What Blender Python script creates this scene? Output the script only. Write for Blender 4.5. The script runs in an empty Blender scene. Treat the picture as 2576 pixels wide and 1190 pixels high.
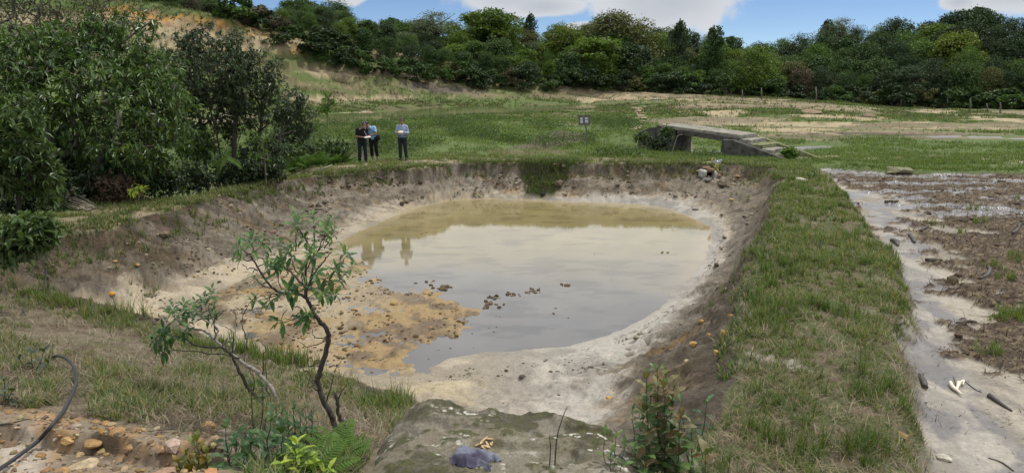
import bpy, bmesh, math, random
import numpy as np
from mathutils import Vector, Matrix

sc = bpy.context.scene
COL = sc.collection
R = math.radians

# ------------------------------------------------------------------ camera
CAM_H, PITCH, FPX, CX, CY = 4.83, R(12.93), 1786.0, 1288.0, 595.0
cam_d = bpy.data.cameras.new("camera")
cam_d.lens, cam_d.sensor_width = 24.96, 36.0
cam_d.clip_start, cam_d.clip_end = 0.1, 6000
cam = bpy.data.objects.new("camera", cam_d)
cam.location = (0, 0, CAM_H)
cam.rotation_euler = (math.pi / 2 - PITCH, 0, 0)
COL.objects.link(cam)
sc.camera = cam

# ------------------------------------------------------------------ light
SUN_EL, SUN_AZ = R(64), R(62)          # azimuth measured from +Y towards +X
EXPOSURE = -0.42
SKY_STRENGTH = 0.15
sun_d = bpy.data.lights.new("sun", 'SUN')
sun_d.energy, sun_d.angle, sun_d.color = 4.3, R(0.8), (1.0, 0.965, 0.91)
sun = bpy.data.objects.new("sun", sun_d)
sdir = Vector((math.sin(SUN_AZ) * math.cos(SUN_EL), math.cos(SUN_AZ) * math.cos(SUN_EL), math.sin(SUN_EL)))
sun.rotation_euler = sdir.to_track_quat('Z', 'Y').to_euler()
sun.location = sdir * 60
COL.objects.link(sun)

world = bpy.data.worlds.new("World")
sc.world = world
world.use_nodes = True


def build_world():
    nt = world.node_tree
    nt.nodes.clear()
    N, L = nt.nodes.new, nt.links.new
    out = N('ShaderNodeOutputWorld')
    sky = N('ShaderNodeTexSky')
    sky.sky_type = 'NISHITA'
    sky.sun_disc = False
    sky.sun_elevation, sky.sun_rotation = SUN_EL, SUN_AZ
    sky.altitude, sky.air_density, sky.dust_density, sky.ozone_density = 2500, 0.7, 0.1, 3.5
    bg = N('ShaderNodeBackground')
    bg.inputs[1].default_value = SKY_STRENGTH
    L(sky.outputs[0], bg.inputs[0])

    def math_(op, a, b=None, c=None, clamp=False):
        m = N('ShaderNodeMath')
        m.operation = op
        m.use_clamp = clamp
        for i, v in enumerate((a, b, c)):
            if v is None:
                continue
            if isinstance(v, (int, float)):
                m.inputs[i].default_value = v
            else:
                L(v, m.inputs[i])
        return m.outputs[0]

    def smooth(v, lo, hi):
        m = N('ShaderNodeMapRange')
        m.interpolation_type = 'SMOOTHSTEP'
        m.inputs[1].default_value, m.inputs[2].default_value = lo, hi
        L(v, m.inputs[0])
        return m.outputs[0]

    tc = N('ShaderNodeTexCoord')
    sep = N('ShaderNodeSeparateXYZ')
    L(tc.outputs['Generated'], sep.inputs[0])
    x, y, z = sep.outputs
    az = math_('ARCTAN2', x, y)
    el = math_('ARCSINE', z)
    n1 = N('ShaderNodeTexNoise')
    n1.inputs['Scale'].default_value = 13.0
    n1.inputs['Detail'].default_value = 9.0
    n1.inputs['Roughness'].default_value = 0.58
    L(tc.outputs['Generated'], n1.inputs['Vector'])
    puff = math_('SUBTRACT', n1.outputs['Fac'], 0.5)
    # cumulus near the skyline: (azimuth deg, elevation deg, half widths deg)
    best = None
    for a, e, ra, re in ((0.2, 6.2, 5.4, 2.1), (2.4, 5.0, 3.4, 0.9), (11.6, 5.6, 5.6, 2.9), (-12.6, 6.2, 2.9, 1.15),
                         (34, 5.3, 3.6, 1.7), (31.0, 4.6, 1.3, 0.7), (-3.5, 7.5, 3, 1.5),
                         (-24, 6.4, 5, 1.6), (5.8, 3.4, 2.2, 0.5)):
        da = math_('DIVIDE', math_('SUBTRACT', az, R(a)), R(ra))
        de = math_('DIVIDE', math_('SUBTRACT', el, R(e)), R(re))
        d = math_('SQRT', math_('ADD', math_('MULTIPLY', da, da), math_('MULTIPLY', de, de)))
        d = math_('ADD', d, math_('MULTIPLY', puff, -1.5))
        best = d if best is None else math_('MINIMUM', best, d)
    m_low = smooth(best, 1.12, 0.80)
    # broken cloud deck higher up
    den = math_('ADD', math_('MAXIMUM', z, 0.0), 0.13)
    px = math_('DIVIDE', x, den)
    py = math_('DIVIDE', y, den)
    comb = N('ShaderNodeCombineXYZ')
    L(px, comb.inputs[0])
    L(py, comb.inputs[1])
    n2 = N('ShaderNodeTexNoise')
    n2.inputs['Scale'].default_value = 0.62
    n2.inputs['Detail'].default_value = 7.0
    n2.inputs['Roughness'].default_value = 0.55
    L(comb.outputs[0], n2.inputs['Vector'])
    m_hi = math_('MULTIPLY', smooth(n2.outputs['Fac'], 0.24, 0.50), smooth(el, R(6.0), R(9.0)))
    mask = math_('MAXIMUM', m_low, m_hi)
    # cloud tone: grey undersides, white rims
    core = smooth(best, 0.15, 1.0)
    tone = math_('ADD', math_('MULTIPLY', core, 0.45), math_('MULTIPLY', n1.outputs['Fac'], 0.75), clamp=True)
    ramp = N('ShaderNodeMix')
    ramp.data_type = 'RGBA'
    ramp.inputs[6].default_value = (0.50, 0.54, 0.62, 1)
    ramp.inputs[7].default_value = (0.90, 0.92, 0.95, 1)
    L(tone, ramp.inputs[0])
    bgc = N('ShaderNodeBackground')
    lift = N('ShaderNodeMapRange')                 # sunlit deck overhead is brighter than the far cumulus
    lift.interpolation_type = 'SMOOTHSTEP'
    lift.inputs[1].default_value, lift.inputs[2].default_value = R(5.5), R(15)
    lift.inputs[3].default_value, lift.inputs[4].default_value = 1.1, 2.0
    L(el, lift.inputs[0])
    L(lift.outputs[0], bgc.inputs[1])
    L(ramp.outputs[2], bgc.inputs[0])
    mix = N('ShaderNodeMixShader')
    L(math_('MULTIPLY', mask, 0.96), mix.inputs[0])
    L(bg.outputs[0], mix.inputs[1])
    L(bgc.outputs[0], mix.inputs[2])
    L(mix.outputs[0], out.inputs[0])


build_world()
vs = sc.view_settings
vs.view_transform, vs.look, vs.exposure, vs.gamma = 'Standard', 'None', EXPOSURE, 1.0
vs.use_curve_mapping = False
sc.cycles.max_bounces = 6
sc.cycles.transparent_max_bounces = 8

rng = np.random.default_rng(11)
random.seed(5)

# ------------------------------------------------------------------ numeric helpers


def sstep(a, b, x):
    t = np.clip((x - a) / (b - a), 0, 1)
    return t * t * (3 - 2 * t)


def _hash(ix, iy, seed):
    h = (ix.astype(np.int64) * 374761393 + iy.astype(np.int64) * 668265263 + seed * 1442695041) & 0xFFFFFFFF
    h = ((h ^ (h >> 13)) * 1274126177) & 0xFFFFFFFF
    h = h ^ (h >> 16)
    return (h & 0xFFFFFF) / float(0x1000000)


def vnoise(x, y, seed=0):
    x = np.asarray(x, float)
    y = np.asarray(y, float)
    ix, iy = np.floor(x), np.floor(y)
    fx, fy = x - ix, y - iy
    u = fx * fx * fx * (fx * (fx * 6 - 15) + 10)
    v = fy * fy * fy * (fy * (fy * 6 - 15) + 10)
    a, b = _hash(ix, iy, seed), _hash(ix + 1, iy, seed)
    c, d = _hash(ix, iy + 1, seed), _hash(ix + 1, iy + 1, seed)
    return (a + (b - a) * u) * (1 - v) + (c + (d - c) * u) * v


def fbm(x, y, octv=4, seed=0, gain=0.5):
    s, a, t = 0, 1.0, 0
    for i in range(octv):
        s = s + a * vnoise(x, y, seed + 17 * i)
        t += a
        a *= gain
        x, y = x * 2.03 + 3.1, y * 2.03 + 1.7
    return s / t


def cells(x, y, seed=0):
    """distance to the nearest jittered cell centre, and that cell's random value"""
    ix, iy = np.floor(x), np.floor(y)
    best = np.full(np.shape(x), 9.0)
    val = np.zeros(np.shape(x))
    for dx in (-1, 0, 1):
        for dy in (-1, 0, 1):
            cx, cy = ix + dx, iy + dy
            d = np.hypot(cx + _hash(cx, cy, seed) - x, cy + _hash(cx, cy, seed + 5) - y)
            m = d < best
            best = np.where(m, d, best)
            val = np.where(m, _hash(cx, cy, seed + 9), val)
    return best, val


def sdpoly(P, x, y, margin=1e9):
    """signed distance to polygon, positive inside"""
    P = np.asarray(P, float)[:, :2]
    x = np.asarray(x, float)
    y = np.asarray(y, float)
    out = np.full(x.shape, -float(margin) if margin < 1e8 else -1e3)
    sel = (x > P[:, 0].min() - margin) & (x < P[:, 0].max() + margin) & (y > P[:, 1].min() - margin) & (y < P[:, 1].max() + margin)
    if not sel.any():
        return out
    xs, ys = x[sel], y[sel]
    d = np.full(xs.shape, 1e12)
    ins = np.zeros(xs.shape, bool)
    n = len(P)
    for i in range(n):
        ax, ay = P[i]
        bx, by = P[(i + 1) % n]
        ex, ey = bx - ax, by - ay
        L2 = ex * ex + ey * ey + 1e-12
        t = np.clip(((xs - ax) * ex + (ys - ay) * ey) / L2, 0, 1)
        d = np.minimum(d, (xs - ax - t * ex) ** 2 + (ys - ay - t * ey) ** 2)
        c = (ay > ys) != (by > ys)
        if ey != 0:
            ins ^= c & (xs < ex * (ys - ay) / ey + ax)
    d = np.sqrt(d)
    out[sel] = np.where(ins, d, -d)
    return out


def dpolyline(P, x, y):
    """distance to an open polyline"""
    P = np.asarray(P, float)
    d = np.full(np.shape(x), 1e12)
    for i in range(len(P) - 1):
        ax, ay = P[i][:2]
        bx, by = P[i + 1][:2]
        ex, ey = bx - ax, by - ay
        t = np.clip(((x - ax) * ex + (y - ay) * ey) / (ex * ex + ey * ey + 1e-12), 0, 1)
        d = np.minimum(d, (x - ax - t * ex) ** 2 + (y - ay - t * ey) ** 2)
    return np.sqrt(d)


SP, CP = math.sin(PITCH), math.cos(PITCH)


def ray(px, py):
    up = -(py - CY) / FPX
    return (px - CX) / FPX, CP + SP * up, -SP + CP * up


def at_z(px, py, z):
    dx, dy, dz = ray(px, py)
    t = (z - CAM_H) / dz
    return np.array((dx * t, dy * t, z))


def at_y(px, py, Y):
    dx, dy, dz = ray(px, py)
    t = Y / dy
    return np.array((dx * t, Y, CAM_H + dz * t))


# ------------------------------------------------------------------ plan of the place
RIM = [(-160, 650, 1.7), (60, 612, 1.55), (138, 601, 1.5), (200, 588, 1.5), (278, 571, 1.5), (358, 548, 1.45), (424, 529, 1.42), (500, 507, 1.4),
       (560, 490, 1.38), (640, 472, 1.35), (760, 447, 1.33), (880, 437, 1.3), (960, 428, 1.3), (1060, 424, 1.3), (1150, 410, 1.28), (1300, 409, 1.27), (1450, 411, 1.27),
       (1700, 412, 1.27), (1850, 414, 1.27), (1950, 424, 1.3), (1968, 470, 1.3), (1945, 530, 1.34), (1925, 600, 1.38),
       (1885, 680, 1.4), (1865, 760, 1.42), (1858, 850, 1.45), (1858, 950, 1.48), (1842, 1030, 1.5), (1775, 1120, 1.5), (1670, 1185, 1.5),
       (1540, 1150, 1.45), (1400, 1120, 1.5), (1200, 1080, 1.45), (1060, 1060, 1.2), (975, 1022, 0.9), (930, 985, 0.82), (850, 950, 0.75), (740, 935, 0.74),
       (650, 915, 0.74), (520, 870, 0.72), (400, 828, 0.72), (300, 800, 0.8), (180, 772, 0.95), (60, 748, 1.1), (-160, 735, 1.3)]
WAT = [(860, 610), (900, 585), (960, 558), (1050, 522), (1130, 503), (1240, 500), (1400, 506), (1600, 514), (1690, 528), (1750, 553), (1785, 570),
       (1792, 600), (1772, 650), (1738, 700), (1692, 735), (1662, 780), (1612, 802), (1560, 830), (1480, 856), (1400, 870), (1300, 880),
       (1220, 886), (1130, 905), (1080, 930), (1000, 937), (920, 946), (850, 930), (780, 905), (700, 872), (640, 846), (560, 805), (470, 780), (520, 750),
       (600, 714), (650, 690), (720, 668), (790, 650), (845, 622)]
FLAT = [(470, 780), (520, 748), (600, 712), (700, 668), (800, 640), (860, 622), (935, 655), (945, 690), (1000, 712), (1080, 718), (1140, 738),
        (1185, 757), (1228, 778), (1222, 826), (1165, 850), (1095, 880), (1060, 925), (950, 945), (850, 935), (700, 880), (560, 812)]
RIGHTEDGE = [(2030, 436), (2080, 452), (2120, 482), (2152, 540), (2190, 585), (2238, 622), (2262, 690), (2262, 760), (2256, 850), (2268, 950), (2296, 1040), (2316, 1190), (2380, 1500)]

P_RIM = np.array([at_z(*p) for p in RIM])
P_WAT = np.array([at_z(x, y, 0.0) for x, y in WAT])
P_FLAT = np.array([at_z(x, y, 0.03) for x, y in FLAT])
P_MUD = np.array([at_z(x, y, 1.0 + 0.30 * (y > 470)) for x, y in RIGHTEDGE] + [(16, 0.5, 1), (60, 0.5, 1), (60, 27.6, 1)] +
                 [at_z(x, y, 1.0) for x, y in ((3100, 440), (2576, 440), (2300, 441), (2120, 434), (2060, 428))])
POND2 = [(640, 305), (760, 305), (900, 298), (1100, 289), (1300, 286), (1420, 279), (1440, 272), (1280, 267), (1100, 271), (960, 282), (800, 289), (660, 290)]
POND2_Z = 1.38
P_POND2 = np.array([at_z(x, y, POND2_Z) for x, y in POND2])

# control points of the land outside the pit
ctrl = [tuple(p) for p in P_RIM]
for px, py, z in ((0, 790, 1.3), (0, 900, 1.72), (0, 1040, 2.1), (0, 1190, 2.35), (300, 1190, 2.45), (640, 1190, 2.45), (400, 1010, 1.75), (640, 1030, 1.6),
                  (200, 860, 1.3), (500, 930, 1.15), (860, 1095, 1.7), (900, 1190, 2.15), (1200, 1190, 2.1), (1500, 1190, 1.8), (1700, 1190, 1.55),
                  (2000, 1190, 1.55), (2200, 1190, 1.5), (2000, 800, 1.48), (2200, 800, 1.38), (2000, 600, 1.42), (2120, 600, 1.35), (2030, 490, 1.33), (2000, 430, 1.3), (2150, 1000, 1.45), (1950, 1000, 1.52),
                  (220, 545, 1.55), (150, 528, 1.55), (240, 508, 1.45), (60, 545, 1.6), (420, 505, 1.45), (600, 462, 1.38), (780, 425, 1.34), (940, 405, 1.32), (1015, 402, 1.3), (1300, 400, 1.28), (1600, 402, 1.28), (1850, 404, 1.28)):
    ctrl.append(tuple(at_z(px, py, z)))
COLUMNS = {-260: ((300, 42), (200, 52), (90, 64), (-20, 74)), 100: ((330, 40), (270, 48), (190, 56), (110, 64), (40, 72), (5, 80)), 350: ((345, 40), (310, 46), (262, 53), (200, 60), (135, 66), (85, 70), (46, 75), (24, 80)),
           500: ((345, 40), (315, 47), (280, 54), (235, 60), (185, 66), (130, 70), (92, 73), (62, 76)), 650: ((340, 42), (318, 49), (302, 56), (280, 60), (255, 64), (215, 68), (170, 72), (125, 75), (80, 79)),
           800: ((340, 42), (318, 49), (302, 56), (268, 65), (232, 71), (190, 75), (150, 77.5), (117, 79.5)), 1000: ((335, 43), (312, 50), (294, 59), (270, 70), (244, 75), (212, 78), (188, 80.5), (174, 82)),
           1150: ((330, 43), (308, 51), (288, 62), (264, 77), (242, 81), (217, 84), (194, 87)), 1300: ((350, 40), (308, 51), (284, 64), (266, 80), (246, 85), (226, 89), (208, 92)), 1500: ((340, 42), (305, 52), (276, 70), (256, 84), (238, 91), (224, 95))}
far_pts = [(px, py, Y) for px, c in COLUMNS.items() for py, Y in c]
for px, py, Y in far_pts + [(1300, 384, 32.5), (1000, 372, 33), (1600, 385, 32.5), (1600, 340, 42), (1600, 300, 55), (450, 385, 34), (1560, 226, 95), (1900, 242, 92), (2100, 262, 90), (2576, 271, 82),
                  (2900, 275, 78), (1700, 262, 75), (2000, 290, 62), (2300, 300, 60), (2000, 340, 45), (2300, 340, 45), (2576, 340, 44), (2900, 340, 44), (2400, 385, 34.5), (2700, 400, 31), (2050, 395, 32.5), (2200, 415, 29), (2500, 425, 28),
                  (1880, 396, 32), (1700, 384, 34)]:
    ctrl.append(tuple(at_y(px, py, Y)))
ctrl += [(0, 0, 3.2), (-5, 0, 3.2), (5, 0, 2.3), (-10, 5, 2.5), (-14, 10, 2.1), (-14.5, 14.5, 1.75), (9, 2, 1.3), (40, 5, 1.1), (40, 25, 1.1), (-30, 12, 2.5), (-30, 25, 2.2), (-30, 0, 3.5), (30, -5, 1.4), (0, -10, 4), (-20, -10, 4.5),
         (-13.8, 21, 0.8), (-11.2, 21.5, 0.6), (-9.6, 24.5, 0.62), (-14, 23, 0.7), (-8.4, 28.5, 0.8), (-12, 28, 0.8), (-17, 20, 1.0), (-6, 31.5, 0.95)]
# hillside under the forest: built from the skyline
BASE = [(-300, -60, 78), (240, -8, 82), (400, 22, 82), (540, 58, 80), (650, 74, 79), (780, 112, 79), (900, 146, 79), (1010, 172, 81), (1100, 185, 85), (1250, 200, 89), (1400, 213, 93), (1560, 227, 94),
        (1750, 235, 93), (1900, 243, 92), (2100, 263, 90), (2300, 268, 87), (2576, 272, 82), (2900, 276, 78)]
SKYL = [(-300, -150), (240, -90), (400, -70), (500, -40), (548, 4), (620, 8), (690, 20), (740, 10), (790, -20), (860, 8), (925, 52), (960, 36), (1010, 46), (1050, 50), (1090, 36), (1130, 50), (1150, 56), (1180, 42), (1215, 30), (1250, 52),
        (1290, 58), (1330, 62), (1385, 68), (1425, 42), (1460, 62), (1500, 44), (1550, 32), (1600, 62), (1660, 72), (1700, 60), (1740, 72), (1790, 84), (1850, 92), (1905, 106), (1950, 100), (2000, 92), (2060, 64), (2110, 58), (2180, 68), (2240, 52), (2300, 50), (2350, 56),
        (2390, 36), (2425, 20), (2480, 30), (2540, 44), (2576, 40), (2900, 30)]
BASE, SKYL = np.array(BASE, float), np.array(SKYL, float)


def base_at(px):
    return float(np.interp(px, BASE[:, 0], BASE[:, 1])), float(np.interp(px, BASE[:, 0], BASE[:, 2]))


def skyl_at(px):
    return float(np.interp(px, SKYL[:, 0], SKYL[:, 1]))


for px in range(-300, 2901, 200):
    by, bY = base_at(px)
    ctrl.append(tuple(at_y(px, by, bY + 1)))
    top = at_y(px, skyl_at(px), bY + 26)
    ctrl.append((top[0], top[1], max(top[2] - 6.8, at_y(px, by, bY)[2] + 0.4)))
    ctrl.append((top[0] * 1.25, top[1] + 40, max(top[2] - 8.5, 2)))
ctrl += [(-150, 200, 8), (0, 220, 5), (150, 200, 8), (-150, 60, 10), (150, 60, 2), (140, 0, 1)]
ctrl = np.array(ctrl, float)


def _tps_fit(c):
    n = len(c)
    d2 = ((c[:, None, :2] - c[None, :, :2]) ** 2).sum(-1)
    K = 0.5 * d2 * np.log(d2 + 1e-9)
    A = np.zeros((n + 3, n + 3))
    A[:n, :n] = K + np.eye(n) * 0.08
    Pm = np.c_[np.ones(n), c[:, :2]]
    A[:n, n:], A[n:, :n] = Pm, Pm.T
    return np.linalg.solve(A, np.r_[c[:, 2], 0, 0, 0])


_w = _tps_fit(ctrl)


def land(x, y):
    out = np.empty(x.shape)
    n = len(ctrl)
    for s in range(0, len(x), 40000):
        xs, ys = x[s:s + 40000], y[s:s + 40000]
        d2 = (xs[:, None] - ctrl[None, :, 0]) ** 2 + (ys[:, None] - ctrl[None, :, 1]) ** 2
        out[s:s + 40000] = (0.5 * d2 * np.log(d2 + 1e-9)) @ _w[:n] + _w[n] + _w[n + 1] * xs + _w[n + 2] * ys
    return out


def rim_z(x, y):
    num, den = 0, 0
    for p in P_RIM:
        w = 1.0 / ((x - p[0]) ** 2 + (y - p[1]) ** 2 + 0.02) ** 1.6
        num, den = num + w * p[2], den + w
    return num / den


# the boulder at the camera's feet: plan outline and top
ROCK_TOP = [(1010, 1022, 1.78), (1030, 998, 1.9), (1075, 986, 2.0), (1110, 986, 2.02), (1160, 994, 2.02), (1210, 1006, 2.0), (1300, 1028, 1.96), (1400, 1054, 1.9), (1500, 1084, 1.82), (1560, 1116, 1.75), (1590, 1170, 1.72)]
P_ROCK = np.array([at_z(*p) for p in ROCK_TOP] + [(1.25, 3.4, 2.2), (0.9, 2.4, 2.5), (-1.0, 2.4, 2.6)] + [at_z(870, 1195, 2.42), at_z(905, 1150, 2.25), at_z(955, 1092, 2.0), at_z(990, 1050, 1.85)])


def zones(x, y):
    """masks of the plan at x, y (arrays)"""
    Z = {}
    wx = x + (fbm(x * 1.3, y * 1.3, 3, 5) - 0.5) * 0.5
    wy = y + (fbm(x * 1.3, y * 1.3, 3, 6) - 0.5) * 0.5
    fine_x = (fbm(x * 6, y * 6, 2, 7) - 0.5) * 0.18
    Z['rim'] = sdpoly(P_RIM, wx, wy, 6)
    Z['wat'] = sdpoly(P_WAT, x + (wx - x) * 0.5 + fine_x, y + (wy - y) * 0.5 + fine_x, 8)
    Z['flat'] = sdpoly(P_FLAT, wx, wy, 4)
    Z['mud'] = sdpoly(P_MUD, x + (wx - x) * 0.8, y + (wy - y) * 0.8, 3)
    dw, dr = np.maximum(0, -Z['wat']), np.maximum(0, Z['rim'])
    Z['t'] = np.where(Z['rim'] > 0, dw / (dw + dr + 1e-6), 1.0)
    return Z


def height(x, y, Z=None, detail=True):
    x = np.atleast_1d(np.asarray(x, float))
    y = np.atleast_1d(np.asarray(y, float))
    if Z is None:
        Z = zones(x, y)
    z = land(x, y)
    near = y < 46
    ins = Z['rim'] > 0
    if ins.any():
        t = Z['t'][ins]
        xi, yi = x[ins], y[ins]
        zr = rim_z(xi, yi)
        edge = 1 - sstep(0, 0.6, Z['rim'][ins])
        zr = zr * (1 - edge) + z[ins] * edge
        soft = sstep(6, 2.5, yi - 0.35 * xi)           # unused far away; gentle fans near the boulder
        p = 0.62 * t ** 1.55 + 0.38 * sstep(0.62, 1.0, t)
        left = sstep(-1.0, -5.0, xi) * sstep(19.5, 16, yi)
        p = p * (1 - left) + left * (0.50 * t ** 1.9 + 0.28 * sstep(0.4, 0.62, t) + 0.22 * sstep(0.84, 1, t))
        far = sstep(22, 25, yi)
        p = p * (1 - far) + far * (0.72 * t ** 0.9 + 0.28 * sstep(0.80, 0.97, t))
        zin = zr * p
        if detail:
            m = sstep(0.12, 0.35, t) * sstep(1.0, 0.9, t)
            zin = zin + m * (fbm(xi * 0.9, yi * 0.9, 4, 21) - 0.5) * 0.34
            c1, v1 = cells(xi * 3.2, yi * 3.2, 31)
            c2, v2 = cells(xi * 7.5, yi * 7.5, 37)
            clod = np.maximum(0, 0.55 - c1) * (v1 > 0.5) * 0.22 + np.maximum(0, 0.5 - c2) * (v2 > 0.3) * 0.13
            zin = zin + m * clod * np.maximum(far, 0.75 * sstep(-2, -4, xi))
            zin = zin + m * (fbm(xi * 8, yi * 8, 3, 23) - 0.5) * 0.11
            # rills running down the right bank to the water
            rgt = sstep(1.2, 2.6, xi) * sstep(26, 22, yi)
            ang = yi * 2.6 + (fbm(xi * 0.8, yi * 1.2, 3, 41) - 0.5) * 3.5 - xi * 0.9
            rill = np.abs((ang % 1.0) - 0.5) * 2
            rill2 = np.abs(((ang * 2.7 + 0.3) % 1.0) - 0.5) * 2
            m2 = sstep(0.06, 0.3, t) * sstep(1.0, 0.85, t) * rgt
            zin = zin + m2 * ((rill ** 0.6 - 0.6) * 0.14 + (rill2 ** 0.7 - 0.6) * 0.08)
            # rows of steps (slumps) on the left bank
            sl = sstep(-4.5, -6, xi) * m
            zin = zin + sl * (np.abs(((t * 4 + fbm(xi * 1.2, yi * 1.2, 3, 44) * 2) % 1.0) - 0.5)) * 0.22
        wet = Z['wat'][ins]
        fl = Z['flat'][ins]
        bed = -0.16 * sstep(0.0, 0.9, wet)
        zin = np.where(wet > 0, bed, zin)
        if detail:
            h = 0.012 + 0.035 * (fbm(xi * 1.6, yi * 2.2, 3, 51) - 0.42) * 3
            k1, u1 = cells(xi * 5, yi * 5, 53)
            k2, u2 = cells(xi * 11, yi * 11, 57)
            h = h + np.maximum(0, 0.5 - k1) * (u1 > 0.45) * 0.10 + np.maximum(0, 0.5 - k2) * (u2 > 0.35) * 0.045
            h = h + (fbm(xi * 14, yi * 14, 2, 59) - 0.5) * 0.02
        else:
            h = 0.03
        fm = sstep(-0.25, 0.45, fl + (fbm(xi * 2.2, yi * 2.2, 3, 52) - 0.5) * 0.9) * (wet > -0.1)
        zin = zin * (1 - fm) + fm * h
        # silt bars in the water at the end of the flat
        z[ins] = zin
    out = ~ins & near
    if out.any() and detail:
        xo, yo = x[out], y[out]
        z[out] += (fbm(xo * 1.1, yo * 1.1, 4, 61) - 0.5) * 0.12 + (fbm(xo * 7, yo * 7, 3, 63) - 0.5) * 0.04
    fo = ~near
    if fo.any() and detail:
        xo, yo = x[fo], y[fo]
        k = sstep(46, 60, yo)
        q = z[fo] * 1.0 + fbm(xo * 0.10, yo * 0.16, 4, 73) * 2.2
        saw = q % 1.0
        z[fo] += k * sstep(1.8, 3.2, z[fo]) * 0.5 * (sstep(0, 0.22, saw) - saw)
        z[fo] += k * (fbm(xo * 0.12, yo * 0.3, 4, 71) - 0.5) * 0.8 + (fbm(xo * 1.1, yo * 1.1, 3, 61) - 0.5) * 0.12
    # mud flat to the right of the berm
    md = sstep(-0.18, 0.34, Z['mud'])
    if (md > 0).any():
        zm = 0.98 + 0.0 * x
        if detail:
            k1, u1 = cells(x * 1.9, y * 1.9, 81)
            peat = sstep(0.47, 0.60, peat_field(x, y))
            zm = zm + (fbm(x * 1.3, y * 1.6, 4, 83) - 0.5) * 0.05 + peat * (0.03 + 0.10 * np.maximum(0, 0.6 - k1) * (u1 > 0.3) + 0.09 * (fbm(x * 7, y * 7, 3, 85) - 0.4))
        z = z * (1 - md) + md * zm
    # far pond basin
    p2 = sdpoly(P_POND2, x + (fbm(x * .4, y * .4, 3, 91) - 0.5) * 3, y + (fbm(x * .4, y * .4, 3, 92) - 0.5) * 3, 12)
    b = sstep(-7, 0.5, p2)
    z = z * (1 - b) + b * np.minimum(z, POND2_Z - 0.25 * sstep(-0.5, 1, p2) + np.where(y < 66, 0.04, 0.35) * sstep(-0.2, -3, p2))
    # little stream crossing under the footbridge
    ds = dpolyline(P_BROOK, x, y)
    b = sstep(1.9, 0.5, ds) * (1 - 0.0)
    z = z * (1 - b) + b * np.minimum(z, 0.80)
    d = dpolyline(P_PUDDLE, x, y)
    b = sstep(6.5, 4.5, d)
    z = z * (1 - b) + b * np.minimum(z, 0.90 + 0.14 * sstep(0.5, 1.5, d + (fbm(x * 0.55, y * 0.8, 4, 97) - 0.42) * 4.5))
    # orange scarp in the hillside
    dsc = dpolyline(P_SCAR, x, y)
    side = sstep(0, 2.5, y - np.interp(x, P_SCAR[:, 0], P_SCAR[:, 1]))
    z = z + sstep(7, 0, dsc) * (side - 0.5) * 1.3
    # low scarp under the grass at the bottom left
    b = sstep(-0.03, 0.10, sdpoly(P_BARE, x + (fbm(x * 2.5, y * 2.5, 3, 95) - 0.5) * 0.4, y + (fbm(x * 2.5, y * 2.5, 3, 96) - 0.5) * 0.4, 1.0))
    return z - 0.17 * b


P_BROOK = np.array([at_z(x, y, 0.9) for x, y in ((1560, 372), (1700, 384), (1790, 388), (1860, 384), (1960, 378), (2040, 373), (2085, 368))])
P_BARE = np.array([at_z(x, y, 2.2) for x, y in ((-200, 1030), (120, 1035), (250, 1058), (360, 1072), (470, 1105), (550, 1055), (600, 1115), (600, 1190), (560, 1300), (-200, 1300))])
P_PUDDLE = np.array([at_z(x, y, 0.9) for x, y in ((2370, 350), (2520, 351))])
P_SCAR = np.array(sorted([tuple(at_y(x, y, Y)) for x, y, Y in ((250, 22, 79), (310, 28, 78), (380, 44, 77), (450, 50, 76), (520, 56, 75), (590, 66, 74))]))


def peat_field(x, y):
    """0..1, above .5 where dark plant mud covers the pale silt of the right-hand flat"""
    d = dpolyline(P_STREAM, x, y)
    f = fbm(x * 0.55, y * 0.75, 4, 101) * 0.40 + (fbm(x * 2.1, y * 2.8, 4, 103) - 0.5) * 0.9 + 0.30
    wdt = np.interp(y, [6, 9, 12, 16, 20, 25], [1.6, 1.2, 1.2, 0.9, 0.7, 0.5])
    f = f + 0.16 * sstep(0.3, 1.6, d - wdt * 0.6) - 0.26 * sstep(wdt, 0.1, d)
    f = f + 0.05 - 0.19 * sstep(8.8, 7.2, y) + 0.08 * sstep(19, 22, y)
    f = f + 0.13 * np.exp(-((x - 6.9) ** 2 / 1.6 + (y - 9.6) ** 2 / 0.9)) + 0.10 * np.exp(-((x - 9.2) ** 2 / 4 + (y - 12.6) ** 2 / 6))
    return f


P_STREAM = np.array([at_z(x, y, 1.0) for x, y in ((2060, 440), (2120, 476), (2190, 510), (2228, 560), (2262, 610), (2290, 680), (2330, 760), (2330, 830), (2320, 900), (2380, 1000), (2450, 1090), (2600, 1200), (2700, 1300))])


def ground(px, py, lo=2.2, hi=140.0):
    """where the sight line through a photo point meets the land"""
    dx, dy, dz = ray(px, py)
    Ys = lo * (hi / lo) ** np.linspace(0, 1, 260)
    for _ in range(2):
        t = Ys / dy
        g = height(dx * t, Ys)
        below = (CAM_H + dz * t) < g
        if not below.any():
            i = int(np.argmin(np.where(Ys < 96, CAM_H + dz * t - g, 99)))
        else:
            i = int(np.argmax(below))
        a, b = Ys[max(i - 1, 0)], Ys[i]
        Ys = np.linspace(a, b, 60)
    t = b / dy
    return np.array((dx * t, b, float(height([dx * t], [b])[0])))


def hz(x, y):
    return float(height([x], [y])[0])
# ------------------------------------------------------------------ mesh and material helpers


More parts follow.
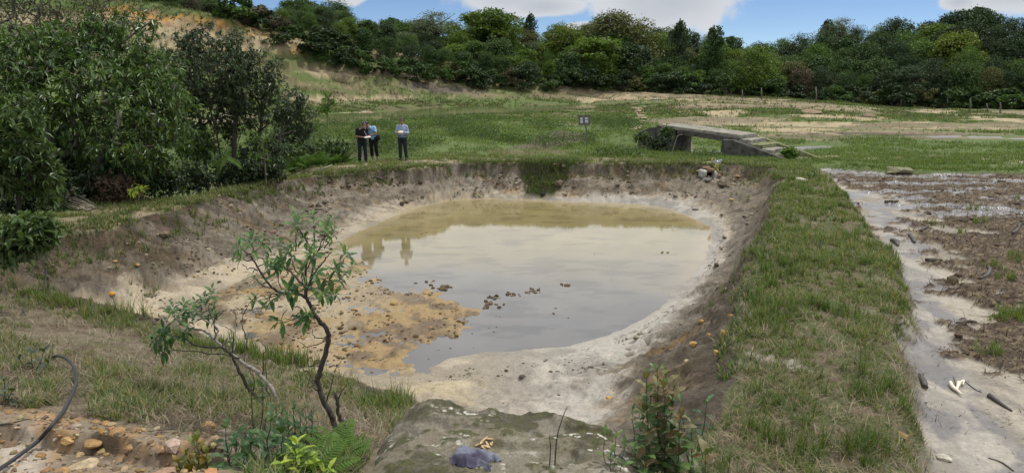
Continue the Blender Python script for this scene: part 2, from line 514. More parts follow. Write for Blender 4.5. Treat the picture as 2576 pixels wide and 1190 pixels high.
def make_mesh(name, V, T=None, Q=None, col=None, smooth=True, normals=None, crag=None):
    V = np.ascontiguousarray(V, np.float32)
    me = bpy.data.meshes.new(name)
    T = np.zeros((0, 3), np.int32) if T is None or len(T) == 0 else np.asarray(T, np.int32)
    Q = np.zeros((0, 4), np.int32) if Q is None or len(Q) == 0 else np.asarray(Q, np.int32)
    me.vertices.add(len(V))
    me.vertices.foreach_set('co', V.ravel())
    nl = T.size + Q.size
    me.loops.add(nl)
    me.loops.foreach_set('vertex_index', np.concatenate((T.ravel(), Q.ravel())).astype(np.int32))
    me.polygons.add(len(T) + len(Q))
    me.polygons.foreach_set('loop_start', np.concatenate((np.arange(len(T)) * 3, T.size + np.arange(len(Q)) * 4)).astype(np.int32))
    me.update(calc_edges=True)
    me.polygons.foreach_set('use_smooth', np.full(len(me.polygons), bool(smooth)))
    if col is not None:
        ca = me.color_attributes.new('Col', 'FLOAT_COLOR', 'POINT')
        c = np.ones((len(V), 4), np.float32)
        c[:, :np.shape(col)[1]] = col
        ca.data.foreach_set('color', c.ravel())
    if crag is not None:
        me.attributes.new('Crag', 'FLOAT', 'POINT').data.foreach_set('value', np.ascontiguousarray(crag, np.float32))
    if normals is not None:
        me.normals_split_custom_set_from_vertices(np.ascontiguousarray(normals, np.float32))
    return me


def obj(name, me, mat=None, parent=None, loc=None):
    o = bpy.data.objects.new(name, me)
    COL.objects.link(o)
    if mat is not None and me is not None:
        for m in (mat if isinstance(mat, (list, tuple)) else [mat]):
            if len(me.materials) == 0 or m.name not in [k.name for k in me.materials if k]:
                me.materials.append(m)
    if parent is not None:
        o.parent = parent
    if loc is not None:
        o.location = tuple(float(v) for v in loc)
    return o


def tag(o, label=None, cat=None, group=None, kind=None):
    if label:
        o['label'] = label
    if cat:
        o['category'] = cat
    if group:
        o['group'] = group
    if kind:
        o['kind'] = kind
    return o


def empty(name, loc, rz=0.0):
    o = bpy.data.objects.new(name, None)
    o.empty_display_size = 0.2
    COL.objects.link(o)
    o.location = tuple(float(v) for v in loc)
    o.rotation_euler = (0, 0, rz)
    return o


class MB:
    """collects pieces of one mesh"""

    def __init__(s):
        s.v, s.t, s.q, s.c, s.n = [], [], [], [], 0

    def add(s, V, T=None, Q=None, col=None):
        V = np.asarray(V, float)
        s.v.append(V)
        if T is not None and len(T):
            s.t.append(np.asarray(T, int) + s.n)
        if Q is not None and len(Q):
            s.q.append(np.asarray(Q, int) + s.n)
        c = np.ones((len(V), 3))
        if col is not None:
            c[:] = col
        s.c.append(c)
        s.n += len(V)
        return s

    def box(s, c, size, rot=None, col=None):
        c, h = np.asarray(c, float), np.asarray(size, float) / 2
        V = np.array([(x, y, z) for x in (-1, 1) for y in (-1, 1) for z in (-1, 1)], float) * h
        if rot is not None:
            V = V @ np.asarray(rot).T
        return s.add(V + c, Q=[(0, 1, 3, 2), (4, 6, 7, 5), (0, 4, 5, 1), (2, 3, 7, 6), (0, 2, 6, 4), (1, 5, 7, 3)], col=col)

    def tube(s, P, r, n=6, col=None, caps=True):
        P = np.asarray(P, float)
        r = np.broadcast_to(np.asarray(r, float), (len(P),))
        tan = np.gradient(P, axis=0)
        tan /= np.linalg.norm(tan, axis=1)[:, None] + 1e-12
        ref = np.array((0.31, 0.2, 0.93)) if abs(tan[0, 2]) < 0.8 else np.array((1.0, 0.1, 0.05))
        u = np.cross(tan[0], ref)
        rings = []
        a = np.arange(n) * 2 * math.pi / n
        for i in range(len(P)):
            u = u - tan[i] * (u @ tan[i])
            u /= np.linalg.norm(u) + 1e-12
            w = np.cross(tan[i], u)
            rings.append(P[i] + r[i] * (np.cos(a)[:, None] * u + np.sin(a)[:, None] * w))
        V = np.concatenate(rings + [P[:1], P[-1:]])
        Q, T = [], []
        for i in range(len(P) - 1):
            for k in range(n):
                Q.append((i * n + k, i * n + (k + 1) % n, (i + 1) * n + (k + 1) % n, (i + 1) * n + k))
        if caps:
            b, e = len(P) * n, len(P) * n + 1
            for k in range(n):
                T.append((b, (k + 1) % n, k))
                T.append((e, (len(P) - 1) * n + k, (len(P) - 1) * n + (k + 1) % n))
        return s.add(V, T, Q, col)

    def loft(s, rings, col=None):
        """rings: list of (centre, axis_u, axis_v) ellipses joined in order and capped"""
        n = 14
        a = np.arange(n) * 2 * math.pi / n
        V = [np.asarray(c, float) + np.cos(a)[:, None] * np.asarray(u, float) + np.sin(a)[:, None] * np.asarray(v, float) for c, u, v in rings]
        V += [np.asarray(rings[0][0], float)[None], np.asarray(rings[-1][0], float)[None]]
        Q = [(i * n + k, i * n + (k + 1) % n, (i + 1) * n + (k + 1) % n, (i + 1) * n + k) for i in range(len(rings) - 1) for k in range(n)]
        b = len(rings) * n
        T = [(b, (k + 1) % n, k) for k in range(n)] + [(b + 1, b - n + k, b - n + (k + 1) % n) for k in range(n)]
        return s.add(np.concatenate(V), T, Q, col)

    def mesh(s, name, smooth=True):
        return make_mesh(name, np.concatenate(s.v), np.concatenate(s.t) if s.t else None, np.concatenate(s.q) if s.q else None, np.concatenate(s.c), smooth)

    def build(s, name, mat, parent=None, smooth=True, loc=None):
        return obj(name, s.mesh(name, smooth), mat, parent, loc)


MATS = {}


def vmat(name, color=None, rough=0.8, spec=0.3, nscale=30.0, namt=0.35, bump=0.0, bscale=60.0, bdist=0.01, translucent=0.0, tint=(1, 1, 1), wet=False, rand=0.0, coords='Object', usecol=True):
    """material: vertex colour 'Col' (or a plain colour) x fine noise, with bump"""
    if name in MATS:
        return MATS[name]
    m = bpy.data.materials.new(name)
    m.use_nodes = True
    nt = m.node_tree
    N, L = nt.nodes.new, nt.links.new
    bs = nt.nodes['Principled BSDF']
    out = nt.nodes['Material Output']
    at = N('ShaderNodeAttribute')
    at.attribute_name = 'Col'
    if usecol:
        col = at.outputs['Color']
    else:
        cst = N('ShaderNodeRGB')
        cst.outputs[0].default_value = (1, 1, 1, 1)
        col = cst.outputs[0]
    mul = N('ShaderNodeMix')
    mul.data_type, mul.blend_type = 'RGBA', 'MULTIPLY'
    mul.inputs[0].default_value = 1
    L(col, mul.inputs[6])
    mul.inputs[7].default_value = (*(color if color else tint), 1)
    col = mul.outputs[2]
    tc = N('ShaderNodeTexCoord')
    if namt:
        nz = N('ShaderNodeTexNoise')
        nz.inputs['Scale'].default_value = nscale
        nz.inputs['Detail'].default_value = 5
        nz.inputs['Roughness'].default_value = 0.65
        L(tc.outputs[coords], nz.inputs['Vector'])
        mr = N('ShaderNodeMapRange')
        mr.inputs[1].default_value, mr.inputs[2].default_value = 0.3, 0.7
        mr.inputs[3].default_value, mr.inputs[4].default_value = 1 - namt, 1 + namt
        L(nz.outputs['Fac'], mr.inputs[0])
        m2 = N('ShaderNodeVectorMath')
        m2.operation = 'SCALE'
        L(col, m2.inputs[0])
        L(mr.outputs[0], m2.inputs['Scale'])
        col = m2.outputs[0]
    if rand:
        oi = N('ShaderNodeObjectInfo')
        mr = N('ShaderNodeMapRange')
        mr.inputs[3].default_value, mr.inputs[4].default_value = 1 - rand, 1 + rand
        L(oi.outputs['Random'], mr.inputs[0])
        m2 = N('ShaderNodeVectorMath')
        m2.operation = 'SCALE'
        L(col, m2.inputs[0])
        L(mr.outputs[0], m2.inputs['Scale'])
        col = m2.outputs[0]
    L(col, bs.inputs['Base Color'])
    bs.inputs['Roughness'].default_value = rough
    bs.inputs['Specular IOR Level'].default_value = spec
    if wet:
        w = at.outputs['Alpha']
        mr = N('ShaderNodeMapRange')
        mr.inputs[3].default_value, mr.inputs[4].default_value = rough, 0.16
        L(w, mr.inputs[0])
        L(mr.outputs[0], bs.inputs['Roughness'])
        mr2 = N('ShaderNodeMapRange')
        mr2.inputs[3].default_value, mr2.inputs[4].default_value = spec, 0.5
        L(w, mr2.inputs[0])
        L(mr2.outputs[0], bs.inputs['Specular IOR Level'])
    if bump:
        nb = N('ShaderNodeTexNoise')
        nb.inputs['Scale'].default_value = bscale
        nb.inputs['Detail'].default_value = 6
        nb.inputs['Roughness'].default_value = 0.7
        L(tc.outputs[coords], nb.inputs['Vector'])
        bp = N('ShaderNodeBump')
        bp.inputs['Strength'].default_value = bump
        bp.inputs['Distance'].default_value = bdist
        L(nb.outputs['Fac'], bp.inputs['Height'])
        if wet:                                     # ground: crumbled, cracked earth where 'Crag' is high
            ca = N('ShaderNodeAttribute')
            ca.attribute_name = 'Crag'
            vo = N('ShaderNodeTexVoronoi')
            vo.feature = 'DISTANCE_TO_EDGE'
            vo.inputs['Scale'].default_value = 6.5
            wn = N('ShaderNodeTexNoise')
            wn.inputs['Scale'].default_value = 5.0
            wn.inputs['Detail'].default_value = 7
            wn.inputs['Roughness'].default_value = 0.72
            L(tc.outputs[coords], wn.inputs['Vector'])
            L(wn.outputs['Color'], vo.inputs['Vector'])
            sm = N('ShaderNodeMath')
            sm.operation = 'MULTIPLY_ADD'
            L(vo.outputs['Distance'], sm.inputs[0])
            sm.inputs[1].default_value = 1.0
            L(wn.outputs['Fac'], sm.inputs[2])
            b2 = N('ShaderNodeBump')
            b2.inputs['Distance'].default_value = 0.07
            L(ca.outputs['Fac'], b2.inputs['Strength'])
            L(sm.outputs[0], b2.inputs['Height'])
            L(bp.outputs[0], b2.inputs['Normal'])
            bp = b2
        L(bp.outputs[0], bs.inputs['Normal'])
    if translucent:
        tr = N('ShaderNodeBsdfTranslucent')
        tm = N('ShaderNodeMix')
        tm.data_type, tm.blend_type = 'RGBA', 'MULTIPLY'
        tm.inputs[0].default_value = 1
        L(col, tm.inputs[6])
        tm.inputs[7].default_value = (1.5, 1.6, 0.6, 1)
        L(tm.outputs[2], tr.inputs[0])
        mx = N('ShaderNodeMixShader')
        mx.inputs[0].default_value = translucent
        L(bs.outputs[0], mx.inputs[1])
        L(tr.outputs[0], mx.inputs[2])
        L(mx.outputs[0], out.inputs[0])
    MATS[name] = m
    return m


def leaves_arrays(p, d, n, L, W, fold=0.25, droop=0.15):
    """two-triangle folded leaves. p base, d unit direction, n rough normal"""
    k = len(p)
    s = np.cross(d, n)
    s /= np.linalg.norm(s, axis=1)[:, None] + 1e-9
    n2 = np.cross(s, d)
    L, W = np.broadcast_to(L, (k,))[:, None], np.broadcast_to(W, (k,))[:, None]
    mid = p + d * L * 0.45
    tip = p + d * L
    tip = tip - np.array((0, 0, 1.0)) * L * droop
    a = mid + s * W / 2 + n2 * W * fold
    b = mid - s * W / 2 + n2 * W * fold
    V = np.stack((p, a, tip, b), 1).reshape(-1, 3)
    i = np.arange(k)[:, None] * 4
    T = np.concatenate((i + np.array((0, 1, 2)), i + np.array((0, 2, 3))), 1).reshape(-1, 3)
    return V, T


def unit(v):
    return v / (np.linalg.norm(v, axis=-1, keepdims=True) + 1e-9)


def skeleton(trunks, attract, step=0.3, sag=0.08, rg=None):
    """grow limbs from trunk polylines to the attractor points; returns node positions, parents"""
    rg = rg or rng
    pos, par = [], []
    for tr in trunks:
        for i, p in enumerate(tr):
            par.append(-1 if i == 0 else len(pos) - 1)
            pos.append(np.asarray(p, float))
    arr = np.array(pos)
    root = np.array(trunks[0][0])
    d0 = np.array([np.min(np.linalg.norm(arr - a, axis=1)) for a in attract])
    tips = []
    for a in np.asarray(attract)[np.argsort(d0)]:
        dd = np.linalg.norm(arr - a, axis=1) + 0.9 * np.maximum(0, arr[:, 2] - a[2] + 0.1)
        # stay off the foot of the trunk
        dd = dd + 0.8 * (arr[:, 2] < root[2] + 0.35 * max(0.3, a[2] - root[2]))
        j = int(np.argmin(dd))
        v = a - arr[j]
        k = max(1, int(np.linalg.norm(v) / step))
        prev = j
        new = []
        for i in range(1, k + 1):
            f = i / k
            q = arr[j] + v * f + np.array((0, 0, 1)) * math.sin(f * math.pi) * sag * np.linalg.norm(v)
            if i < k:
                q = q + rg.normal(0, 0.06 * step * 2, 3)
            par.append(prev)
            prev = len(par) - 1
            new.append(q)
        arr = np.vstack((arr, new))
        tips.append(len(arr) - 1)
    return arr, np.array(par), tips


def limbs(mb, pos, par, tips, r_root, r_tip, n=5, col=None, power=0.5):
    cnt = np.zeros(len(pos))
    for t in tips:
        i = t
        while i >= 0:
            cnt[i] += 1
            i = par[i]
    cnt = np.maximum(cnt, 1)
    rad = r_tip + (r_root - r_tip) * (cnt / cnt.max()) ** power
    a = np.arange(n) * 2 * math.pi / n
    ids = np.where(par >= 0)[0]
    A, B = pos[par[ids]], pos[ids]
    ra, rb = np.minimum(rad[par[ids]], rad[ids] * 1.7), rad[ids]
    t = unit(B - A)
    ref = np.where(np.abs(t[:, 2:3]) < 0.9, np.array((0, 0, 1.0)), np.array((1.0, 0, 0)))
    u = unit(np.cross(t, ref))
    w = np.cross(t, u)
    ring = np.cos(a)[None, :, None] * u[:, None] + np.sin(a)[None, :, None] * w[:, None]
    VA = A[:, None] + ra[:, None, None] * ring
    VB = (B + t * 0.0)[:, None] + rb[:, None, None] * ring
    V = np.concatenate((VA, VB), 1).reshape(-1, 3)
    base = (np.arange(len(ids)) * 2 * n)[:, None]
    k = np.arange(n)
    Q = np.stack((base + k, base + (k + 1) % n, base + n + (k + 1) % n, base + n + k), -1).reshape(-1, 4)
    mb.add(V, Q=Q, col=col)
    return rad


def grass_mesh(name, P, hgt, wid, lean, col, az=None, rg=None):
    """blades: P base points, hgt, wid, lean (0 upright .. 2 lying), colour per blade"""
    rg = rg or rng
    k = len(P)
    az = rg.uniform(0, 2 * math.pi, k) if az is None else az
    d = np.stack((np.cos(az), np.sin(az), np.zeros(k)), 1)
    s = np.stack((-np.sin(az), np.cos(az), np.zeros(k)), 1)
    hgt, wid, lean = (np.broadcast_to(v, (k,))[:, None] for v in (hgt, wid, lean))
    z = np.array((0, 0, 1.0))
    c1 = 1 / np.sqrt(1 + lean ** 2 * 0.35)
    mid = P + (z * c1 + d * lean * 0.35 * c1) * hgt * 0.55
    c2 = 1 / np.sqrt(1 + lean ** 2)
    tip = mid + (z * c2 + d * lean * c2) * hgt * 0.5
    V = np.stack((P - s * wid / 2, P + s * wid / 2, mid + s * wid * 0.4, mid - s * wid * 0.4, tip), 1).reshape(-1, 3)
    b = (np.arange(k) * 5)[:, None]
    Q = b + np.array((0, 1, 2, 3))
    T = b + np.array((3, 2, 4))
    C = np.repeat(col, 5, axis=0)
    return make_mesh(name, V, T, Q, C, smooth=False)
# ------------------------------------------------------------------ the ground sheet


def lerp(c, d, m):
    return c + (np.asarray(d, float) - c) * m[:, None]


def pz(pts, x, y, soft=0.4, warp=0.5, wscale=1.0):
    """soft mask of the land seen inside a photo polygon (turned into a plan polygon)"""
    P = np.array([ground(*p) for p in pts])
    wx = x + (fbm(x * wscale, y * wscale, 3, 301) - 0.5) * 2 * warp
    wy = y + (fbm(x * wscale, y * wscale, 3, 302) - 0.5) * 0.8 * warp
    return sstep(-soft, soft, sdpoly(P, wx, wy, soft + warp * 2 + 1))


SAND, SILT, TAN, BROWN = (0.265, 0.222, 0.160), (0.262, 0.242, 0.208), (0.295, 0.252, 0.190), (0.175, 0.143, 0.104)
HUMUS, ORANGE, MUDY, PEAT = (0.055, 0.042, 0.028), (0.40, 0.20, 0.055), (0.245, 0.165, 0.068), (0.060, 0.042, 0.029)
GRASSY, THATCH, SANDST = (0.075, 0.105, 0.030), (0.135, 0.112, 0.074), (0.27, 0.212, 0.125)


STRIPS = [(720, 200, 120), (800, 214, 150), (880, 205, 90), (900, 230, 180), (1000, 196, 110), (1010, 242, 190), (1080, 190, 120), (1120, 214, 130), (1180, 204, 120), (1150, 234, 140), (1230, 222, 120), (1280, 214, 120),
          (1300, 238, 150), (1380, 228, 140), (1440, 244, 160), (1480, 234, 110), (1560, 248, 170), (1600, 238, 100), (1680, 252, 150), (1760, 246, 120), (1830, 256, 140), (760, 172, 110), (640, 225, 70), (860, 188, 110), (700, 150, 70), (780, 160, 60), (940, 214, 120),
          (1800, 282, 90), (1900, 300, 150), (2050, 312, 200), (2250, 316, 220), (2420, 322, 180), (2130, 292, 110), (1950, 268, 120), (2300, 278, 150), (2500, 300, 130), (2480, 396, 180), (2150, 397, 160), (1730, 300, 110), (1780, 314, 120), (2000, 330, 160), (2350, 335, 200), (2200, 300, 120)]
STRIP_SEG = []
for s_i, (s_x, s_y, s_w) in enumerate(STRIPS):
    if s_x < 1400 and s_y < 262:
        continue
    s_d = 5 if s_x < 1500 else 1
    STRIP_SEG.append((ground(s_x - s_w / 2, s_y - s_d), ground(s_x, s_y + (s_i % 3 - 1) * 2), ground(s_x + s_w / 2, s_y + s_d), 0.55 if s_x < 900 else (0.95 if s_x < 1500 else (1.9 if s_y < 380 else 0.7)), s_i))


def bare_strips(x, y, z=None):
    """eroded bare strips across the far slopes: mask and tone"""
    m, tone = np.zeros(len(x)), np.zeros(len(x))
    far = y > 30
    if not far.any():
        return m, tone
    xf, yf = x[far], y[far]
    nz = (fbm(xf * 0.45, yf * 0.9, 4, 311) - 0.5)
    nx = (fbm(xf * 0.25, yf * 0.25, 3, 313) - 0.5) * 3
    mf, tf = np.zeros(len(xf)), np.zeros(len(xf))
    for a, b, c, r, i in STRIP_SEG:
        k = np.abs(yf - b[1]) < 9
        d = dpolyline((a, b, c), xf[k] + nx[k], yf[k])
        v = sstep(r, r * 0.35, d + nz[k] * r * 3.2)
        tf[k] = np.where(v > mf[k], (i * 0.37) % 1.0, tf[k])
        mf[k] = np.maximum(mf[k], v)
    zf = height(xf, yf) if z is None else z[far]
    v = fbm(xf * 0.07 + 3, zf * 1.25 + fbm(xf * 0.22, yf * 0.22, 3, 317) * 1.6 + xf * 0.05, 4, 319)
    hill = sstep(62, 68, yf) * sstep(14, 6, xf) * sstep(1.9, 2.4, zf)
    mh = hill * sstep(0.475, 0.53, v) * sstep(11.5, 9.5, zf)
    tf = np.where(mh > mf, fbm(xf * 0.1, zf * 2.2, 3, 321), tf)
    mf = np.maximum(mf, mh)
    m[far], tone[far] = mf, tf
    return m, tone


def land_colour(x, y, z, Z):
    n = len(x)
    f1 = fbm(x * 0.9, y * 0.9, 4, 201)
    f2 = fbm(x * 4.0, y * 4.0, 4, 203)
    f3 = fbm(x * 13, y * 13 + z * 11, 3, 205)
    wet = np.zeros(n)
    # meadow and far land
    c = np.tile(np.array(GRASSY), (n, 1))
    c = lerp(c, (0.085, 0.115, 0.034), sstep(0.45, 0.62, f1))
    c = lerp(c, (0.10, 0.078, 0.042), sstep(0.58 - 0.09 * (y > 56), 0.68 - 0.09 * (y > 56), fbm(x * 0.25, y * 0.7, 4, 207)) * 0.8)
    strat = fbm(x * 0.10, y * 0.55 + z * 2.2, 5, 209)
    # bare streaks on the flat meadow to the right
    m = sstep(0.50, 0.56, fbm(x * 0.075, y * 0.30, 5, 211)) * sstep(36, 44, y) * sstep(1, 9, x)
    c = lerp(c, np.where((strat > 0.5)[:, None], (0.20, 0.16, 0.10), (0.125, 0.095, 0.062)), m * 0.9)
    # sandstone hillside
    for pts, col, a, s in PATCHES:
        m = pz(pts, x, y, soft=s, warp=s * 1.6, wscale=0.25 if s > 0.8 else 0.8) * a
        if m.max() <= 0:
            continue
        cc = np.tile(np.array(col, float), (n, 1))
        if col == SANDST:
            cc = lerp(cc, (0.115, 0.088, 0.055), sstep(0.44, 0.56, strat))
            cc = lerp(cc, (0.085, 0.09, 0.035), sstep(0.48, 0.56, fbm(x * 0.16, y * 0.7 + z, 5, 213)))
            cc = lerp(cc, (0.34, 0.28, 0.17), sstep(0.58, 0.66, f2) * 0.6)
        if col == ORANGE:
            cc = lerp(cc, (0.24, 0.15, 0.075), sstep(0.42, 0.62, fbm(x * 0.9, y * 0.9 + z * 2, 4, 214)))
        c = c * (1 - m[:, None]) + cc * m[:, None]
    sm, st_ = bare_strips(x, y, z)
    sc0 = lerp(np.tile(np.array((0.145, 0.112, 0.07)), (n, 1)), (0.30, 0.24, 0.145), sstep(0.25, 0.6, st_ + (fbm(x * 0.8, y * 2.5, 4, 315) - 0.5) * 0.9))
    c = c * (1 - sm * 0.92)[:, None] + sc0 * (sm * 0.92)[:, None]
    # verge: trodden earth and thatch along the banks
    dr = -Z['rim']
    verge = sstep(-0.4, 0.2, dr) * sstep(2.0, 1.1, dr) * (y > 13) * (Z['mud'] < 0.2)
    vc = lerp(np.tile(np.array((0.22, 0.175, 0.115)), (n, 1)), (0.10, 0.095, 0.045), sstep(0.42, 0.6, f2))
    c = c * (1 - verge[:, None]) + vc * verge[:, None]
    # berm on the right and near slope
    berm = (Z['rim'] < 0.1) * (y < 27) * sstep(0.8, 1.6, x)
    bc = lerp(np.tile(np.array((0.115, 0.094, 0.06)), (n, 1)), (0.065, 0.075, 0.028), sstep(0.35, 0.6, f2))
    bc = lerp(bc, (0.27, 0.245, 0.20), sstep(0.60, 0.68, f1 * 0.6 + f2 * 0.4) * sstep(13, 9, y))
    c = c * (1 - berm[:, None]) + bc * berm[:, None]
    fg = (Z['rim'] < 0.1) * sstep(16, 14, y) * sstep(1.2, 0.6, x)
    fc = lerp(np.tile(np.array(THATCH), (n, 1)), (0.10, 0.075, 0.05), sstep(0.4, 0.62, f2))
    fc = lerp(fc, (0.07, 0.075, 0.03), sstep(0.5, 0.68, f1))
    c = c * (1 - fg[:, None]) + fc * fg[:, None]
    m = pz([(-200, 1030), (120, 1035), (250, 1058), (360, 1072), (470, 1105), (550, 1055), (600, 1115), (600, 1190), (560, 1300), (-200, 1300)], x, y, 0.12, 0.22, 2.0)
    oc = lerp(np.tile(np.array((0.175, 0.138, 0.098)), (n, 1)), (0.28, 0.17, 0.075), sstep(0.52, 0.68, f2) * 0.6)
    oc = lerp(oc, (0.10, 0.075, 0.05), sstep(0.50, 0.66, fbm(x * 2.2, y * 2.2, 3, 215)))
    oc = lerp(oc, (0.36, 0.31, 0.24), sstep(0.60, 0.70, f1))
    c = c * (1 - m[:, None]) + oc * m[:, None]
    m = pz([(0, 1130), (60, 1085), (120, 1120), (90, 1190), (40, 1250), (0, 1250)], x, y, 0.08, 0.1, 2)
    c = lerp(c, (0.36, 0.31, 0.25), m * 0.8)
    # inside the pit
    ins = Z['rim'] > 0
    t = Z['t']
    bank = lerp(np.tile(np.array(TAN), (n, 1)), BROWN, sstep(0.40, 0.62, fbm(x * 1.6, y * 1.6 + z * 2.6, 4, 221)))
    bank = lerp(bank, (0.32, 0.28, 0.22), sstep(0.52, 0.66, fbm(x * 1.3, y * 2.0 + z * 2.8, 4, 223)) * 0.6)
    bank = lerp(bank, (0.30, 0.185, 0.075), sstep(0.60, 0.74, fbm(x * 1.7 + 9, y * 1.7 + z * 2, 4, 225)) * 0.4)
    bank = lerp(bank, BROWN, sstep(0.55, 0.7, f3) * 0.5)
    bank = lerp(bank, HUMUS, sstep(0.84, 0.97, t + (f2 - 0.5) * 0.3) * 0.7)
    # left bank: brown turf over orange-tinted earth
    lb = sstep(-6.2, -7.4, x) * sstep(18, 15.5, y)
    bank = lerp(bank, np.array((0.155, 0.12, 0.078)), lb * sstep(0.5, 0.65, t) * 0.5)
    bank = lerp(bank, np.array((0.10, 0.08, 0.05)), lb * sstep(0.45, 0.6, t) * sstep(0.54, 0.66, f2) * 0.6)
    # right bank: pale sand rills low, dark earth high, orange streaks near the camera
    rb = sstep(1.0, 2.4, x) * sstep(26, 23, y)
    rs = lerp(np.tile(np.array((0.30, 0.262, 0.205)), (n, 1)), (0.215, 0.178, 0.132), sstep(0.35, 0.85, t + (fbm(x * 1.2, y * 6, 3, 227) - 0.5) * 0.9))
    rs = lerp(rs, (0.36, 0.21, 0.06), sstep(0.58, 0.66, fbm(x * 2.1, y * 1.3, 3, 229)) * sstep(0.22, 0.45, t) * sstep(0.95, 0.7, t) * sstep(12.5, 9.5, y))
    rs = lerp(rs, (0.085, 0.066, 0.045), sstep(0.76, 0.94, t + (f2 - 0.5) * 0.6) * 0.6)
    bank = bank * (1 - rb[:, None]) + rs * rb[:, None]
    # pale sand shore
    wid = np.interp(y, [6, 9, 11, 14, 18, 24, 28], [0.80, 0.66, 0.44, 0.30, 0.24, 0.13, 0.06])
    wid = np.where(x < -3.5, np.interp(y, [9, 11, 14, 17, 19, 24, 28], [0.5, 0.5, 0.5, 0.36, 0.14, 0.08, 0.07]), wid)
    wid = np.where((x > 3.0) & (y > 18), 0.20, wid)
    shore = sstep(wid + 0.10, wid - 0.07, t + (fbm(x * 2.4, y * 2.4, 4, 231) - 0.5) * 0.22)
    sc_ = lerp(np.tile(np.array(SAND), (n, 1)), SILT, sstep(-2, 1.5, x))
    flow = fbm(x * 1.3 + fbm(x, y, 3, 233) * 2.5, y * 1.3 + fbm(x, y, 3, 234) * 2.5, 5, 235)
    sc_ = sc_ * (0.86 + 0.36 * sstep(0.35, 0.65, flow))[:, None]
    sc_ = lerp(sc_, (0.33, 0.27, 0.16), sstep(0.55, 0.68, f1) * 0.5 * (x < 0))
    # fine cracks and runnels in the sand of the right bank
    rg_ = sstep(0.5, 2.0, x) * sstep(27, 24, y)
    an = y * 2.6 + (fbm(x * 0.8, y * 1.2, 3, 41) - 0.5) * 3.5 - x * 0.9
    ln = np.minimum(np.abs((an % 1.0) - 0.5), np.abs(((an * 2.7 + 0.3) % 1.0) - 0.5) / 1.6)
    crack = sstep(0.075, 0.02, ln) * rg_ * sstep(0.04, 0.14, t) * sstep(0.34, 0.46, fbm(x * 1.7, y * 1.7, 3, 236))
    sc_ = lerp(sc_, (0.07, 0.055, 0.042), crack * 0.9)
    d1, v1 = cells(x * 4.2, (y + z * 1.3) * 4.2, 237)
    d2, v2 = cells(x * 9.5, (y + z * 1.3) * 9.5, 239)
    dk = np.maximum(0.40 * sstep(0.52, 0.74, d1), 0.36 * sstep(0.54, 0.72, d2)) * (1 - 0.5 * rb)
    bank = bank * (1 - dk)[:, None] * (0.94 + 0.34 * v1)[:, None]
    pc = bank * (1 - shore[:, None]) + sc_ * shore[:, None]
    damp = sstep(0.10, 0.0, t) * ins
    pc = lerp(pc, pc * 0.80, damp)
    # mud flat in the pond
    fl = sstep(-0.3, 0.4, Z['flat'] + (fbm(x * 2.2, y * 2.2, 3, 52) - 0.5) * 0.9) * (Z['wat'] > -0.1)
    mc = lerp(np.tile(np.array(MUDY), (n, 1)), (0.125, 0.085, 0.045), sstep(0.44, 0.60, fbm(x * 2.6, y * 2.6, 4, 241)))
    mc = lerp(mc, (0.10, 0.07, 0.04), sstep(0.05, 0.11, z) * 0.7)
    mc = lerp(mc, (0.29, 0.235, 0.15), sstep(-1.5, -4.5, x) * sstep(0.38, 0.6, f1))
    mc = lerp(mc, (0.085, 0.065, 0.042), sstep(0.30, 0.0, Z['wat']) * (x < -3.4) * (y > 13) * 0.8)
    pc = np.where((Z['wat'] > 0)[:, None], np.array((0.26, 0.205, 0.115)), pc)
    pc = pc * (1 - fl[:, None]) + mc * fl[:, None]
    c = np.where(ins[:, None], pc, c)
    wet = np.where(ins, np.maximum(damp * shore * 0.5, np.maximum(fl * 0.55 * sstep(0.045, 0.0, z), (Z['wat'] > 0) * 0.5)), wet)
    # grass tongue down the far bank
    m = pz([(1305, 400), (1460, 402), (1440, 440), (1395, 492), (1320, 490), (1312, 450)], x, y, 0.12, 0.25, 1.5)
    c = lerp(c, (0.06, 0.062, 0.028), m * 0.85)
    # silt flat on the right
    md = sstep(0.0, 0.3, Z['mud'])
    pf = peat_field(x, y) + (f3 - 0.5) * 0.10 + (f2 - 0.5) * 0.12
    pm = sstep(0.47, 0.55, pf)
    st = fbm((x + y * 0.5) * 2.4 + f1 * 2.5, (y - x * 0.5) * 0.7, 5, 251)
    sil = np.array((0.235, 0.207, 0.164)) * (0.80 + 0.42 * sstep(0.35, 0.62, st))[:, None]
    ds = dpolyline(P_STREAM, x, y)
    ww = np.interp(y, [6, 9, 12, 16, 20, 25], [1.0, 0.75, 0.75, 0.6, 0.45, 0.3])
    run = sstep(ww, ww * 0.45, ds + (fbm(x * 1.6, y * 0.9, 4, 253) - 0.5) * 1.2)
    sil = lerp(sil, (0.115, 0.105, 0.098), run * sstep(0.34, 0.56, fbm(x * 2.6 + f2, y * 1.5, 4, 255)) * 0.9)
    pt = lerp(np.tile(np.array((0.088, 0.065, 0.046)), (n, 1)), PEAT, sstep(0.42, 0.6, f2))
    pt = lerp(pt, (0.16, 0.125, 0.075), sstep(0.56, 0.7, f3))
    mcol = sil * (1 - pm[:, None]) + pt * pm[:, None]
    c = c * (1 - md[:, None]) + mcol * md[:, None]
    wet = np.where(md > 0.5, np.maximum(run * (1 - pm) * 0.7, 0.12 * (1 - pm)), wet)
    wet = np.where((md > 0.5) & (y > 19), np.maximum(wet, sstep(0.52, 0.60, fbm(x * 0.5, y * 1.6, 4, 257)) * 0.95), wet)
    c = np.where(((md > 0.5) & (y > 19))[:, None], lerp(c, (0.16, 0.15, 0.14), sstep(0.52, 0.60, fbm(x * 0.5, y * 1.6, 4, 257))), c)
    c = c * (0.86 + 0.28 * f3)[:, None]
    crag = np.where(ins, sstep(0.15, 0.4, t) * (1 - shore), 0.12)
    crag = np.where(md > 0.5, 0.25 * pm, crag)
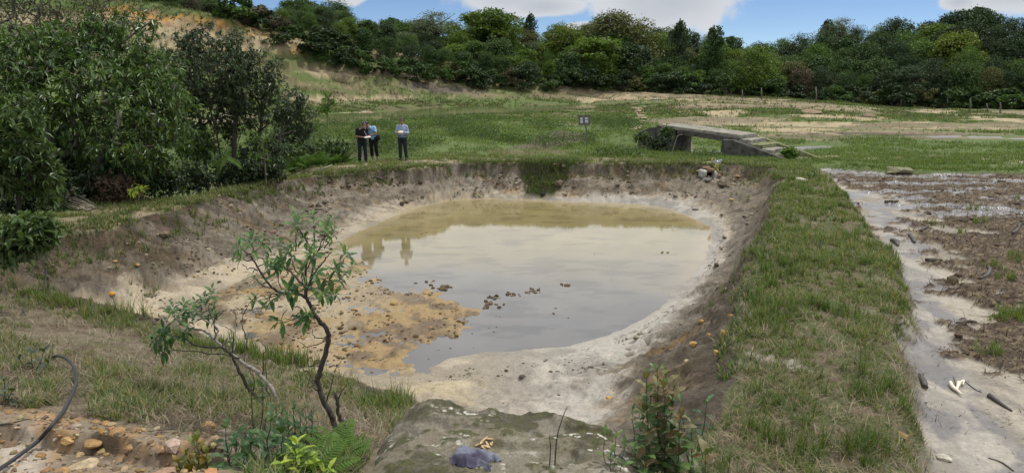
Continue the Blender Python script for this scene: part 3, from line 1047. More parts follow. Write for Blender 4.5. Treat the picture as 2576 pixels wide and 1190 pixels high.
    return np.clip(c, 0.01, 0.7), np.clip(wet, 0, 1), np.clip(crag + 0.35 * fl * ins, 0, 1)


PATCHES = [
    ([(600, 208), (700, 200), (840, 208), (1000, 190), (1100, 188), (1400, 218), (1700, 242), (1900, 250), (2050, 262), (1900, 268), (1600, 260), (1420, 250), (1200, 243), (1000, 238), (850, 226), (760, 217), (640, 215)], SANDST, 0.45, 1.6),
    ([(240, 20), (320, 22), (400, 40), (520, 52), (600, 66), (560, 78), (440, 74), (360, 66), (300, 55), (230, 50)], ORANGE, 0.95, 0.7),
    ([(600, 60), (660, 84), (720, 96), (790, 124), (760, 138), (700, 128), (660, 110), (620, 92)], (0.36, 0.22, 0.09), 0.95, 0.5),
    ([(1000, 204), (1060, 208), (1160, 216), (1230, 232), (1150, 236), (1060, 226), (1010, 220)], (0.085, 0.068, 0.062), 0.85, 0.7),
    ([(690, 150), (800, 172), (960, 184), (900, 192), (760, 182), (690, 172)], (0.12, 0.125, 0.05), 0.8, 1.2),
    ([(1690, 262), (1900, 262), (2200, 274), (2300, 280), (2150, 283), (1950, 276), (1750, 274)], (0.22, 0.18, 0.11), 0.45, 0.9),
    ([(1660, 296), (1820, 290), (1900, 300), (1860, 318), (1760, 322), (1690, 312)], (0.17, 0.145, 0.09), 0.8, 0.8),
    ([(1860, 318), (2000, 306), (2250, 304), (2500, 312), (2800, 316), (2800, 330), (2500, 332), (2250, 330), (2050, 326), (1930, 324)], (0.17, 0.135, 0.08), 0.6, 1.0),
    ([(1880, 322), (2000, 330), (2260, 334), (2420, 336), (2300, 342), (2040, 340)], (0.055, 0.042, 0.03), 0.9, 0.3),
    ([(2360, 392), (2460, 388), (2800, 388), (2800, 408), (2576, 412), (2440, 404)], (0.33, 0.28, 0.21), 0.95, 0.35),
    ([(1990, 394), (2150, 392), (2330, 398), (2320, 404), (2150, 400), (2010, 402)], (0.24, 0.18, 0.12), 0.9, 0.3),
    ([(1290, 372), (1340, 350), (1400, 330), (1470, 336), (1490, 352), (1430, 366), (1370, 378)], (0.085, 0.058, 0.045), 0.85, 0.35),
    ([(1700, 300), (1690, 330), (1730, 360), (1800, 390), (1740, 392), (1690, 360), (1640, 340)], (0.19, 0.16, 0.11), 0.8, 0.5),
    ([(860, 284), (930, 280), (940, 290), (880, 292)], (0.30, 0.25, 0.17), 0.95, 0.5),
    ([(1590, 270), (1622, 270), (1618, 300), (1600, 328), (1580, 328), (1604, 298)], (0.26, 0.20, 0.13), 0.7, 0.3),
    ([(480, 300), (640, 286), (700, 300), (560, 312), (480, 316)], (0.22, 0.17, 0.11), 0.7, 0.5),
]


def build_ground():
    ys = [1.9]
    while ys[-1] < 150:
        Y = ys[-1]
        d = max(0.019, Y * Y / 2700.0)
        if Y < 31:
            d = min(d, 0.075)
        d = min(d, 0.6)
        ys.append(Y + d)
    ys = np.array(ys + [175, 220, 300, 450, 700, 1100])
    nx = 760
    u = np.linspace(-1, 1, nx)
    u = np.sign(u) * (np.abs(u) * 0.92 + 0.08 * np.abs(u) ** 6)
    X = (u[None, :] * (ys[:, None] * 0.93 + 2.2))
    Yg = np.broadcast_to(ys[:, None], X.shape)
    x, y = X.ravel(), Yg.ravel().copy()
    Z = zones(x, y)
    z = height(x, y, Z)
    farm = y > 160
    z[farm] = np.clip(z[farm], 2, 9)
    c, wet, crag = land_colour(x, y, z, Z)
    V = np.stack((x, y, z), 1)
    ny = len(ys)
    G = V.reshape(ny, nx, 3)
    du = np.gradient(G, axis=1)
    dv = np.gradient(G, axis=0)
    nrm = unit(np.cross(du, dv)).reshape(-1, 3)
    idx = np.arange(ny * nx).reshape(ny, nx)
    Q = np.stack((idx[:-1, :-1], idx[:-1, 1:], idx[1:, 1:], idx[1:, :-1]), -1).reshape(-1, 4)
    # region of every face
    cx, cy = x[Q].mean(1), y[Q].mean(1)
    q0 = Q[:, 0]
    reg = np.full(len(Q), 0)
    rim, mud, wat, flat, t = (Z[k][q0] for k in ('rim', 'mud', 'wat', 'flat', 't'))
    reg[:] = 1                                                     # meadow
    reg[(cy > 58) & (z[q0] > 1.9)] = 2                             # hillside
    reg[(rim <= 0) & (cy < 16.5) & (cx < 1.0)] = 0                 # near slope
    reg[(rim <= 0) & (rim > -2.3) & (cy > 13) & (mud < 0)] = 3     # path round the pit
    reg[(rim <= 0) & (cx > 1.0) & (cy < 26) & (mud <= 0.05)] = 4   # berm
    reg[mud > 0.05] = 5
    reg[rim > 0] = 6
    reg[(rim > 0) & (wat > -0.02)] = 7
    reg[(rim > 0) & (flat > 0) & (wat > -0.02)] = 8
    names = ['ground', 'meadow', 'hillside', 'path', 'berm', 'silt_flat', 'pond_bank', 'pond_bed', 'mud_flat']
    labels = ['near slope of dry thatch and bare orange earth', 'green meadow beyond the pit', 'bare sandstone and grass hillside below the forest', 'trodden earth path round the rim of the pit',
              'earth berm on the right between pit and silt flat', 'pale wet silt flat with dark plant mud right of the berm', 'dug earth bank with pale sand shore round the pond', 'muddy bed of the pond', 'yellow brown mud flat rising from the pond']
    mat = vmat('earth', rough=0.9, spec=0.18, nscale=26, namt=0.24, bump=0.38, bscale=34, bdist=0.03, wet=True)
    col = np.c_[c, wet]
    for r, (nm, lb) in enumerate(zip(names, labels)):
        f = Q[reg == r]
        if not len(f):
            continue
        used, inv = np.unique(f, return_inverse=True)
        me = make_mesh(nm, V[used], Q=inv.reshape(-1, 4), col=col[used], normals=nrm[used], crag=crag[used])
        o = obj(nm, me, mat)
        tag(o, lb, kind='structure')
    return


def water_mat(name, shallow, deep, rough, ripple, rscale, fres=1.0):
    m = bpy.data.materials.new(name)
    m.use_nodes = True
    nt = m.node_tree
    N, L = nt.nodes.new, nt.links.new
    bs = nt.nodes['Principled BSDF']
    at = N('ShaderNodeAttribute')
    at.attribute_name = 'Col'
    tc = N('ShaderNodeTexCoord')
    nz = N('ShaderNodeTexNoise')
    nz.inputs['Scale'].default_value = 0.55
    nz.inputs['Detail'].default_value = 6
    L(tc.outputs['Object'], nz.inputs['Vector'])
    mr = N('ShaderNodeMapRange')
    mr.inputs[1].default_value, mr.inputs[2].default_value = 0.3, 0.7
    mr.inputs[3].default_value, mr.inputs[4].default_value = 0.86, 1.14
    L(nz.outputs['Fac'], mr.inputs[0])
    v = N('ShaderNodeVectorMath')
    v.operation = 'SCALE'
    L(at.outputs['Color'], v.inputs[0])
    L(mr.outputs[0], v.inputs['Scale'])
    L(v.outputs[0], bs.inputs['Base Color'])
    bs.inputs['Roughness'].default_value = rough
    bs.inputs['IOR'].default_value = 1.333
    bs.inputs['Specular IOR Level'].default_value = 0.5
    nb = N('ShaderNodeTexNoise')
    nb.inputs['Scale'].default_value = rscale
    nb.inputs['Detail'].default_value = 3
    L(tc.outputs['Object'], nb.inputs['Vector'])
    bp = N('ShaderNodeBump')
    bp.inputs['Strength'].default_value = ripple
    bp.inputs['Distance'].default_value = 0.01
    L(nb.outputs['Fac'], bp.inputs['Height'])
    L(bp.outputs[0], bs.inputs['Normal'])
    return m


def build_water():
    # murky pond: water is opaque with silt; yellower far out; the nearer grey is partly sky reflection painted into the colour
    x0, x1, y0, y1 = P_WAT[:, 0].min() - 0.4, P_WAT[:, 0].max() + 0.4, P_WAT[:, 1].min() - 0.4, P_WAT[:, 1].max() + 0.4
    nx, ny = 150, 190
    gx, gy = np.meshgrid(np.linspace(x0, x1, nx), np.linspace(y0, y1, ny))
    x, y = gx.ravel(), gy.ravel()
    idx = np.arange(nx * ny).reshape(ny, nx)
    Q = np.stack((idx[:-1, :-1], idx[:-1, 1:], idx[1:, 1:], idx[1:, :-1]), -1).reshape(-1, 4)
    sd = sdpoly(P_WAT, x, y)
    Q = Q[(sd[Q] > -0.55).any(1)]
    yel, gry = np.array((0.205, 0.168, 0.080)), np.array((0.108, 0.102, 0.096))
    g = sstep(22.5, 12.5, y + (fbm(x * 0.6, y * 0.6, 3, 401) - 0.5) * 4)
    c = yel[None] * (1 - g[:, None]) + gry[None] * g[:, None]
    spot = sstep(0.56, 0.66, fbm(x * 1.2, y * 2.6, 5, 403))
    c = c * (1 - 0.22 * spot)[:, None]
    c = lerp(c, (0.27, 0.215, 0.125), sstep(0.7, 0.0, sd) * 0.7 * (1 - g))
    used, inv = np.unique(Q, return_inverse=True)
    V = np.stack((x, y, np.zeros(len(x))), 1)
    o = obj('pond_water', make_mesh('pond_water', V[used], Q=inv.reshape(-1, 4), col=c[used]), water_mat('pond_water', None, None, 0.035, 0.05, 9.0))
    tag(o, 'still murky brown water reflecting pale sky in the dug pit', kind='structure')
    # far pond
    P = P_POND2
    x0, x1, y0, y1 = P[:, 0].min() - 3, P[:, 0].max() + 3, P[:, 1].min() - 3, P[:, 1].max() + 3
    V = [(x0, y0, POND2_Z), (x1, y0, POND2_Z), (x1, y1, POND2_Z), (x0, y1, POND2_Z)]
    o = obj('far_pond_water', make_mesh('far_pond_water', V, Q=[(0, 1, 2, 3)], col=np.tile((0.06, 0.075, 0.03), (4, 1))), water_mat('far_pond_water', None, None, 0.09, 0.12, 3.0))
    tag(o, 'narrow green pond lying in the meadow behind the men', kind='structure')
    # brook under the footbridge
    pts = P_BROOK
    seg = np.gradient(pts[:, :2], axis=0)
    nr = np.stack((-seg[:, 1], seg[:, 0]), 1)
    nr /= np.linalg.norm(nr, axis=1)[:, None]
    w = np.array([1.1] * (len(pts) - 2) + [0.8, 0.3])[:, None]
    V = np.concatenate((np.c_[pts[:, :2] + nr * w, np.full(len(pts), 0.90)], np.c_[pts[:, :2] - nr * w, np.full(len(pts), 0.90)]))
    k = len(pts)
    Q = [(i, i + 1, k + i + 1, k + i) for i in range(k - 1)]
    o = obj('stream_water', make_mesh('stream_water', V, Q=Q, col=np.tile((0.14, 0.132, 0.12), (2 * k, 1))), water_mat('stream_water', None, None, 0.25, 0.3, 6.0))
    tag(o, 'shallow stream running under the concrete footbridge', kind='structure')
    P = P_PUDDLE
    o = obj('puddle_water', make_mesh('puddle_water', [(P[0, 0] - 4, P[0, 1] - 4, 0.98), (P[1, 0] + 4, P[1, 1] - 4, 0.98), (P[1, 0] + 4, P[1, 1] + 4, 0.98), (P[0, 0] - 4, P[0, 1] + 4, 0.98)], Q=[(0, 1, 2, 3)], col=np.tile((0.16, 0.155, 0.145), (4, 1))), water_mat('puddle_water', None, None, 0.34, 0.3, 8.0))
    tag(o, 'shallow bright puddle in the grass at the far right', kind='structure')
    # the wet runnel along the berm on the silt flat
    pts = P_STREAM[:-3]
    seg = np.gradient(pts[:, :2], axis=0)
    nr = np.stack((-seg[:, 1], seg[:, 0]), 1)
    nr /= np.linalg.norm(nr, axis=1)[:, None]
    w = np.interp(pts[:, 1], [6, 9, 12, 16, 20, 25], [0.30, 0.36, 0.40, 0.4, 0.3, 0.25])[:, None]
    V = np.concatenate((np.c_[pts[:, :2] + nr * w, np.full(len(pts), 0.963)], np.c_[pts[:, :2] - nr * w, np.full(len(pts), 0.963)]))
    k = len(pts)
    Q = [(i, i + 1, k + i + 1, k + i) for i in range(k - 1)]
    o = obj('runnel_water', make_mesh('runnel_water', V, Q=Q, col=np.tile((0.13, 0.125, 0.122), (2 * k, 1))), water_mat('runnel_water', None, None, 0.12, 0.5, 7.0))
    tag(o, 'thin sheet of running water on the pale silt beside the berm', kind='structure')


build_ground()
build_water()
# ------------------------------------------------------------------ the forest
LEAF = {}
for nm, c_, tr in (('dark green', (0.029, 0.052, 0.017), 0.12), ('deep green', (0.044, 0.080, 0.020), 0.16), ('mid green', (0.063, 0.115, 0.023), 0.2), ('bright green', (0.077, 0.124, 0.016), 0.25),
                   ('yellow green', (0.109, 0.145, 0.020), 0.25), ('olive', (0.091, 0.099, 0.030), 0.15), ('grey green', (0.099, 0.129, 0.067), 0.15), ('brownish', (0.084, 0.072, 0.039), 0.1)):
    LEAF[nm] = vmat('leaf_' + nm.replace(' ', '_'), color=c_, rough=0.5, spec=0.22, namt=0.0, translucent=tr, rand=0.16)
BARK = vmat('bark', color=(0.085, 0.066, 0.048), rough=0.9, nscale=14, namt=0.4, bump=0.5, bscale=20, bdist=0.02)


def crown_mesh(name, seed, lobes, leaf, count, height_=1.0, base=0.12, spread=0.5, top=1.0, flat=1.0):
    """crown of a tree one unit tall: leaf-sized faces spread over many uneven lobes"""
    rg = np.random.default_rng(seed)
    cs = []
    for i in range(lobes):
        zz = base + (top - base) * (0.08 + 0.84 * rg.random() ** 0.85)
        f = (zz - base) / (top - base)
        rad = spread * (math.sin(math.pi * min(1, 0.16 + 0.84 * f) ** 0.9)) ** 0.6 * (0.9 if f < 0.9 else 0.5)
        a = rg.uniform(0, 2 * math.pi)
        r = rad * math.sqrt(rg.uniform(0.10, 1.1))
        cs.append((r * math.cos(a), r * math.sin(a), zz, rg.uniform(0.045, 0.17)))
    cs = np.array(cs)
    k = rg.integers(0, lobes, count)
    u = unit(rg.normal(size=(count, 3)) + np.array((0, 0, 0.35)))
    rr = cs[k, 3] * (0.55 + 0.6 * rg.random(count) ** 0.5) * np.where(rg.random(count) < 0.14, rg.uniform(1.05, 1.4, count), 1.0)
    off = u * rr[:, None] * np.array((1.15, 1.15, 0.8 * flat))
    p = cs[k, :3] + off
    p[:, 2] = np.maximum(p[:, 2], 0.01)
    d = unit(u + rg.normal(0, 0.75, (count, 3)) + np.array((0, 0, -0.25)))
    n = unit(u + np.array((0, 0, 0.6)) + rg.normal(0, 0.45, (count, 3)))
    L = leaf * rg.uniform(0.6, 1.35, count)
    V, T = leaves_arrays(p - d * (L * 0.4)[:, None], d, n, L, L * 0.62, 0.18, 0.15)
    tone = 0.82 + 0.36 * rg.random(lobes)
    b = (tone[k] * rg.uniform(0.75, 1.25, count))
    return make_mesh(name, V, T=T, col=np.repeat(np.stack((b * rg.uniform(0.9, 1.15, count), b, b), 1), 4, axis=0), smooth=False)


def trunk_mesh(name, seed, h=0.75, spread=0.3, r=0.03):
    rg = np.random.default_rng(seed)
    mb = MB()
    P = [(0, 0, -0.06)]
    for i in range(1, 6):
        P.append((P[-1][0] + rg.normal(0, 0.012), P[-1][1] + rg.normal(0, 0.012), h * i / 5))
    mb.tube(P, np.linspace(r, r * 0.35, 6), 6)
    for i in range(6):
        b = np.array(P[2 + i % 3])
        a = rg.uniform(0, 6.28)
        e = b + np.array((math.cos(a) * spread, math.sin(a) * spread, rg.uniform(0.12, 0.3)))
        mb.tube([b, (b + e) / 2 + (0, 0, -0.02), e], [r * 0.45, r * 0.3, r * 0.12], 4)
    return mb.mesh(name)


VARIANTS = []
for i in range(7):
    VARIANTS.append((crown_mesh('forest_crown', 50 + i, 54 + 9 * (i % 4), (0.030, 0.042, 0.026, 0.036, 0.028, 0.046, 0.032)[i], 9500, base=(0.06, 0.1, 0.05, 0.16, 0.08, 0.05, 0.12)[i], spread=(0.36, 0.42, 0.34, 0.40, 0.45, 0.30, 0.38)[i]),
                     trunk_mesh('forest_trunk', 90 + i)))
FEATHER = (crown_mesh('feathery_crown', 71, 34, 0.030, 3000, base=0.35, spread=0.46), trunk_mesh('feathery_trunk', 98, 0.9, 0.36, 0.028))
SLENDER = (crown_mesh('slender_crown', 72, 22, 0.05, 2600, base=0.15, spread=0.27), trunk_mesh('slender_trunk', 99, 0.9, 0.12, 0.022))
SHRUBS = [crown_mesh('shrub_crown', 80 + i, 18, 0.085, 2000, base=0.02, spread=0.62, top=0.95) for i in range(4)]


def place_tree(name, var, loc, h, wid, mat_name, label, cat='tree', group=None, rz=None):
    e = empty(name, loc, random.uniform(0, 6.28) if rz is None else rz)
    tag(e, label, cat, group)
    e.scale = (wid, wid, h)
    for nm, me, mt in (('trunk', var[1], BARK), ('crown', var[0], LEAF[mat_name])):
        o = bpy.data.objects.new(nm, me)
        COL.objects.link(o)
        if len(me.materials) == 0:
            me.materials.append(mt)
        o.material_slots[0].link = 'OBJECT'
        o.material_slots[0].material = mt
        o.parent = e
    return e


SECTIONS = [(-400, 330, 'above the big leafy tree'), (330, 560, 'behind the orange scar'), (560, 720, 'above the dark multi-stemmed tree'), (720, 880, 'atop the grassy slope'),
            (880, 1000, 'above the two men'), (1000, 1120, 'above the lone man'), (1120, 1290, 'left of the sign'), (1290, 1420, 'just left of the sign'), (1420, 1540, 'above the sign'),
            (1540, 1660, 'above the stone path'), (1660, 1800, 'above the bridge deck'), (1800, 1930, 'above the bridge steps'), (1930, 2080, 'above the white stone'),
            (2080, 2230, 'right of the bridge'), (2230, 2400, 'above the silt flat'), (2400, 2520, 'near the right edge'), (2520, 3100, 'at the right edge')]
ROWS = ['front', 'second', 'third', 'upper', 'skyline']
forest = []


def add_forest():
    rg = np.random.default_rng(5)
    fr = [0.44, 0.60, 0.76, 0.90, 1.0]
    off = [1.0, 6.0, 12.0, 18.5, 25.0]
    for r in range(5):
        px = -150 + r * 31
        while px < 2760:
            by, bY = base_at(px)
            sk = skyl_at(px)
            Y = bY + off[r] + rg.uniform(-1.4, 1.4)
            if r == 0:
                Y = bY + off[r] + rg.uniform(0, 1.5)
            x = at_y(px, 100, Y)[0]
            zg = hz(x, Y)
            ytop = by + (sk - by) * fr[r] + rg.normal(0, 7 if r < 4 else 3)
            h = at_y(px, ytop, Y)[2] - zg
            hill = px < 800 and px > 380
            h = float(np.clip(h, 1.6 if hill else 3.0, 10.5))
            if r == 4 and h >= 10.4:
                zg += at_y(px, ytop, Y)[2] - zg - h
            wid = max(h * 1.0, 3.4 if not hill else 2.4) * rg.uniform(0.75, 1.35)
            wid = min(wid, 8.0)
            if px < 1100:
                ws = [0.34, 0.26, 0.18, 0.08, 0.02, 0.07, 0.01, 0.04]
            elif px < 1900:
                ws = [0.16, 0.26, 0.30, 0.14, 0.03, 0.08, 0.02, 0.01]
            else:
                ws = [0.36, 0.30, 0.17, 0.03, 0.02, 0.07, 0.02, 0.03]
            mt = list(LEAF)[rg.choice(8, p=ws)]
            forest.append(dict(px=px, row=r, x=x, Y=Y, z=zg, h=h, w=wid, mt=mt, v=int(rg.integers(0, 7)), rz=rg.uniform(0, 6.28)))
            sp = max(wid * 0.62, 2.4) * FPX / Y
            px += sp * rg.uniform(0.85, 1.2)
    # distinctive trees
    def fixed(px, ytop, yb, Y, wpx, mt, label, var=None, name='forest_tree'):
        p = at_y(px, yb, Y)
        zg = hz(p[0], Y)
        h = at_y(px, ytop, Y)[2] - zg
        place_tree(name, var or VARIANTS[2], (p[0], Y, zg), h, wpx * Y / FPX, mt, label, group='forest behind the meadow')
    fixed(1092, 34, 190, 99, 150, 'grey green', 'pale feathery see-through tree on the skyline above the lone man', FEATHER)
    fixed(1228, 26, 205, 101, 210, 'bright green', 'broad bright green tree with a raised crown top on the skyline', VARIANTS[1])
    fixed(1160, 84, 205, 97, 110, 'bright green', 'small bright green tree below the pale feathery tree', VARIANTS[3])
    fixed(1268, 140, 208, 93, 150, 'bright green', 'smaller bright green tree in front of the broad bright tree', VARIANTS[6])
    fixed(1548, 32, 226, 108, 230, 'olive', 'wide olive dome of a tree tallest above the stone path', VARIANTS[4])
    fixed(1420, 62, 222, 104, 190, 'yellow green', 'large yellow green tree on the skyline left of the olive dome', VARIANTS[0])
    fixed(1500, 96, 226, 98, 190, 'bright green', 'bright green round tree in front of the olive dome', VARIANTS[1])
    fixed(1590, 112, 228, 96, 140, 'dark green', 'dark blue green round tree in front of the forest above the stone path', VARIANTS[5])
    fixed(1698, 54, 236, 100, 90, 'dark green', 'tall narrow dark tree with a ragged tip above the footbridge deck', SLENDER)
    fixed(1788, 68, 238, 100, 100, 'deep green', 'tall narrow green tree just left of the dip in the skyline', SLENDER)
    fixed(1330, 36, 215, 112, 60, 'dark green', 'slim near black tree poking above the skyline left of the sign', SLENDER)
    fixed(1900, 118, 244, 92, 170, 'bright green', 'bright green round tree at the foot of the right hill', VARIANTS[2])
    fixed(2350, 62, 268, 108, 170, 'bright green', 'bright green rounded crown high in the right forest', VARIANTS[1])
    fixed(2422, 18, 270, 112, 150, 'dark green', 'tallest dark tree on the skyline near the right edge', VARIANTS[5])
    fixed(2065, 52, 262, 116, 80, 'dark green', 'upright dark tree standing above the right forest skyline', SLENDER)
    fixed(2096, 50, 262, 118, 90, 'grey green', 'thin open topped tree beside the upright dark tree on the skyline', FEATHER)
    # labels that single out
    from collections import defaultdict
    by_key = defaultdict(list)
    for t in forest:
        s = next(s for a, b, s in SECTIONS if a <= t['px'] < b)
        by_key[(t['row'], s, t['mt'])].append(t)
    ordn = ['first', 'second', 'third', 'fourth', 'fifth', 'sixth']
    for (r, s, mt), ts in by_key.items():
        ts.sort(key=lambda t: t['px'])
        for i, t in enumerate(ts):
            row = 'skyline row' if r == 4 else ROWS[r] + ' row'
            who = '%s tree in %s %s' % (mt, row, s)
            if len(ts) == 2:
                who = ('left' if i == 0 else 'right') + ' one of two %s trees in %s %s' % (mt, row, s)
            elif len(ts) > 2:
                who = '%s from left of %s trees in %s %s' % (ordn[i], mt, row, s)
            place_tree('forest_tree', VARIANTS[t['v']], (t['x'], t['Y'], t['z'] - 0.15), t['h'], t['w'], t['mt'], who, group='forest behind the meadow', rz=t['rz'])


add_forest()


def add_edge_shrubs():
    """scrub along the foot of the forest"""
    rg = np.random.default_rng(9)
    px = 560
    items = []
    while px < 2720:
        by, bY = base_at(px)
        Y = bY - rg.uniform(0.2, 2.2)
        x = at_y(px, by, Y)[0]
        h = rg.uniform(1.0, 3.0)
        items.append((px, x, Y, h, list(LEAF)[rg.choice(8, p=[0.42, 0.32, 0.14, 0.0, 0.0, 0.08, 0.0, 0.04])]))
        px += rg.uniform(18, 36)
    from collections import defaultdict
    by_key = defaultdict(list)
    for it in items:
        s = next(s for a, b, s in SECTIONS if a <= it[0] < b)
        by_key[(s, it[4])].append(it)
    ordn = ['first', 'second', 'third', 'fourth', 'fifth', 'sixth', 'seventh', 'eighth', 'ninth', 'tenth']
    for (s, mt), its in by_key.items():
        for i, (px, x, Y, h, _) in enumerate(its):
            lb = '%s shrub at the forest foot %s' % (mt, s)
            if len(its) > 1:
                lb = '%s from left of %s shrubs at the forest foot %s' % (ordn[i], mt, s)
            o = bpy.data.objects.new('shrub', SHRUBS[int(rg.integers(0, 4))])
            COL.objects.link(o)
            if len(o.data.materials) == 0:
                o.data.materials.append(LEAF['deep green'])
            o.material_slots[0].link = 'OBJECT'
            o.material_slots[0].material = LEAF[mt]
            o.location = (x, Y, hz(x, Y) - 0.1)
            o.rotation_euler = (0, 0, rg.uniform(0, 6.28))
            w = h * rg.uniform(1.0, 1.7)
            o.scale = (w, w, h)
            tag(o, lb, 'shrub', 'scrub along the forest edge')


add_edge_shrubs()
# ------------------------------------------------------------------ leafy trees and shrubs on the left
for nm, c_, tr, sp_, ro in (('glossy_leaf', (0.062, 0.108, 0.026), 0.2, 0.5, 0.36), ('dull_leaf', (0.042, 0.066, 0.026), 0.12, 0.45, 0.40), ('twiggy_leaf', (0.055, 0.055, 0.026), 0.12, 0.3, 0.5),
                        ('broad_leaf', (0.060, 0.098, 0.028), 0.2, 0.4, 0.42), ('dark_leaf', (0.032, 0.053, 0.018), 0.12, 0.35, 0.45), ('lime_leaf', (0.20, 0.25, 0.03), 0.3, 0.4, 0.4), ('fern_leaf', (0.075, 0.135, 0.022), 0.3, 0.25, 0.5),
                        ('sapling_leaf', (0.045, 0.095, 0.024), 0.22, 0.3, 0.42), ('bronze_leaf', (0.075, 0.068, 0.030), 0.15, 0.4, 0.4), ('ochre_leaf', (0.17, 0.13, 0.035), 0.25, 0.4, 0.4), ('dry_leaf', (0.09, 0.066, 0.045), 0.1, 0.2, 0.7)):
    vmat(nm, color=c_, rough=ro, spec=sp_, namt=0.0, translucent=tr)
PALEBARK = vmat('pale_bark', color=(0.20, 0.185, 0.155), rough=0.9, nscale=30, namt=0.6, bump=0.5, bscale=40, bdist=0.008)
DARKBARK = vmat('dark_bark', color=(0.050, 0.042, 0.034), rough=0.9, nscale=26, namt=0.5, bump=0.6, bscale=36, bdist=0.008)
GREYBARK = vmat('grey_bark', color=(0.12, 0.105, 0.085), rough=0.9, nscale=16, namt=0.45, bump=0.5, bscale=22, bdist=0.015)


def lobes_from_px(lst):
    out = []
    for px, py, Y, rx, ry in lst:
        c = at_y(px, py, Y)
        s = Y / FPX
        out.append((c, np.array((rx * s, (rx + ry) * 0.45 * s, ry * s))))
    return out


def leafy(name, label, cat, trunks, lobes, n_tips, per_tip, leaf_n, L, W, leafmat, barkmat, r0, seed, droop=0.35, spread=0.22, group=None, tone=0.3, rtip=0.006, up=0.2, shell=0.5, tipcol=None):
    rg = np.random.default_rng(seed)
    vols = np.array([np.prod(l[1]) ** 0.75 for l in lobes])
    att = []
    for _ in range(n_tips):
        c, r = lobes[rg.choice(len(lobes), p=vols / vols.sum())]
        u = unit(rg.normal(size=3))
        att.append(c + u * r * (shell + (1 - shell) * rg.random()) ** 0.7)
    att = np.array(att)
    pos, par, tips = skeleton(trunks, att, 0.35, 0.07, rg)
    e = empty(name, trunks[0][0])
    tag(e, label, cat, group)
    mb = MB()
    limbs(mb, pos - np.array(trunks[0][0]), par, tips, r0, rtip, 5)
    mb.build('trunk', barkmat, e)
    tp = pos[tips]
    k = len(tp) * per_tip
    c = np.repeat(tp, per_tip, 0) + rg.normal(0, spread, (k, 3)) * np.array((1, 1, 0.75))
    cd = unit(rg.normal(size=(k, 3)) * np.array((1, 1, 0.4)) + np.array((0, 0, up)))
    ct = 1 + tone * rg.normal(0, 0.6, k)
    p = np.repeat(c, leaf_n, 0)
    d0 = np.repeat(cd, leaf_n, 0)
    m = len(p)
    d = unit(d0 * 0.7 + rg.normal(0, 0.62, (m, 3)) + np.array((0, 0, -droop)))
    nrm = unit(np.array((0, 0, 1.0)) + rg.normal(0, 0.35, (m, 3)))
    LL = L * rg.uniform(0.6, 1.2, m)
    V, T = leaves_arrays(p - np.array(trunks[0][0]) + d * 0.01, d, nrm, LL, LL * (W / L), 0.16, 0.2)
    b = np.clip(np.repeat(ct, leaf_n) * rg.uniform(0.7, 1.3, m), 0.35, 2.2)
    colr = np.stack((b * rg.uniform(0.85, 1.2, m), b, b * rg.uniform(0.8, 1.1, m)), 1)
    if tipcol is not None:
        young = np.repeat(rg.random(k) < tipcol[0], leaf_n)
        colr[young] *= np.array(tipcol[1])
    obj('crown', make_mesh(name + '_crown', V, T=T, col=np.repeat(colr, 4, 0), smooth=False), MATS[leafmat], e)
    return e


def stem(px, py0, Y, tops, dz=0.0):
    """trunk polyline from the ground at px through photo points (px, py, Y)"""
    p = at_y(px, py0, Y)
    p[2] = hz(p[0], p[1]) - 0.15
    return [p] + [at_y(*t) for t in tops]


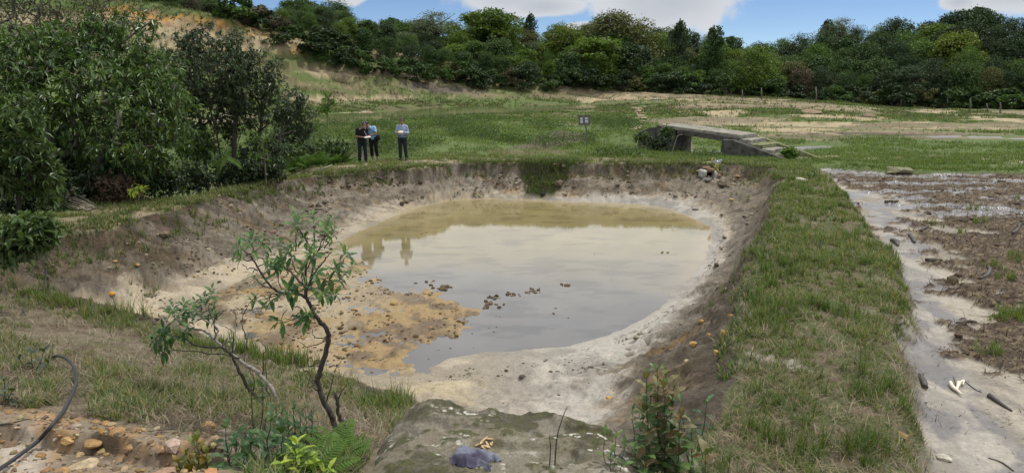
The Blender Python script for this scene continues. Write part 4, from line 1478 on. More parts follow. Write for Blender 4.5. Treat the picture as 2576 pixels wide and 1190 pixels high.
def build_left_trees():
    # the big leafy tree
    t1 = [stem(122, 470, 18.6, [(124, 420, 18.6), (122, 380, 18.6), (120, 330, 18.7), (116, 285, 18.8)]),
          stem(96, 470, 19.0, [(98, 400, 19.0), (104, 340, 18.9)])]
    lb = lobes_from_px([(60, 130, 19.0, 120, 70), (180, 120, 19.6, 90, 60), (270, 90, 20.2, 70, 55), (330, 120, 20, 80, 80), (370, 190, 19.4, 80, 80), (400, 270, 19.2, 70, 70), (420, 330, 19.6, 55, 60), (230, 230, 18.6, 140, 90),
                        (90, 250, 18.2, 110, 90), (300, 330, 18.6, 110, 80), (250, 440, 19.6, 90, 40), (370, 440, 20, 70, 36), (180, 350, 19.4, 90, 70), (340, 400, 19.4, 90, 50), (20, 190, 18.2, 70, 90), (250, 410, 20, 100, 50), (430, 220, 20.4, 40, 50)])
    leafy('leafy_tree', 'big leafy tree with drooping glossy leaves filling the left side', 'tree', t1, lb, 370, 9, 8, 0.18, 0.055, 'glossy_leaf', GREYBARK, 0.13, 101, droop=0.5, spread=0.20, tone=0.5, shell=0.35, tipcol=(0.035, (1.9, 1.7, 0.8)))
    # dark, multi-stemmed
    t2 = [stem(560, 455, 23.6, [(556, 400, 23.6), (545, 340, 23.6), (530, 280, 23.6), (520, 220, 23.5)]), stem(590, 452, 23.8, [(588, 390, 23.8), (590, 320, 23.9), (600, 250, 24)]),
          stem(520, 440, 24, [(512, 380, 24.1), (506, 320, 24.2), (500, 280, 24.2)]), stem(620, 445, 24.2, [(640, 380, 24.2), (655, 330, 24.3), (662, 280, 24.4)]), stem(498, 400, 24.4, [(480, 360, 24.5), (462, 320, 24.5)]),
          stem(545, 455, 23.4, [(540, 390, 23.4), (538, 330, 23.3)])]
    lb = lobes_from_px([(530, 110, 23.8, 90, 40), (470, 150, 24, 55, 50), (600, 130, 24, 60, 45), (545, 180, 23.2, 100, 50), (650, 190, 24, 55, 50), (480, 220, 24, 60, 45), (620, 235, 23.6, 80, 40), (560, 240, 24.4, 90, 30), (690, 235, 24, 30, 30), (455, 265, 24, 40, 30), (590, 300, 24.4, 60, 30), (490, 295, 24, 50, 36), (650, 290, 24.2, 50, 36), (560, 330, 24.2, 80, 28)])
    leafy('dark_tree', 'dark multi-stemmed tree with a dense rounded crown beside the big leafy tree', 'tree', t2, lb, 330, 8, 7, 0.15, 0.048, 'dull_leaf', DARKBARK, 0.085, 102, droop=0.4, spread=0.19, tone=0.35, shell=0.45)
    # sparse twiggy tree behind
    t3 = [stem(150, 250, 27, [(150, 150, 27), (145, 80, 27)]), stem(290, 250, 28, [(285, 150, 28), (270, 90, 28)])]
    lb = lobes_from_px([(60, 30, 27, 120, 60), (180, 20, 27, 110, 60), (290, 30, 28, 80, 55), (120, 80, 27, 130, 40), (250, 80, 28, 110, 40), (20, -20, 27, 100, 50)])
    leafy('twiggy_tree', 'sparse brownish twiggy tree rising behind the big leafy tree', 'tree', t3, lb, 360, 5, 4, 0.13, 0.035, 'twiggy_leaf', GREYBARK, 0.09, 103, droop=0.2, spread=0.25, rtip=0.008, up=0.6, shell=0.2)
    # broad-leaved shrub, left edge
    t4 = [stem(40, 520, 14.8, [(45, 450, 14.8), (50, 400, 14.8)]), stem(-20, 520, 14.8, [(-30, 430, 14.8)])]
    lb = lobes_from_px([(50, 300, 14.8, 70, 50), (30, 360, 14.4, 90, 60), (80, 410, 14.6, 60, 50), (20, 440, 14.6, 90, 60), (-60, 380, 14.8, 70, 90), (110, 470, 15, 40, 40)])
    leafy('broadleaf_shrub', 'tall shrub with long layered leaves in front of the big tree at the left edge', 'shrub', t4, lb, 130, 7, 8, 0.19, 0.06, 'broad_leaf', DARKBARK, 0.05, 104, droop=0.15, spread=0.12, tone=0.35, up=0.3)
    t5 = [stem(-60, 720, 10.6, [(-30, 640, 10.5), (10, 600, 10.5)])]
    lb = lobes_from_px([(20, 545, 10.6, 60, 25), (80, 575, 10.4, 50, 28), (20, 610, 10.4, 70, 30), (90, 605, 10.4, 35, 20), (20, 650, 10.5, 40, 18), (-60, 590, 10.5, 50, 50)])
    leafy('broadleaf_shrub', 'leafy branch reaching in low from the left edge beside the hose', 'shrub', t5, lb, 60, 5, 7, 0.17, 0.068, 'broad_leaf', DARKBARK, 0.035, 105, droop=0.2, spread=0.07, tone=0.3, up=0.3)
    # undergrowth in the gully, each bush of its own
    und = [('dark bush under the big tree behind the poles', 190, 470, 18.5, 75, 45, 'dark_leaf'), ('dark bush right of the poles under the big tree', 290, 455, 19.2, 80, 45, 'dark_leaf'), ('dark bush between the two near trees', 385, 450, 20.2, 70, 40, 'dark_leaf'),
           ('low dark bush at the foot of the dark tree', 470, 445, 21.5, 60, 32, 'dark_leaf'), ('dark bush at the left edge below the big tree', 60, 480, 17, 90, 50, 'dark_leaf'), ('dark bush in front of the multi-stemmed tree', 590, 430, 22.6, 60, 30, 'dark_leaf'),
           ('rounded dark bush right of the multi-stemmed tree', 665, 385, 24.5, 65, 45, 'dull_leaf'), ('glossy bush left of the multi-stemmed trunks', 495, 365, 23.2, 42, 34, 'glossy_leaf'), ('bush hanging under the big tree near its trunk', 150, 400, 19.4, 60, 40, 'dark_leaf'),
           ('green bush behind the small bundle of sticks', 760, 385, 27.5, 55, 38, 'broad_leaf'), ('green bush left of the man in black', 830, 378, 28.5, 50, 34, 'broad_leaf'), ('small dark bush above the fern bed', 735, 335, 29, 40, 30, 'dull_leaf'),
           ('brown leafed bush with dry leaves behind the poles', 285, 474, 18.4, 30, 18, 'dry_leaf'), ('dark bush hanging over the path below the dark tree', 660, 425, 23, 60, 28, 'dark_leaf')]
    for i, (lbl, px, py, Y, rx, ry, mt) in enumerate(und):
        st = stem(px, py + ry, Y, [(px + 5, py, Y)])
        leafy('undergrowth_bush', lbl, 'bush', [st], lobes_from_px([(px, py, Y, rx, ry), (px - rx * 0.4, py + ry * 0.4, Y, rx * 0.6, ry * 0.7), (px + rx * 0.5, py + ry * 0.2, Y, rx * 0.55, ry * 0.7)]), 60, 6, 7, 0.15, 0.055, mt, DARKBARK, 0.03, 120 + i, droop=0.3, spread=0.16, shell=0.3, tone=0.4)
    # small tree leaning right of the dark tree
    t6 = [stem(690, 400, 26, [(705, 340, 26), (725, 310, 26), (740, 285, 26)])]
    lb = lobes_from_px([(735, 262, 26, 38, 30), (720, 290, 26, 28, 20), (765, 285, 26.4, 30, 18), (770, 325, 26.5, 28, 20), (700, 290, 26, 25, 18)])
    leafy('small_tree', 'small dark leaning tree right of the multi-stemmed tree', 'tree', t6, lb, 60, 6, 7, 0.14, 0.055, 'dull_leaf', GREYBARK, 0.05, 150, droop=0.4, spread=0.12)
    t7 = [stem(668, 440, 22.4, [(665, 400, 22.4), (660, 370, 22.4)])]
    leafy('small_tree', 'thin pale leaved sapling on the path edge below the dark tree', 'tree', t7, lobes_from_px([(655, 355, 22.4, 18, 14), (670, 395, 22.3, 24, 14), (645, 390, 22.4, 14, 12)]), 18, 3, 6, 0.11, 0.045, 'fern_leaf', GREYBARK, 0.025, 151, spread=0.06)
    # pale sprig by the path
    t8 = [stem(348, 492, 17.4, [(345, 478, 17.3)])]
    leafy('pale_sprig', 'pale yellow green sprig with hanging leaves beside the path right of the poles', 'plant', t8, lobes_from_px([(345, 474, 17.3, 18, 10)]), 8, 2, 6, 0.17, 0.055, 'lime_leaf', GREYBARK, 0.012, 152, droop=0.7, spread=0.03)
    # young pale tree in the meadow at the water's edge, left of centre
    t9 = [stem(822, 300, 46, [(825, 270, 46), (828, 240, 46)])]
    leafy('small_tree', 'thin pale young tree standing before the far pond left of the men', 'tree', t9, lobes_from_px([(825, 250, 46, 16, 16), (815, 275, 46, 16, 10)]), 26, 4, 5, 0.22, 0.07, 'fern_leaf', GREYBARK, 0.03, 153, spread=0.14)


build_left_trees()


# ------------------------------------------------------------------ ferns
def frond_mesh(name, L, seed, pairs=16, width=0.32):
    rg = np.random.default_rng(seed)
    V, T = [], []
    s = np.linspace(0, 1, pairs)
    cx, cz = L * s, L * (0.55 * s - 0.62 * s ** 2)
    P = np.stack((cx, 0 * s, cz), 1)
    mb = MB()
    mb.tube(P, np.linspace(0.006, 0.0015, pairs) * max(L, 0.4), 3, col=(0.6, 0.6, 0.5))
    for sd in (-1, 1):
        w = width * L * np.sin(np.pi * np.clip(s * 0.86 + 0.12, 0, 1)) ** 0.8
        d = unit(np.stack((0.45 + 0 * s, sd * np.ones(pairs), -0.15 - 0.2 * rg.random(pairs)), 1))
        V, T = leaves_arrays(P, d, np.tile((0.1, 0, 1.0), (pairs, 1)), w + 0.02, np.full(pairs, L / pairs * 1.15), 0.1, 0.1)
        b = rg.uniform(0.85, 1.15, pairs)
        mb.add(V, T=T, col=np.repeat(np.stack((b, b, b), 1), 4, 0))
    return mb.mesh(name, smooth=False)


FRONDS = [frond_mesh('frond', 1.0, 300 + i) for i in range(3)]


def fern(name, label, loc, n, L, seed, mat='fern_leaf', group=None, tilt=(0.35, 1.0)):
    rg = np.random.default_rng(seed)
    e = empty(name, loc)
    tag(e, label, 'fern', group)
    for i in range(n):
        o = obj('frond', FRONDS[i % 3], MATS[mat], e)
        o.rotation_euler = (rg.normal(0, 0.15), -rg.uniform(*tilt), i * 6.283 / n + rg.normal(0, 0.25))
        s = L * rg.uniform(0.75, 1.2)
        o.scale = (s, s, s)
    return e


def build_ferns():
    fl = [('bright fern clump behind the small bundle of sticks', 800, 402, 26.9, 9, 0.62), ('fern clump just left of the man in black', 862, 392, 28.3, 9, 0.6), ('fern with tall fronds left of the small bundle of sticks', 730, 398, 26.6, 8, 0.7),
          ('fern fronds in front of the bushes beside the men', 835, 408, 27.6, 9, 0.55), ('fern at the path edge above the small bundle of sticks', 770, 415, 26.2, 8, 0.7), ('fern among the bushes above the path', 690, 405, 25.0, 8, 0.9),
          ('fern spreading between the bushes and the men', 878, 372, 30.0, 8, 0.6)]
    for i, (lb, px, py, Y, n, L) in enumerate(fl):
        p = at_y(px, py, Y)
        p[2] = hz(p[0], p[1]) + 0.05
        fern('fern', lb, p, n, L, 320 + i)
    p = at_y(572, 440, 22.2)
    p[2] = at_y(572, 395, 22.2)[2]
    fern('fern', 'dark fern frond hanging at the foot of the multi-stemmed tree', p, 4, 0.6, 340, 'dark_leaf', tilt=(-0.9, -0.3))


build_ferns()
# ------------------------------------------------------------------ near saplings with whorled leaves


def big_leaf(name, L, W, seed, curl=0.5, ribs=7):
    """one curved lance-shaped leaf lying along +X, tip drooping"""
    rg = np.random.default_rng(seed)
    n = ribs
    s = np.linspace(0, 1, n)
    half = W / 2 * np.sin(np.pi * np.clip(0.05 + 0.93 * s, 0, 1)) ** 0.75 * (0.75 + 0.5 * s * (1 - s) * 2)
    half[0], half[-1] = W * 0.03, 0.0
    z = -curl * L * s ** 2 * 0.5 + 0.12 * L * s
    x = L * s * (1 - 0.12 * curl * s)
    c = np.stack((x, 0 * s, z), 1)
    rip = 0.05 * W * ((np.arange(n) % 2) * 2 - 1)
    a = c + np.stack((0 * s, half, half * 0.28 + rip), 1)
    b = c + np.stack((0 * s, -half, half * 0.28 + rip), 1)
    V = np.concatenate((c, a, b))
    Q = []
    for i in range(n - 1):
        Q += [(i, i + 1, n + i + 1, n + i), (i, 2 * n + i, 2 * n + i + 1, i + 1)]
    return make_mesh(name, V, Q=Q, col=np.ones((len(V), 3)), smooth=False)


WHORL = [big_leaf('leaf', 1.0, (0.29, 0.32, 0.27, 0.30)[i], 400 + i, (0.35, 0.6, 0.85, 1.1)[i]) for i in range(4)]
OVAL = [big_leaf('leaf', 1.0, (0.52, 0.47, 0.56)[i], 410 + i, (0.3, 0.5, 0.75)[i], 6) for i in range(3)]
for i, me in enumerate(WHORL + OVAL):
    me.materials.append(MATS['sapling_leaf'])


def put_leaf(parent, me, base, direction, L, mat=None, roll=0.0, name='leaf'):
    o = bpy.data.objects.new(name, me)
    COL.objects.link(o)
    o.parent = parent
    d = Vector(tuple(float(v) for v in direction)).normalized()
    z = Vector((0, 0, 1))
    y = z.cross(d)
    if y.length < 1e-3:
        y = Vector((0, 1, 0))
    y.normalize()
    zz = d.cross(y)
    M = Matrix((d, y, zz)).transposed().to_4x4() @ Matrix.Rotation(roll, 4, 'X')
    M.translation = Vector(tuple(float(v) for v in base))
    M = M @ Matrix.Scale(L, 4)
    o.matrix_local = M
    if mat is not None:
        o.material_slots[0].link = 'OBJECT'
        o.material_slots[0].material = mat
    return o


LEAFTONES = [vmat('sapling_leaf_%s' % k, color=c, rough=0.45, spec=0.28, nscale=60, namt=0.15, translucent=0.22) for k, c in (('mid', (0.060, 0.122, 0.030)), ('deep', (0.040, 0.086, 0.025)), ('light', (0.090, 0.16, 0.036)))]


def whorl(parent, origin, c, axis, n, L, rg, meshes=WHORL, tones=LEAFTONES, flat=0.25):
    c = np.asarray(c, float) - origin
    n = n + 2
    axis = unit(np.asarray(axis, float))
    ref = unit(np.cross(axis, (0.3, 0.9, 0.1)))
    w = np.cross(axis, ref)
    a0 = rg.uniform(0, 6.28)
    for i in range(n):
        a = a0 + i * 2.4 + rg.normal(0, 0.15)
        f = i / n
        d = ref * math.cos(a) + w * math.sin(a) + axis * (flat + 0.75 * f - 0.15)
        put_leaf(parent, meshes[int(rg.integers(0, len(meshes)))], c + axis * 0.01 * i, d, L * rg.uniform(0.7, 1.15) * (1 - 0.35 * f), tones[int(rg.integers(0, len(tones)))], rg.normal(0, 0.2))


def z1(x, y):          # close-up coordinates of the right sapling to photo coordinates
    return 378.8 + x * .2388, 536.7 + y * .2388


def z2(x, y):
    return 378.8 + x * .3205, 808.2 + y * .3205


def px_path(pts, Y0, Y1=None):
    Y1 = Y0 if Y1 is None else Y1
    return np.array([at_y(p[0], p[1], Y0 + (Y1 - Y0) * i / max(1, len(pts) - 1)) for i, p in enumerate(pts)])


def smooth_path(P, k=4):
    P = np.asarray(P, float)
    if len(P) < 3:
        return P
    out = []
    Pe = np.vstack((2 * P[0] - P[1], P, 2 * P[-1] - P[-2]))
    for i in range(1, len(Pe) - 2):
        p0, p1, p2, p3 = Pe[i - 1:i + 3]
        for t in np.arange(k) / k:
            out.append(0.5 * (2 * p1 + (p2 - p0) * t + (2 * p0 - 5 * p1 + 4 * p2 - p3) * t * t + (3 * p1 - p0 - 3 * p2 + p3) * t ** 3))
    out.append(P[-1])
    return np.array(out)


def branch(parent, origin, P, r0, r1, mat, n=6, name='branch', k=4, jitter=0.004, rg=None):
    P = smooth_path(P, k)
    if rg is not None and jitter:
        P[1:-1] += rg.normal(0, jitter, P[1:-1].shape)
    mb = MB().tube(P - origin, np.linspace(r0, r1, len(P)), n)
    return mb.build(name, mat, parent)


def build_right_sapling():
    rg = np.random.default_rng(77)
    b = ground(862, 1090)
    Y = b[1]
    e = empty('sapling', b)
    tag(e, 'bent dark-stemmed sapling with whorls of green leaves standing before the mud flat', 'sapling')
    org = b
    tr = [z2(1440, 860), z2(1440, 800), z2(1425, 740), z2(1385, 680), z2(1345, 580), z2(1310, 470), z2(1335, 370), z2(1370, 270), z2(1395, 150), z2(1400, 90), z2(1365, 40), z2(1330, 0), z1(1740, 1080), z1(1690, 990), z1(1650, 900), z1(1640, 800)]
    P = px_path(tr, Y)
    P[0] = b - np.array((0, 0, 0.05))
    branch(e, org, P, 0.029, 0.015, DARKBARK, 8, 'trunk', rg=rg)
    fork = P[-1]

    def br(pts, dy, r0=0.011, r1=0.005, start=None):
        Q = px_path(pts, Y, Y + dy)
        if start is not None:
            Q[0] = start
        branch(e, org, Q, r0, r1, DARKBARK, 5, rg=rg, jitter=0.003)
        return Q[-1]

    main = br([z1(1640, 800), z1(1690, 700), z1(1710, 560), z1(1720, 420), z1(1722, 150)], 0.10, 0.013, 0.005, fork)
    arm = br([z1(1640, 840), z1(1560, 850), z1(1360, 835), z1(1260, 760), z1(1170, 640), z1(1110, 540), z1(1060, 450)], -0.15, 0.014, 0.006, P[-2])
    lft = br([z1(1640, 800), z1(1500, 640), z1(1400, 560), z1(1370, 420)], 0.2, 0.011, 0.004, fork)
    mid = br([z1(1640, 800), z1(1640, 560), z1(1680, 400), z1(1610, 240), z1(1570, 170)], -0.2, 0.012, 0.005, fork)
    rgt = br([z1(1690, 700), z1(1760, 590), z1(1850, 470), z1(1890, 420)], 0.15, 0.010, 0.004)
    tops = [
        # x, y, n, L, branch start (close-up px), depth
        (1722, 110, 9, 0.085, None, 0.10), (1570, 120, 10, 0.10, None, -0.2), (1530, 190, 8, 0.10, (1530, 400), -0.1), (1880, 140, 7, 0.09, (1740, 430), 0.2), (1840, 230, 9, 0.095, (1750, 430), -0.15), (1900, 250, 7, 0.085, (1830, 370), 0.25),
        (1640, 310, 7, 0.085, (1680, 400), 0.2), (1075, 390, 11, 0.105, None, -0.15), (1160, 350, 6, 0.075, (1080, 420), 0.1), (955, 370, 6, 0.085, (1060, 430), -0.3), (985, 490, 6, 0.09, (1080, 470), 0.05), (1060, 320, 6, 0.075, (1075, 400), 0.05),
        (1375, 390, 9, 0.095, None, 0.2), (1470, 360, 5, 0.07, (1400, 470), 0.25), (1215, 510, 7, 0.085, (1130, 560), 0.1), (1490, 480, 8, 0.09, (1560, 640), -0.2), (1400, 545, 9, 0.09, (1450, 640), -0.25), (1690, 460, 11, 0.10, (1640, 600), -0.3), (1740, 480, 7, 0.08, (1700, 600), 0.2),
        (1890, 400, 9, 0.095, None, 0.15), (2040, 470, 8, 0.095, (1960, 600), -0.1), (2095, 600, 6, 0.095, (1980, 710), 0.1), (1930, 620, 9, 0.095, (1760, 760), -0.2), (1230, 590, 7, 0.08, (1180, 640), -0.2), (1335, 630, 9, 0.095, (1380, 800), -0.3), (1590, 630, 6, 0.075, (1620, 780), -0.35),
        (1750, 670, 9, 0.09, (1660, 780), -0.35), (1940, 700, 8, 0.09, (1760, 790), 0.15), (1105, 685, 5, 0.075, (1260, 790), 0.1), (1450, 830, 10, 0.10, (1360, 835), -0.3), (1550, 850, 8, 0.09, (1640, 850), -0.3), (1800, 860, 9, 0.10, (1660, 800), -0.3), (1860, 740, 9, 0.095, (1700, 790), -0.15),
        (1690, 800, 7, 0.085, (1650, 820), -0.25), (1125, 920, 5, 0.085, (1340, 850), -0.2), (1270, 925, 6, 0.085, (1340, 850), -0.25), (1910, 860, 6, 0.085, (1760, 790), -0.05), (1670, 1085, 9, 0.10, (1720, 1070), -0.15), (1640, 1150, 8, 0.09, (1740, 1150), -0.2), (1400, 1150, 7, 0.10, (1700, 1060), -0.25)]
    for x, y, n, L, st, dy in tops:
        end = at_y(*z1(x, y), Y + dy)
        if st is not None:
            s = at_y(*z1(*st), Y + dy * 0.25)
            m = (s + end) / 2 + rg.normal(0, 0.012, 3) + (end - s)[[0, 1, 2]] * np.array((0.06, 0, -0.06))
            branch(e, org, np.array((s, m, end)), 0.006, 0.0035, DARKBARK, 4, rg=rg, jitter=0.002)
            ax = unit(end - s) + np.array((0, -0.25, 0.55))
        else:
            ax = np.array((0, -0.25, 1.0))
        whorl(e, org, end, ax, n, L * 1.5, rg)
    # bare twigs
    for a, m, c in ((z2(1385, 150), z2(1290, 120), z2(1270, 60)), (z2(1380, 150), z2(1250, 200), z2(1165, 160)), (z2(1310, 540), z2(1250, 400), z2(1230, 200)), (z2(1240, 400), z2(1170, 350), z2(1120, 280)), (z2(1380, 640), z2(1440, 420), z2(1500, 290)),
                    (z2(1500, 290), z2(1530, 285), z2(1570, 260)), (z2(1350, 330), z2(1380, 270), z2(1420, 215)), (z2(1240, 350), z2(1290, 330), z2(1335, 300)), (z2(1330, 560), z2(1250, 470), z2(1190, 400)), (z1(1130, 605), z1(1020, 575), z1(960, 530)),
                    (z1(1330, 850), z1(1250, 840), z1(1200, 825)), (z1(1600, 1020), z1(1540, 980), z1(1470, 950)), (z1(1610, 1030), z1(1500, 1090), z1(1400, 1115)), (z2(1290, 480), z2(1240, 520), z2(1260, 420))):
        P3 = np.array([at_y(*q, Y + rg.normal(0, 0.06)) for q in (a, m, c)])
        branch(e, org, P3, 0.006, 0.002, DARKBARK, 4, 'twig', rg=rg, jitter=0.006)
    st = px_path([z2(1555, 870), z2(1520, 800), z2(1470, 720), z2(1465, 640), z2(1450, 560)], Y - 0.05)
    branch(e, org, st, 0.022, 0.014, DARKBARK, 6, 'branch', rg=rg)
    P3 = px_path([z2(1470, 640), z2(1500, 550), z2(1555, 480)], Y - 0.05)
    branch(e, org, P3, 0.008, 0.003, DARKBARK, 4, 'twig', rg=rg)


def build_left_sapling():
    rg = np.random.default_rng(78)
    b = ground(*z2(1015, 690))
    Y = b[1]
    e = empty('sapling', b)
    tag(e, 'pale-barked leaning sapling with dark drooping leaf whorls left of the bent sapling', 'sapling')
    P = px_path([z2(1015, 680), z2(965, 560), z2(900, 470), z2(820, 380), z2(760, 350), z2(650, 270), z2(560, 200), z2(490, 130), z2(430, 80), z2(330, 60), z1(330, 1170), z1(250, 1090)], Y, Y + 0.25)
    P[0] = b - np.array((0, 0, 0.05))
    branch(e, b, P, 0.024, 0.007, PALEBARK, 8, 'trunk', rg=rg)
    P2 = px_path([z2(930, 690), z2(850, 620), z2(770, 520), z2(700, 400), z2(660, 310), z2(620, 240), z2(545, 205), z2(430, 205), z2(330, 180), z2(270, 130), z2(180, 110)], Y + 0.05, Y + 0.1)
    branch(e, b, P2, 0.022, 0.005, DARKBARK, 7, 'branch', rg=rg)
    for pts, r in (([z2(700, 290), z2(500, 258), z2(300, 230), z2(150, 230)], 0.008), ([z2(650, 240), z2(665, 130), z2(668, -10), z2(672, -120)], 0.009), ([z2(735, 330), z2(750, 200), z2(775, 90)], 0.008), ([z2(760, 220), z2(735, 100), z2(715, 20), z1(965, 1130), z1(1010, 990), z1(1140, 830)], 0.007),
                   ([z2(880, 420), z2(890, 280), z2(905, 200), z2(860, 150)], 0.007), ([z2(800, 370), z2(770, 390), z2(710, 380)], 0.009), ([z2(560, 210), z2(575, 170), z2(600, 130)], 0.009), ([z2(500, 140), z2(520, 60), z1(555, 1120), z1(530, 1000)], 0.010),
                   ([z2(520, 70), z1(620, 1050), z1(630, 950)], 0.008), ([z2(510, 100), z1(660, 1140), z1(690, 1090), z1(810, 1000)], 0.008), ([z2(640, 250), z2(660, 120), z2(620, 60), z2(540, 20)], 0.006), ([z2(850, 520), z2(900, 560), z2(940, 650)], 0.010), ([z2(770, 500), z2(700, 420), z2(600, 440)], 0.004),
                   ([z1(910, 1190), z1(900, 1100), z1(880, 1010)], 0.006), ([z2(800, 560), z2(815, 470), z2(780, 390)], 0.008), ([z2(930, 600), z2(910, 470), z2(905, 300)], 0.006), ([z2(960, 690), z2(930, 560), z2(860, 470)], 0.006)):
        branch(e, b, px_path(pts, Y + 0.1, Y + 0.1 + rg.normal(0, 0.12)), r, r * 0.4, PALEBARK if r > 0.0085 else DARKBARK, 5, 'branch' if r > 0.008 else 'twig', rg=rg, jitter=0.006)
    tops = [(630, 900, 11, 0.11), (600, 960, 9, 0.11), (530, 970, 7, 0.09), (475, 965, 5, 0.08), (350, 1050, 11, 0.115), (250, 1060, 8, 0.115), (215, 1090, 7, 0.115), (340, 1110, 9, 0.11), (440, 1080, 8, 0.10), (470, 1140, 8, 0.10), (560, 1110, 7, 0.10), (680, 1060, 9, 0.105), (700, 1130, 7, 0.10), (620, 1150, 7, 0.1), (390, 1150, 8, 0.10), (300, 1130, 7, 0.1)]
    for x, y, n, L in tops:
        whorl(e, b, at_y(*z1(x, y), Y + 0.25 + rg.normal(0, 0.15)), (rg.normal(0, .3), -0.2, 1), n, L * 1.3, rg, tones=LEAFTONES[:2])
    for x, y, n, L in ((130, 90, 10, 0.12), (90, 130, 8, 0.12), (110, 200, 9, 0.13), (190, 130, 8, 0.11), (240, 90, 7, 0.10), (100, 250, 6, 0.12), (60, 160, 6, 0.11)):
        whorl(e, b, at_y(*z2(x, y), Y + 0.15 + rg.normal(0, 0.1)), (rg.normal(0, .5), -0.2, 0.2), n, L * 1.3, rg, tones=LEAFTONES[:2], flat=-0.1)


build_right_sapling()
build_left_sapling()


# ------------------------------------------------------------------ leafy plants in the foreground
def tones(*cs):
    return [vmat('foliage_%d_%d_%d' % tuple(int(v * 1000) for v in c), color=c, rough=0.45, spec=0.28, nscale=50, namt=0.15, translucent=0.22) for c in cs]


BUSH_T = tones((0.036, 0.078, 0.024), (0.048, 0.098, 0.027), (0.028, 0.062, 0.020))
BRONZE_T = tones((0.10, 0.11, 0.042), (0.145, 0.105, 0.05), (0.075, 0.11, 0.036), (0.17, 0.145, 0.07))
GREEN_T = tones((0.070, 0.125, 0.030), (0.052, 0.098, 0.026), (0.090, 0.15, 0.036))
LIME_T = tones((0.22, 0.30, 0.03), (0.17, 0.26, 0.03), (0.27, 0.34, 0.045))
OCHRE_T = tones((0.19, 0.135, 0.03), (0.15, 0.13, 0.03), (0.12, 0.14, 0.035))
GREY_T = tones((0.055, 0.075, 0.050), (0.045, 0.062, 0.042))


def leafy_plant(name, label, cat, stems, leaf, L, tones_, seed, gap=0.06, group=None, pair=True, barkmat=None, r=0.006, skip=0.3, pitch=0.35, top=None, cap=400):
    """stems: list of photo-point paths with a depth; leaves stand in pairs along each stem"""
    rg = np.random.default_rng(seed)
    b = np.array(stems[0][0])
    e = empty(name, b)
    tag(e, label, cat, group)
    for P in stems:
        P = np.asarray(P, float)
        branch(e, b, P, r, r * 0.45, barkmat or DARKBARK, 5, 'stem', rg=rg, jitter=0.004)
        S = smooth_path(P, 8)
        d = np.linalg.norm(np.diff(S, axis=0), axis=1)
        cum = np.r_[0, np.cumsum(d)]
        n = int(cum[-1] * (1 - skip) / gap)
        a = rg.uniform(0, 6.28)
        for i in range(n + 1):
            f = skip + (1 - skip) * i / max(1, n)
            q = np.array([np.interp(f * cum[-1], cum, S[:, j]) for j in range(3)])
            j = min(int(f * (len(S) - 1)), len(S) - 2)
            ax = unit(S[j + 1] - S[j])
            ref = unit(np.cross(ax, (0.2, 0.95, 0.1)))
            w = np.cross(ax, ref)
            a += 1.7 + rg.normal(0, 0.3)
            for s in ((0, math.pi) if pair else (0,)):
                dd = ref * math.cos(a + s) + w * math.sin(a + s) + ax * (pitch + 0.9 * (f > 0.93)) + rg.normal(0, 0.12, 3)
                tt = tones_ if top is None or f < 0.8 else top
                put_leaf(e, leaf[int(rg.integers(0, len(leaf)))], q - b, dd, L * rg.uniform(0.65, 1.15) * (1 - 0.25 * f), tt[int(rg.integers(0, len(tt)))], rg.normal(0, 0.25))
    return e


def stems_px(lst, Y):
    """each entry: (foot px, py, top px, py, bend px, dY)"""
    out = []
    for fx, fy, tx, ty, bend, dy in lst:
        a = at_y(fx, fy, Y + dy)
        z = hz(a[0], a[1])
        t = at_y(tx, ty, Y + dy)
        a[2] = min(z, t[2] - 0.05) - 0.02
        m = (a + t) / 2 + np.array((bend * Y / FPX, 0, 0))
        out.append((a, m, t))
    return out


